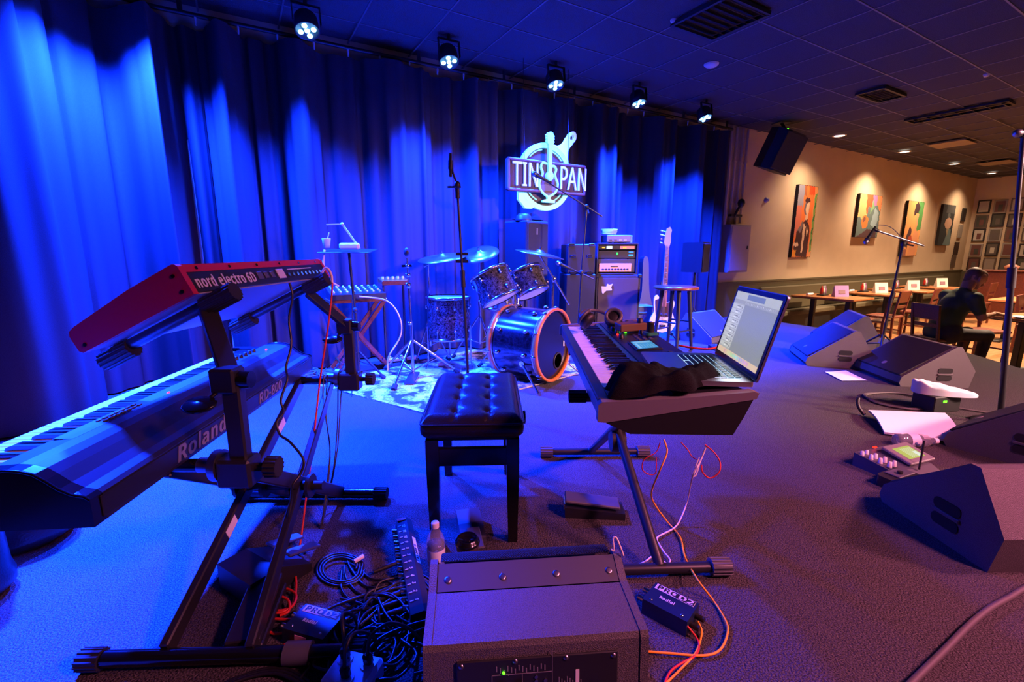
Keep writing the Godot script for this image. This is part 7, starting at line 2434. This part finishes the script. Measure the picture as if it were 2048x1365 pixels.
	cord("red_cable", "bright red cable loop hanging under the rear of the workstation keyboard", [Vector3(0.769, 0.392, -1.720), Vector3(0.798, 0.369, -1.700), Vector3(0.816, 0.337, -1.680), Vector3(0.806, 0.304, -1.660), Vector3(0.773, 0.279, -1.660), Vector3(0.742, 0.304, -1.660), Vector3(0.740, 0.331, -1.670)], 0.0028, M.cable_red)
	cord("red_cable", "short dull red cable under the workstation keyboard", [Vector3(0.704, 0.368, -1.800), Vector3(0.726, 0.344, -1.780), Vector3(0.740, 0.320, -1.760), Vector3(0.755, 0.324, -1.720)], 0.0022, M.cable_red)
	cord("red_cable", "thin red loop of cable behind the X stand leg", [Vector3(0.634, 0.346, -1.850), Vector3(0.619, 0.300, -1.850), Vector3(0.570, 0.266, -1.850), Vector3(0.566, 0.219, -1.850), Vector3(0.600, 0.196, -1.850), Vector3(0.625, 0.208, -1.850), Vector3(0.621, 0.277, -1.850)], 0.0022, M.cable_red)
	cord("brown_cable", "orange brown cable from the direct box beside the X stand", [Vector3(0.531, 0.030, -1.212), Vector3(0.552, 0.012, -1.185), Vector3(0.551, 0.008, -1.158), Vector3(0.526, 0.008, -1.124), Vector3(0.476, 0.008, -1.098), Vector3(0.436, 0.008, -1.071), Vector3(0.399, 0.008, -1.020)], 0.0034, M.cable_red)
	cord("brown_cable", "second orange brown cable from the direct box, lying over the first", [Vector3(0.572, 0.030, -1.226), Vector3(0.579, 0.012, -1.209), Vector3(0.559, 0.008, -1.171), Vector3(0.525, 0.008, -1.127), Vector3(0.467, 0.008, -1.079), Vector3(0.410, 0.008, -1.034)], 0.0032, M.cable_orange)
	cord("thick_grey_cable", "thick grey cable lying across the open carpet", [Vector3(1.014, 0.012, -1.002), Vector3(1.116, 0.012, -1.060), Vector3(1.259, 0.012, -1.140), Vector3(1.421, 0.012, -1.232), Vector3(1.549, 0.012, -1.297), Vector3(1.668, 0.012, -1.347), Vector3(1.794, 0.012, -1.401), Vector3(2.081, 0.012, -1.510)], 0.0095, M.cable_grey)
	cord("white_cable", "bent end of white cable sticking up at the powered monitor's corner", [Vector3(0.258, 0.387, -1.070), Vector3(0.265, 0.387, -1.070), Vector3(0.264, 0.412, -1.080), Vector3(0.272, 0.415, -1.080), Vector3(0.280, 0.399, -1.070), Vector3(0.288, 0.377, -1.060)], 0.0026, M.cable_white)
	# heap of black cables between the direct box, the snake box and the powered monitor
	rng.seed = 42
	for i in 16:
		var p := []
		var c := Vector3(rng.randf_range(-0.52, -0.30), 0, rng.randf_range(-1.38, -1.02))
		var n := 12
		var rad := rng.randf_range(0.05, 0.13)
		var t0 := rng.randf() * TAU
		for k in n:
			var t := t0 + k * 0.75
			p.append(Vector3(minf(c.x + rad * cos(t) * rng.randf_range(0.7, 1.4) + 0.008 * k - 0.04, -0.215), 0.006 + rng.randf() * 0.035, c.z + rad * sin(t) * rng.randf_range(0.7, 1.3)))
		cord("tangled_cable", "black cable in the heap between the snake box and the powered monitor", p, 0.0042, M.cable_black, "heap of black cables")
	for i in 4:
		var p := [Vector3(-0.30 - 0.015 * i, 0.03, -1.30 - 0.045 * i), Vector3(-0.40, 0.015 + 0.004 * i, -1.33 - 0.03 * i), Vector3(-0.50, 0.008, -1.32 - 0.04 * i), Vector3(-0.58, 0.008, -1.38 - 0.05 * i), Vector3(-0.62, 0.008, -1.48 - 0.03 * i)]
		cord("snake_lead", "black cable plugged into the side of the snake box", p, 0.004, M.cable_black, "cables plugged into the snake box")
	for i in 3:
		var p := []
		for k in 12: p.append(Vector3(-0.78 + 0.022 * k, 0.007 + 0.004 * i, -1.035 + 0.012 * i - 0.05 * sin(PI * k / 11.0)))
		cord("foreground_cable", "blue lit cable curving past the near foot of the keyboard stand", p, 0.0046, M.cable_black, "cables at the near stand foot")

# ---------- the dining room ----------
func table(label: String, at: Vector3, yaw: float, w: float, d: float) -> Node3D:
	var o := thing("dining_table", label, "table", at, yaw)
	var st := S()
	box(st, Vector3(0, 0.735, 0), Vector3(w, 0.035, d), Basis(), 0.006)
	part(o, "tabletop", st, M.table_wood)
	st = S()
	box(st, Vector3(0, 0.712, 0), Vector3(w - 0.03, 0.014, d - 0.03))
	part(o, "edge_band", st, M.black)
	for z in [-d * 0.28, d * 0.28]:
		st = S()
		box(st, Vector3(0, 0.37, z), Vector3(0.08, 0.69, 0.08), Basis(), 0.006)
		part(o, "pedestal", st, M.black)
		st = S()
		box(st, Vector3(0, 0.018, z), Vector3(w * 0.75, 0.035, 0.09), Basis(), 0.006)
		part(o, "foot", st, M.black)
	return o

func chair_parts(o: Node3D) -> void:  # faces local +z
	var st := S()
	box(st, Vector3(0, 0.45, 0), Vector3(0.42, 0.035, 0.42), Basis(), 0.010)
	part(o, "seat", st, M.chair_wood)
	var tilt := Basis(Vector3.RIGHT, -0.14)
	st = S()
	box(st, Vector3(0, 0.80, -0.235), Vector3(0.41, 0.20, 0.022), tilt, 0.006)
	part(o, "back_panel", st, M.chair_wood)
	st = S()
	box(st, Vector3(0, 0.63, -0.21), Vector3(0.35, 0.05, 0.02), tilt, 0.004)
	part(o, "lower_rail", st, M.chair_wood)
	for x in [-1, 1]:
		st = S()
		bar(st, Vector3(x * 0.19, 0.0, -0.20), Vector3(x * 0.19, 0.46, -0.19), 0.034, 0.034, Vector3.BACK, 0.004)
		part(o, "leg", st, M.chair_wood)
		st = S()
		bar(st, Vector3(x * 0.19, 0.44, -0.19), Vector3(x * 0.19, 0.90, -0.25), 0.034, 0.03, Vector3.BACK, 0.004)
		part(o, "back_post", st, M.chair_wood)
		st = S()
		bar(st, Vector3(x * 0.18, 0.0, 0.18), Vector3(x * 0.18, 0.45, 0.18), 0.034, 0.034, Vector3.BACK, 0.004)
		part(o, "leg", st, M.chair_wood)
		st = S()
		bar(st, Vector3(x * 0.185, 0.2, -0.2), Vector3(x * 0.185, 0.2, 0.18), 0.022, 0.022)
		part(o, "stretcher", st, M.chair_wood)

func dining_room() -> void:
	# wall tables with their table ware
	var ware := ["nearest the stage", "second from the stage along the beige wall", "third from the stage along the beige wall", "fourth from the stage along the beige wall"]
	var spots := [9.38, 10.95, 12.45, 14.0]
	for i in 4:
		var c := sp(spots[i], FLOOR_Y, 4.32)
		table("wooden dining table " + ware[i], c, WYAW, 0.76, 1.06)
		var top := FLOOR_Y + 0.7535
		var st := S()
		var o := thing("menu_holder", "folded card menu standing on the table " + ware[i], "menu", sp(spots[i] + 0.05, top, 4.2), WYAW - 0.5)
		st = S()
		prism(st, [Vector2(-0.05, 0), Vector2(0.05, 0), Vector2(0.004, 0.20), Vector2(-0.004, 0.20)], -0.13, 0.13, Transform3D(Basis(Vector3(0, 0, 1), Vector3(0, 1, 0), Vector3(-1, 0, 0)), Vector3.ZERO))
		part(o, "card", st, mat(Color(0.62, 0.48, 0.72), 0.6) if i == 0 else M.off_white)
		st = S()
		box(st, Vector3(0, 0.09, 0.035), Vector3(0.12, 0.07, 0.004), Basis(Vector3.RIGHT, -0.23))
		part(o, "card_print", st, mat(Color(0.52, 0.40, 0.45), 0.6))
		o = thing("sauce_caddy", "caddy of sauce bottles on the table " + ware[i], "caddy", sp(spots[i] + 0.02, top, 4.48), WYAW)
		st = S()
		box(st, Vector3(0, 0.012, 0), Vector3(0.20, 0.024, 0.12), Basis(), 0.004)
		part(o, "tray", st, M.black)
		for k in 3:
			st = S()
			lathe(st, [Vector2(0, 0.024), Vector2(0.026, 0.024), Vector2(0.026, 0.12), Vector2(0.010, 0.155), Vector2(0.010, 0.18), Vector2(0, 0.18)], 14, Transform3D(Basis(), Vector3(-0.06 + 0.06 * k, 0, 0)))
			part(o, "bottle", st, [mat(Color(0.62, 0.12, 0.08), 0.3), M.off_white, mat(Color(0.55, 0.42, 0.58), 0.3)][k])
		o = thing("napkin_roll", "rolled white napkin on the table " + ware[i], "napkin", sp(spots[i] - 0.15, top, 4.62), WYAW)
		st = S()
		cyl(st, Vector3(-0.1, 0.022, 0), Vector3(0.1, 0.022, 0), 0.022, -1, 12)
		part(o, "napkin", st, M.towel)
	# chairs on the stage side of those tables
	var facing := ["before the table nearest the stage", "close behind another chair before the table nearest the stage", "before the second table from the stage", "before the third table from the stage", "before the fourth table from the stage"]
	var cs := [[8.95, 3.50, 0.25], [9.75, 3.60, 0.0], [10.95, 3.55, 0.1], [12.45, 3.55, -0.1], [14.0, 3.55, 0.0]]
	for i in 5:
		var o := thing("dining_chair", "brown wooden dining chair " + facing[i], "chair", sp(cs[i][0], FLOOR_Y, cs[i][1]), WYAW + PI + cs[i][2])
		chair_parts(o)
	# wall bench behind the tables
	var b := thing("wall_bench", "long dark olive upholstered bench along the beige wall", "bench", sp(12.6, FLOOR_Y, WALL_T - 0.17), WYAW)
	var st := S()
	box(st, Vector3(0, 0.40, 0.0), Vector3(8.6, 0.10, 0.26), Basis(), 0.02)
	part(b, "seat", st, M.wainscot)
	st = S()
	box(st, Vector3(0, 0.175, -0.04), Vector3(8.6, 0.35, 0.16))
	part(b, "plinth", st, M.black)
	st = S()
	box(st, Vector3(0, 0.68, -0.11), Vector3(8.6, 0.46, 0.06), Basis(), 0.02)
	part(b, "backrest", st, M.wainscot)
	# table and chairs near the person
	table("wooden dining table the seated person leans on", Vector3(6.75, FLOOR_Y, -5.75), 0.1, 1.10, 0.80)
	var o := thing("paper_plate", "white plate on the table before the seated person", "plate", Vector3(6.34, FLOOR_Y + 0.7535, -5.62))
	st = S()
	lathe(st, [Vector2(0, 0), Vector2(0.07, 0), Vector2(0.12, 0.016), Vector2(0.12, 0.02), Vector2(0.07, 0.006), Vector2(0, 0.006)], 24)
	part(o, "plate", st, M.white)
	o = thing("tabletop_sign", "pinkish upright card on the table before the seated person", "menu", Vector3(6.78, FLOOR_Y + 0.7535, -5.80), 0.2)
	st = S()
	prism(st, [Vector2(-0.05, 0), Vector2(0.05, 0), Vector2(0.004, 0.24), Vector2(-0.004, 0.24)], -0.10, 0.10, Transform3D(Basis(Vector3(0, 0, 1), Vector3(0, 1, 0), Vector3(-1, 0, 0)), Vector3.ZERO))
	part(o, "card", st, mat(Color(0.80, 0.60, 0.62), 0.6))
	for q in [[Vector3(5.62, FLOOR_Y, -5.95), PI / 2, "brown wooden dining chair the person sits on"], [Vector3(6.75, FLOOR_Y, -6.50), 0.15, "brown wooden dining chair on the far side of the seated person's table"], [Vector3(7.65, FLOOR_Y, -5.9), -PI / 2 + 0.3, "brown wooden dining chair facing the seated person"], [Vector3(8.1, FLOOR_Y, -7.0), 0.6, "brown wooden dining chair turned aside behind the seated person"]]:
		o = thing("dining_chair", q[2], "chair", q[0], q[1])
		chair_parts(o)
	table("wooden dining table farther back, behind the seated person's table", Vector3(8.9, FLOOR_Y, -7.9), 0.5, 1.0, 0.76)
	# host stand before the gallery wall
	o = thing("host_stand", "dark red brown wooden host stand with a tray before the gallery wall", "host stand", sp(15.6, FLOOR_Y, 3.45), WYAW)
	st = S()
	box(st, Vector3(0, 0.55, 0), Vector3(0.50, 1.1, 0.9), Basis(), 0.01)
	part(o, "cabinet", st, M.chair_wood)
	st = S()
	box(st, Vector3(0, 1.115, 0), Vector3(0.6, 0.03, 1.0), Basis(), 0.008)
	part(o, "counter", st, M.chair_wood)
	st = S()
	lathe(st, [Vector2(0, 1.13), Vector2(0.10, 1.13), Vector2(0.13, 1.22), Vector2(0.06, 1.26), Vector2(0, 1.27)], 18)
	part(o, "bread_dome", st, mat(Color(0.66, 0.42, 0.34), 0.5))

# ---------- the person ----------
func nets(st: SurfaceTool, bones: Array, lo: Vector3, hi: Vector3, cell: float, k: float) -> void:
	# bones: [a, b, ra, rb, colour]; meshes their smooth union as surface nets with vertex colours
	var n := Vector3i(((hi - lo) / cell).ceil()) + Vector3i.ONE
	var f := PackedFloat32Array()
	f.resize(n.x * n.y * n.z)
	f.fill(1.0)
	var id := func(x: int, y: int, z: int): return x + n.x * (y + n.y * z)
	for q in bones:
		var a: Vector3 = q[0]
		var ab: Vector3 = q[1] - q[0]
		var l2 := maxf(ab.length_squared(), 1e-9)
		var ra: float = q[2]
		var rb: float = q[3]
		var pad := maxf(ra, rb) + k + 2.0 * cell
		var mn := Vector3i(((a.min(q[1]) - Vector3.ONE * pad - lo) / cell).floor()).clamp(Vector3i.ZERO, n - Vector3i.ONE)
		var mx := Vector3i(((a.max(q[1]) + Vector3.ONE * pad - lo) / cell).ceil()).clamp(Vector3i.ZERO, n - Vector3i.ONE)
		for z in range(mn.z, mx.z + 1):
			for y in range(mn.y, mx.y + 1):
				for x in range(mn.x, mx.x + 1):
					var p := lo + Vector3(x, y, z) * cell
					var t := clampf((p - a).dot(ab) / l2, 0.0, 1.0)
					var d := (p - a - ab * t).length() - lerpf(ra, rb, t)
					var i := x + n.x * (y + n.y * z)
					var e := f[i]
					var h := clampf(0.5 + 0.5 * (e - d) / k, 0.0, 1.0)
					f[i] = lerpf(e, d, h) - k * h * (1.0 - h)
	var vert := {}
	for z in n.z - 1:
		for y in n.y - 1:
			for x in n.x - 1:
				var i0 := x + n.x * (y + n.y * z)
				var inside := 0
				var v := [f[i0], f[i0 + 1], f[i0 + n.x], f[i0 + n.x + 1], f[i0 + n.x * n.y], f[i0 + n.x * n.y + 1], f[i0 + n.x * n.y + n.x], f[i0 + n.x * n.y + n.x + 1]]
				for w in v: inside += 1 if w < 0.0 else 0
				if inside == 0 or inside == 8: continue
				var sum := Vector3.ZERO
				var cnt := 0
				for e in [[0, 1], [2, 3], [4, 5], [6, 7], [0, 2], [1, 3], [4, 6], [5, 7], [0, 4], [1, 5], [2, 6], [3, 7]]:
					var a: float = v[e[0]]
					var b: float = v[e[1]]
					if (a < 0.0) != (b < 0.0):
						var pa := Vector3(e[0] & 1, (e[0] >> 1) & 1, e[0] >> 2)
						var pb := Vector3(e[1] & 1, (e[1] >> 1) & 1, e[1] >> 2)
						sum += pa.lerp(pb, a / (a - b))
						cnt += 1
				vert[i0] = lo + (Vector3(x, y, z) + sum / cnt) * cell
	var tint := func(p: Vector3) -> Color:
		var best := 1e9
		var c := Color.WHITE
		for q in bones:
			var ab: Vector3 = q[1] - q[0]
			var t := clampf((p - q[0]).dot(ab) / maxf(ab.length_squared(), 1e-9), 0.0, 1.0)
			var d: float = (p - q[0] - ab * t).length() - lerpf(q[2], q[3], t)
			if d < best:
				best = d
				c = q[4]
		return c
	st.set_smooth_group(0)
	var shade := {}
	for i in vert: shade[i] = tint.call(vert[i])
	var step := [1, n.x, n.x * n.y]
	for i in vert:
		for ax in 3:
			var u: int = step[(ax + 1) % 3]
			var w: int = step[(ax + 2) % 3]
			if not (vert.has(i - u) and vert.has(i - w) and vert.has(i - u - w)): continue
			var a := f[i]
			var b := f[i + step[ax]]
			if (a < 0.0) == (b < 0.0): continue
			var q := [i - u - w, i - w, i, i - u]
			if a >= 0.0: q.reverse()
			for t in [[0, 2, 1], [0, 3, 2]]:
				for s in t:
					st.set_color(shade[q[s]])
					st.set_uv(Vector2.ZERO)
					st.add_vertex(vert[q[s]])
	st.set_smooth_group(-1)

func seated_person() -> void:
	var o := thing("person", "seated person in a dark green T-shirt and dark trousers bent over the table", "person", Vector3(5.62, FLOOR_Y, -5.9))
	var skin := Color(0.34, 0.17, 0.10)
	var shirt := Color(0.022, 0.05, 0.026)
	var trousers := Color(0.02, 0.018, 0.025)
	var shoe := Color(0.02, 0.02, 0.02)
	var hip := Vector3(5.60, 0.13, -5.9)
	var chest := Vector3(5.71, 0.47, -5.9)
	var neck := Vector3(5.80, 0.66, -5.9)
	var head := Vector3(5.90, 0.80, -5.9)
	var bones := [[hip, Vector3(5.63, 0.30, -5.9), 0.16, 0.15, shirt], [Vector3(5.63, 0.30, -5.9), chest, 0.15, 0.155, shirt], [chest, Vector3(5.75, 0.58, -5.9), 0.155, 0.11, shirt], [Vector3(5.76, 0.60, -5.9), head, 0.06, 0.055, skin],
		[hip + Vector3(0, -0.02, 0.08), hip + Vector3(0, -0.02, -0.08), 0.14, 0.14, trousers]]
	for s in [-1, 1]:
		var z: float = -5.9 + s * 0.19
		var sh := Vector3(5.75, 0.575, z)
		var elbow := Vector3(5.83, 0.34, z + s * 0.05)
		var wrist := Vector3(6.07, 0.375, z + s * -0.02)
		bones.append_array([[Vector3(5.75, 0.585, -5.9), sh, 0.075, 0.07, shirt], [sh, sh.lerp(elbow, 0.62), 0.075, 0.066, shirt], [sh.lerp(elbow, 0.62), elbow, 0.045, 0.042, skin], [elbow, wrist, 0.042, 0.028, skin]])
		var knee := Vector3(6.05, 0.09, -5.9 + s * 0.13)
		var ankle := Vector3(6.0, -0.34, -5.9 + s * 0.13)
		bones.append_array([[hip + Vector3(0.02, -0.03, s * 0.09), knee, 0.095, 0.07, trousers], [knee, ankle, 0.068, 0.05, trousers], [ankle, Vector3(6.15, -0.375, -5.9 + s * 0.14), 0.045, 0.04, shoe]])
	var st := S()
	nets(st, bones, Vector3(5.3, -0.45, -6.35), Vector3(6.35, 0.80, -5.45), 0.022, 0.03)
	# head on a finer grid: skull, jaw, nose, brow, ears
	var fwd := Vector3(0.88, -0.42, 0.22).normalized()
	var up := Vector3(0.42, 0.9, 0.0).normalized()
	up = (up - fwd * up.dot(fwd)).normalized()
	var side := fwd.cross(up)
	var at := func(x: float, y: float, z: float): return head + side * x + up * y + fwd * z
	var hb := [[at.call(0, 0.03, -0.03), at.call(0, 0.03, 0.02), 0.085, 0.085, skin], [at.call(0, -0.03, 0.02), at.call(0, -0.085, 0.055), 0.065, 0.038, skin], [at.call(0, 0.0, 0.095), at.call(0, -0.035, 0.112), 0.010, 0.015, skin], [at.call(-0.04, 0.02, 0.085), at.call(0.04, 0.02, 0.085), 0.014, 0.014, skin], [at.call(-0.02, -0.065, 0.088), at.call(0.02, -0.065, 0.088), 0.009, 0.009, Color(0.30, 0.11, 0.08)],
		[at.call(0, -0.08, -0.05), neck, 0.055, 0.058, skin]]
	for s in [-1, 1]:
		hb.append([at.call(s * 0.085, 0.01, -0.01), at.call(s * 0.09, -0.03, -0.005), 0.016, 0.012, skin])
		hb.append([at.call(s * 0.033, 0.002, 0.084), at.call(s * 0.034, 0.002, 0.084), 0.012, 0.012, Color(0.05, 0.04, 0.035)])
	nets(st, hb, head - Vector3.ONE * 0.17, head + Vector3.ONE * 0.17, 0.009, 0.018)
	# hands: palm, four fingers and a thumb each
	for s in [-1, 1]:
		var w := Vector3(6.07, 0.375, -5.9 + s * 0.17)
		var pd := Vector3(0.95, -0.12, -s * 0.28).normalized()
		var across: Vector3 = pd.cross(Vector3.UP).normalized() * s
		var pk := w + pd * 0.07
		var fb := [[w - pd * 0.02, pk, 0.027, 0.028, skin], [w + across * 0.015, pk + across * 0.022, 0.02, 0.016, skin], [w - across * 0.015, pk - across * 0.022, 0.02, 0.016, skin]]
		for i in 4:
			var b0: Vector3 = pk + across * (0.030 - 0.020 * i) + pd * 0.012
			var l: float = [0.055, 0.062, 0.058, 0.045][i]
			var m: Vector3 = b0 + pd * l * 0.55 + Vector3(0, -0.004, 0)
			fb.append([b0, m, 0.0092, 0.0085, skin])
			fb.append([m, m + (pd + Vector3(0, -0.7, 0)).normalized() * l * 0.5, 0.0085, 0.0075, skin])
		var tb: Vector3 = w + pd * 0.03 + across * 0.03
		fb.append([tb, tb + pd * 0.03 + across * 0.022, 0.011, 0.0095, skin])
		fb.append([tb + pd * 0.03 + across * 0.022, tb + pd * 0.055 + across * 0.02, 0.0095, 0.008, skin])
		nets(st, fb, w - Vector3(0.08, 0.09, 0.11), w + Vector3(0.2, 0.08, 0.11), 0.0045, 0.006)
	var m := mat(Color.WHITE, 0.75)
	m.vertex_color_use_as_albedo = true
	wpart(o, "body", st, m)
	# hair
	st = S()
	nets(st, [[at.call(0, 0.055, -0.045), at.call(0, 0.06, 0.03), 0.083, 0.070, Color.WHITE], [at.call(0, 0.0, -0.07), at.call(0, -0.05, -0.075), 0.058, 0.04, Color.WHITE], [at.call(0.05, 0.03, -0.03), at.call(0.06, 0.0, -0.03), 0.045, 0.03, Color.WHITE], [at.call(-0.05, 0.03, -0.03), at.call(-0.06, 0.0, -0.03), 0.045, 0.03, Color.WHITE]], head - Vector3.ONE * 0.2, head + Vector3.ONE * 0.2, 0.011, 0.02)
	wpart(o, "hair", st, mat(Color(0.38, 0.26, 0.19), 0.6))
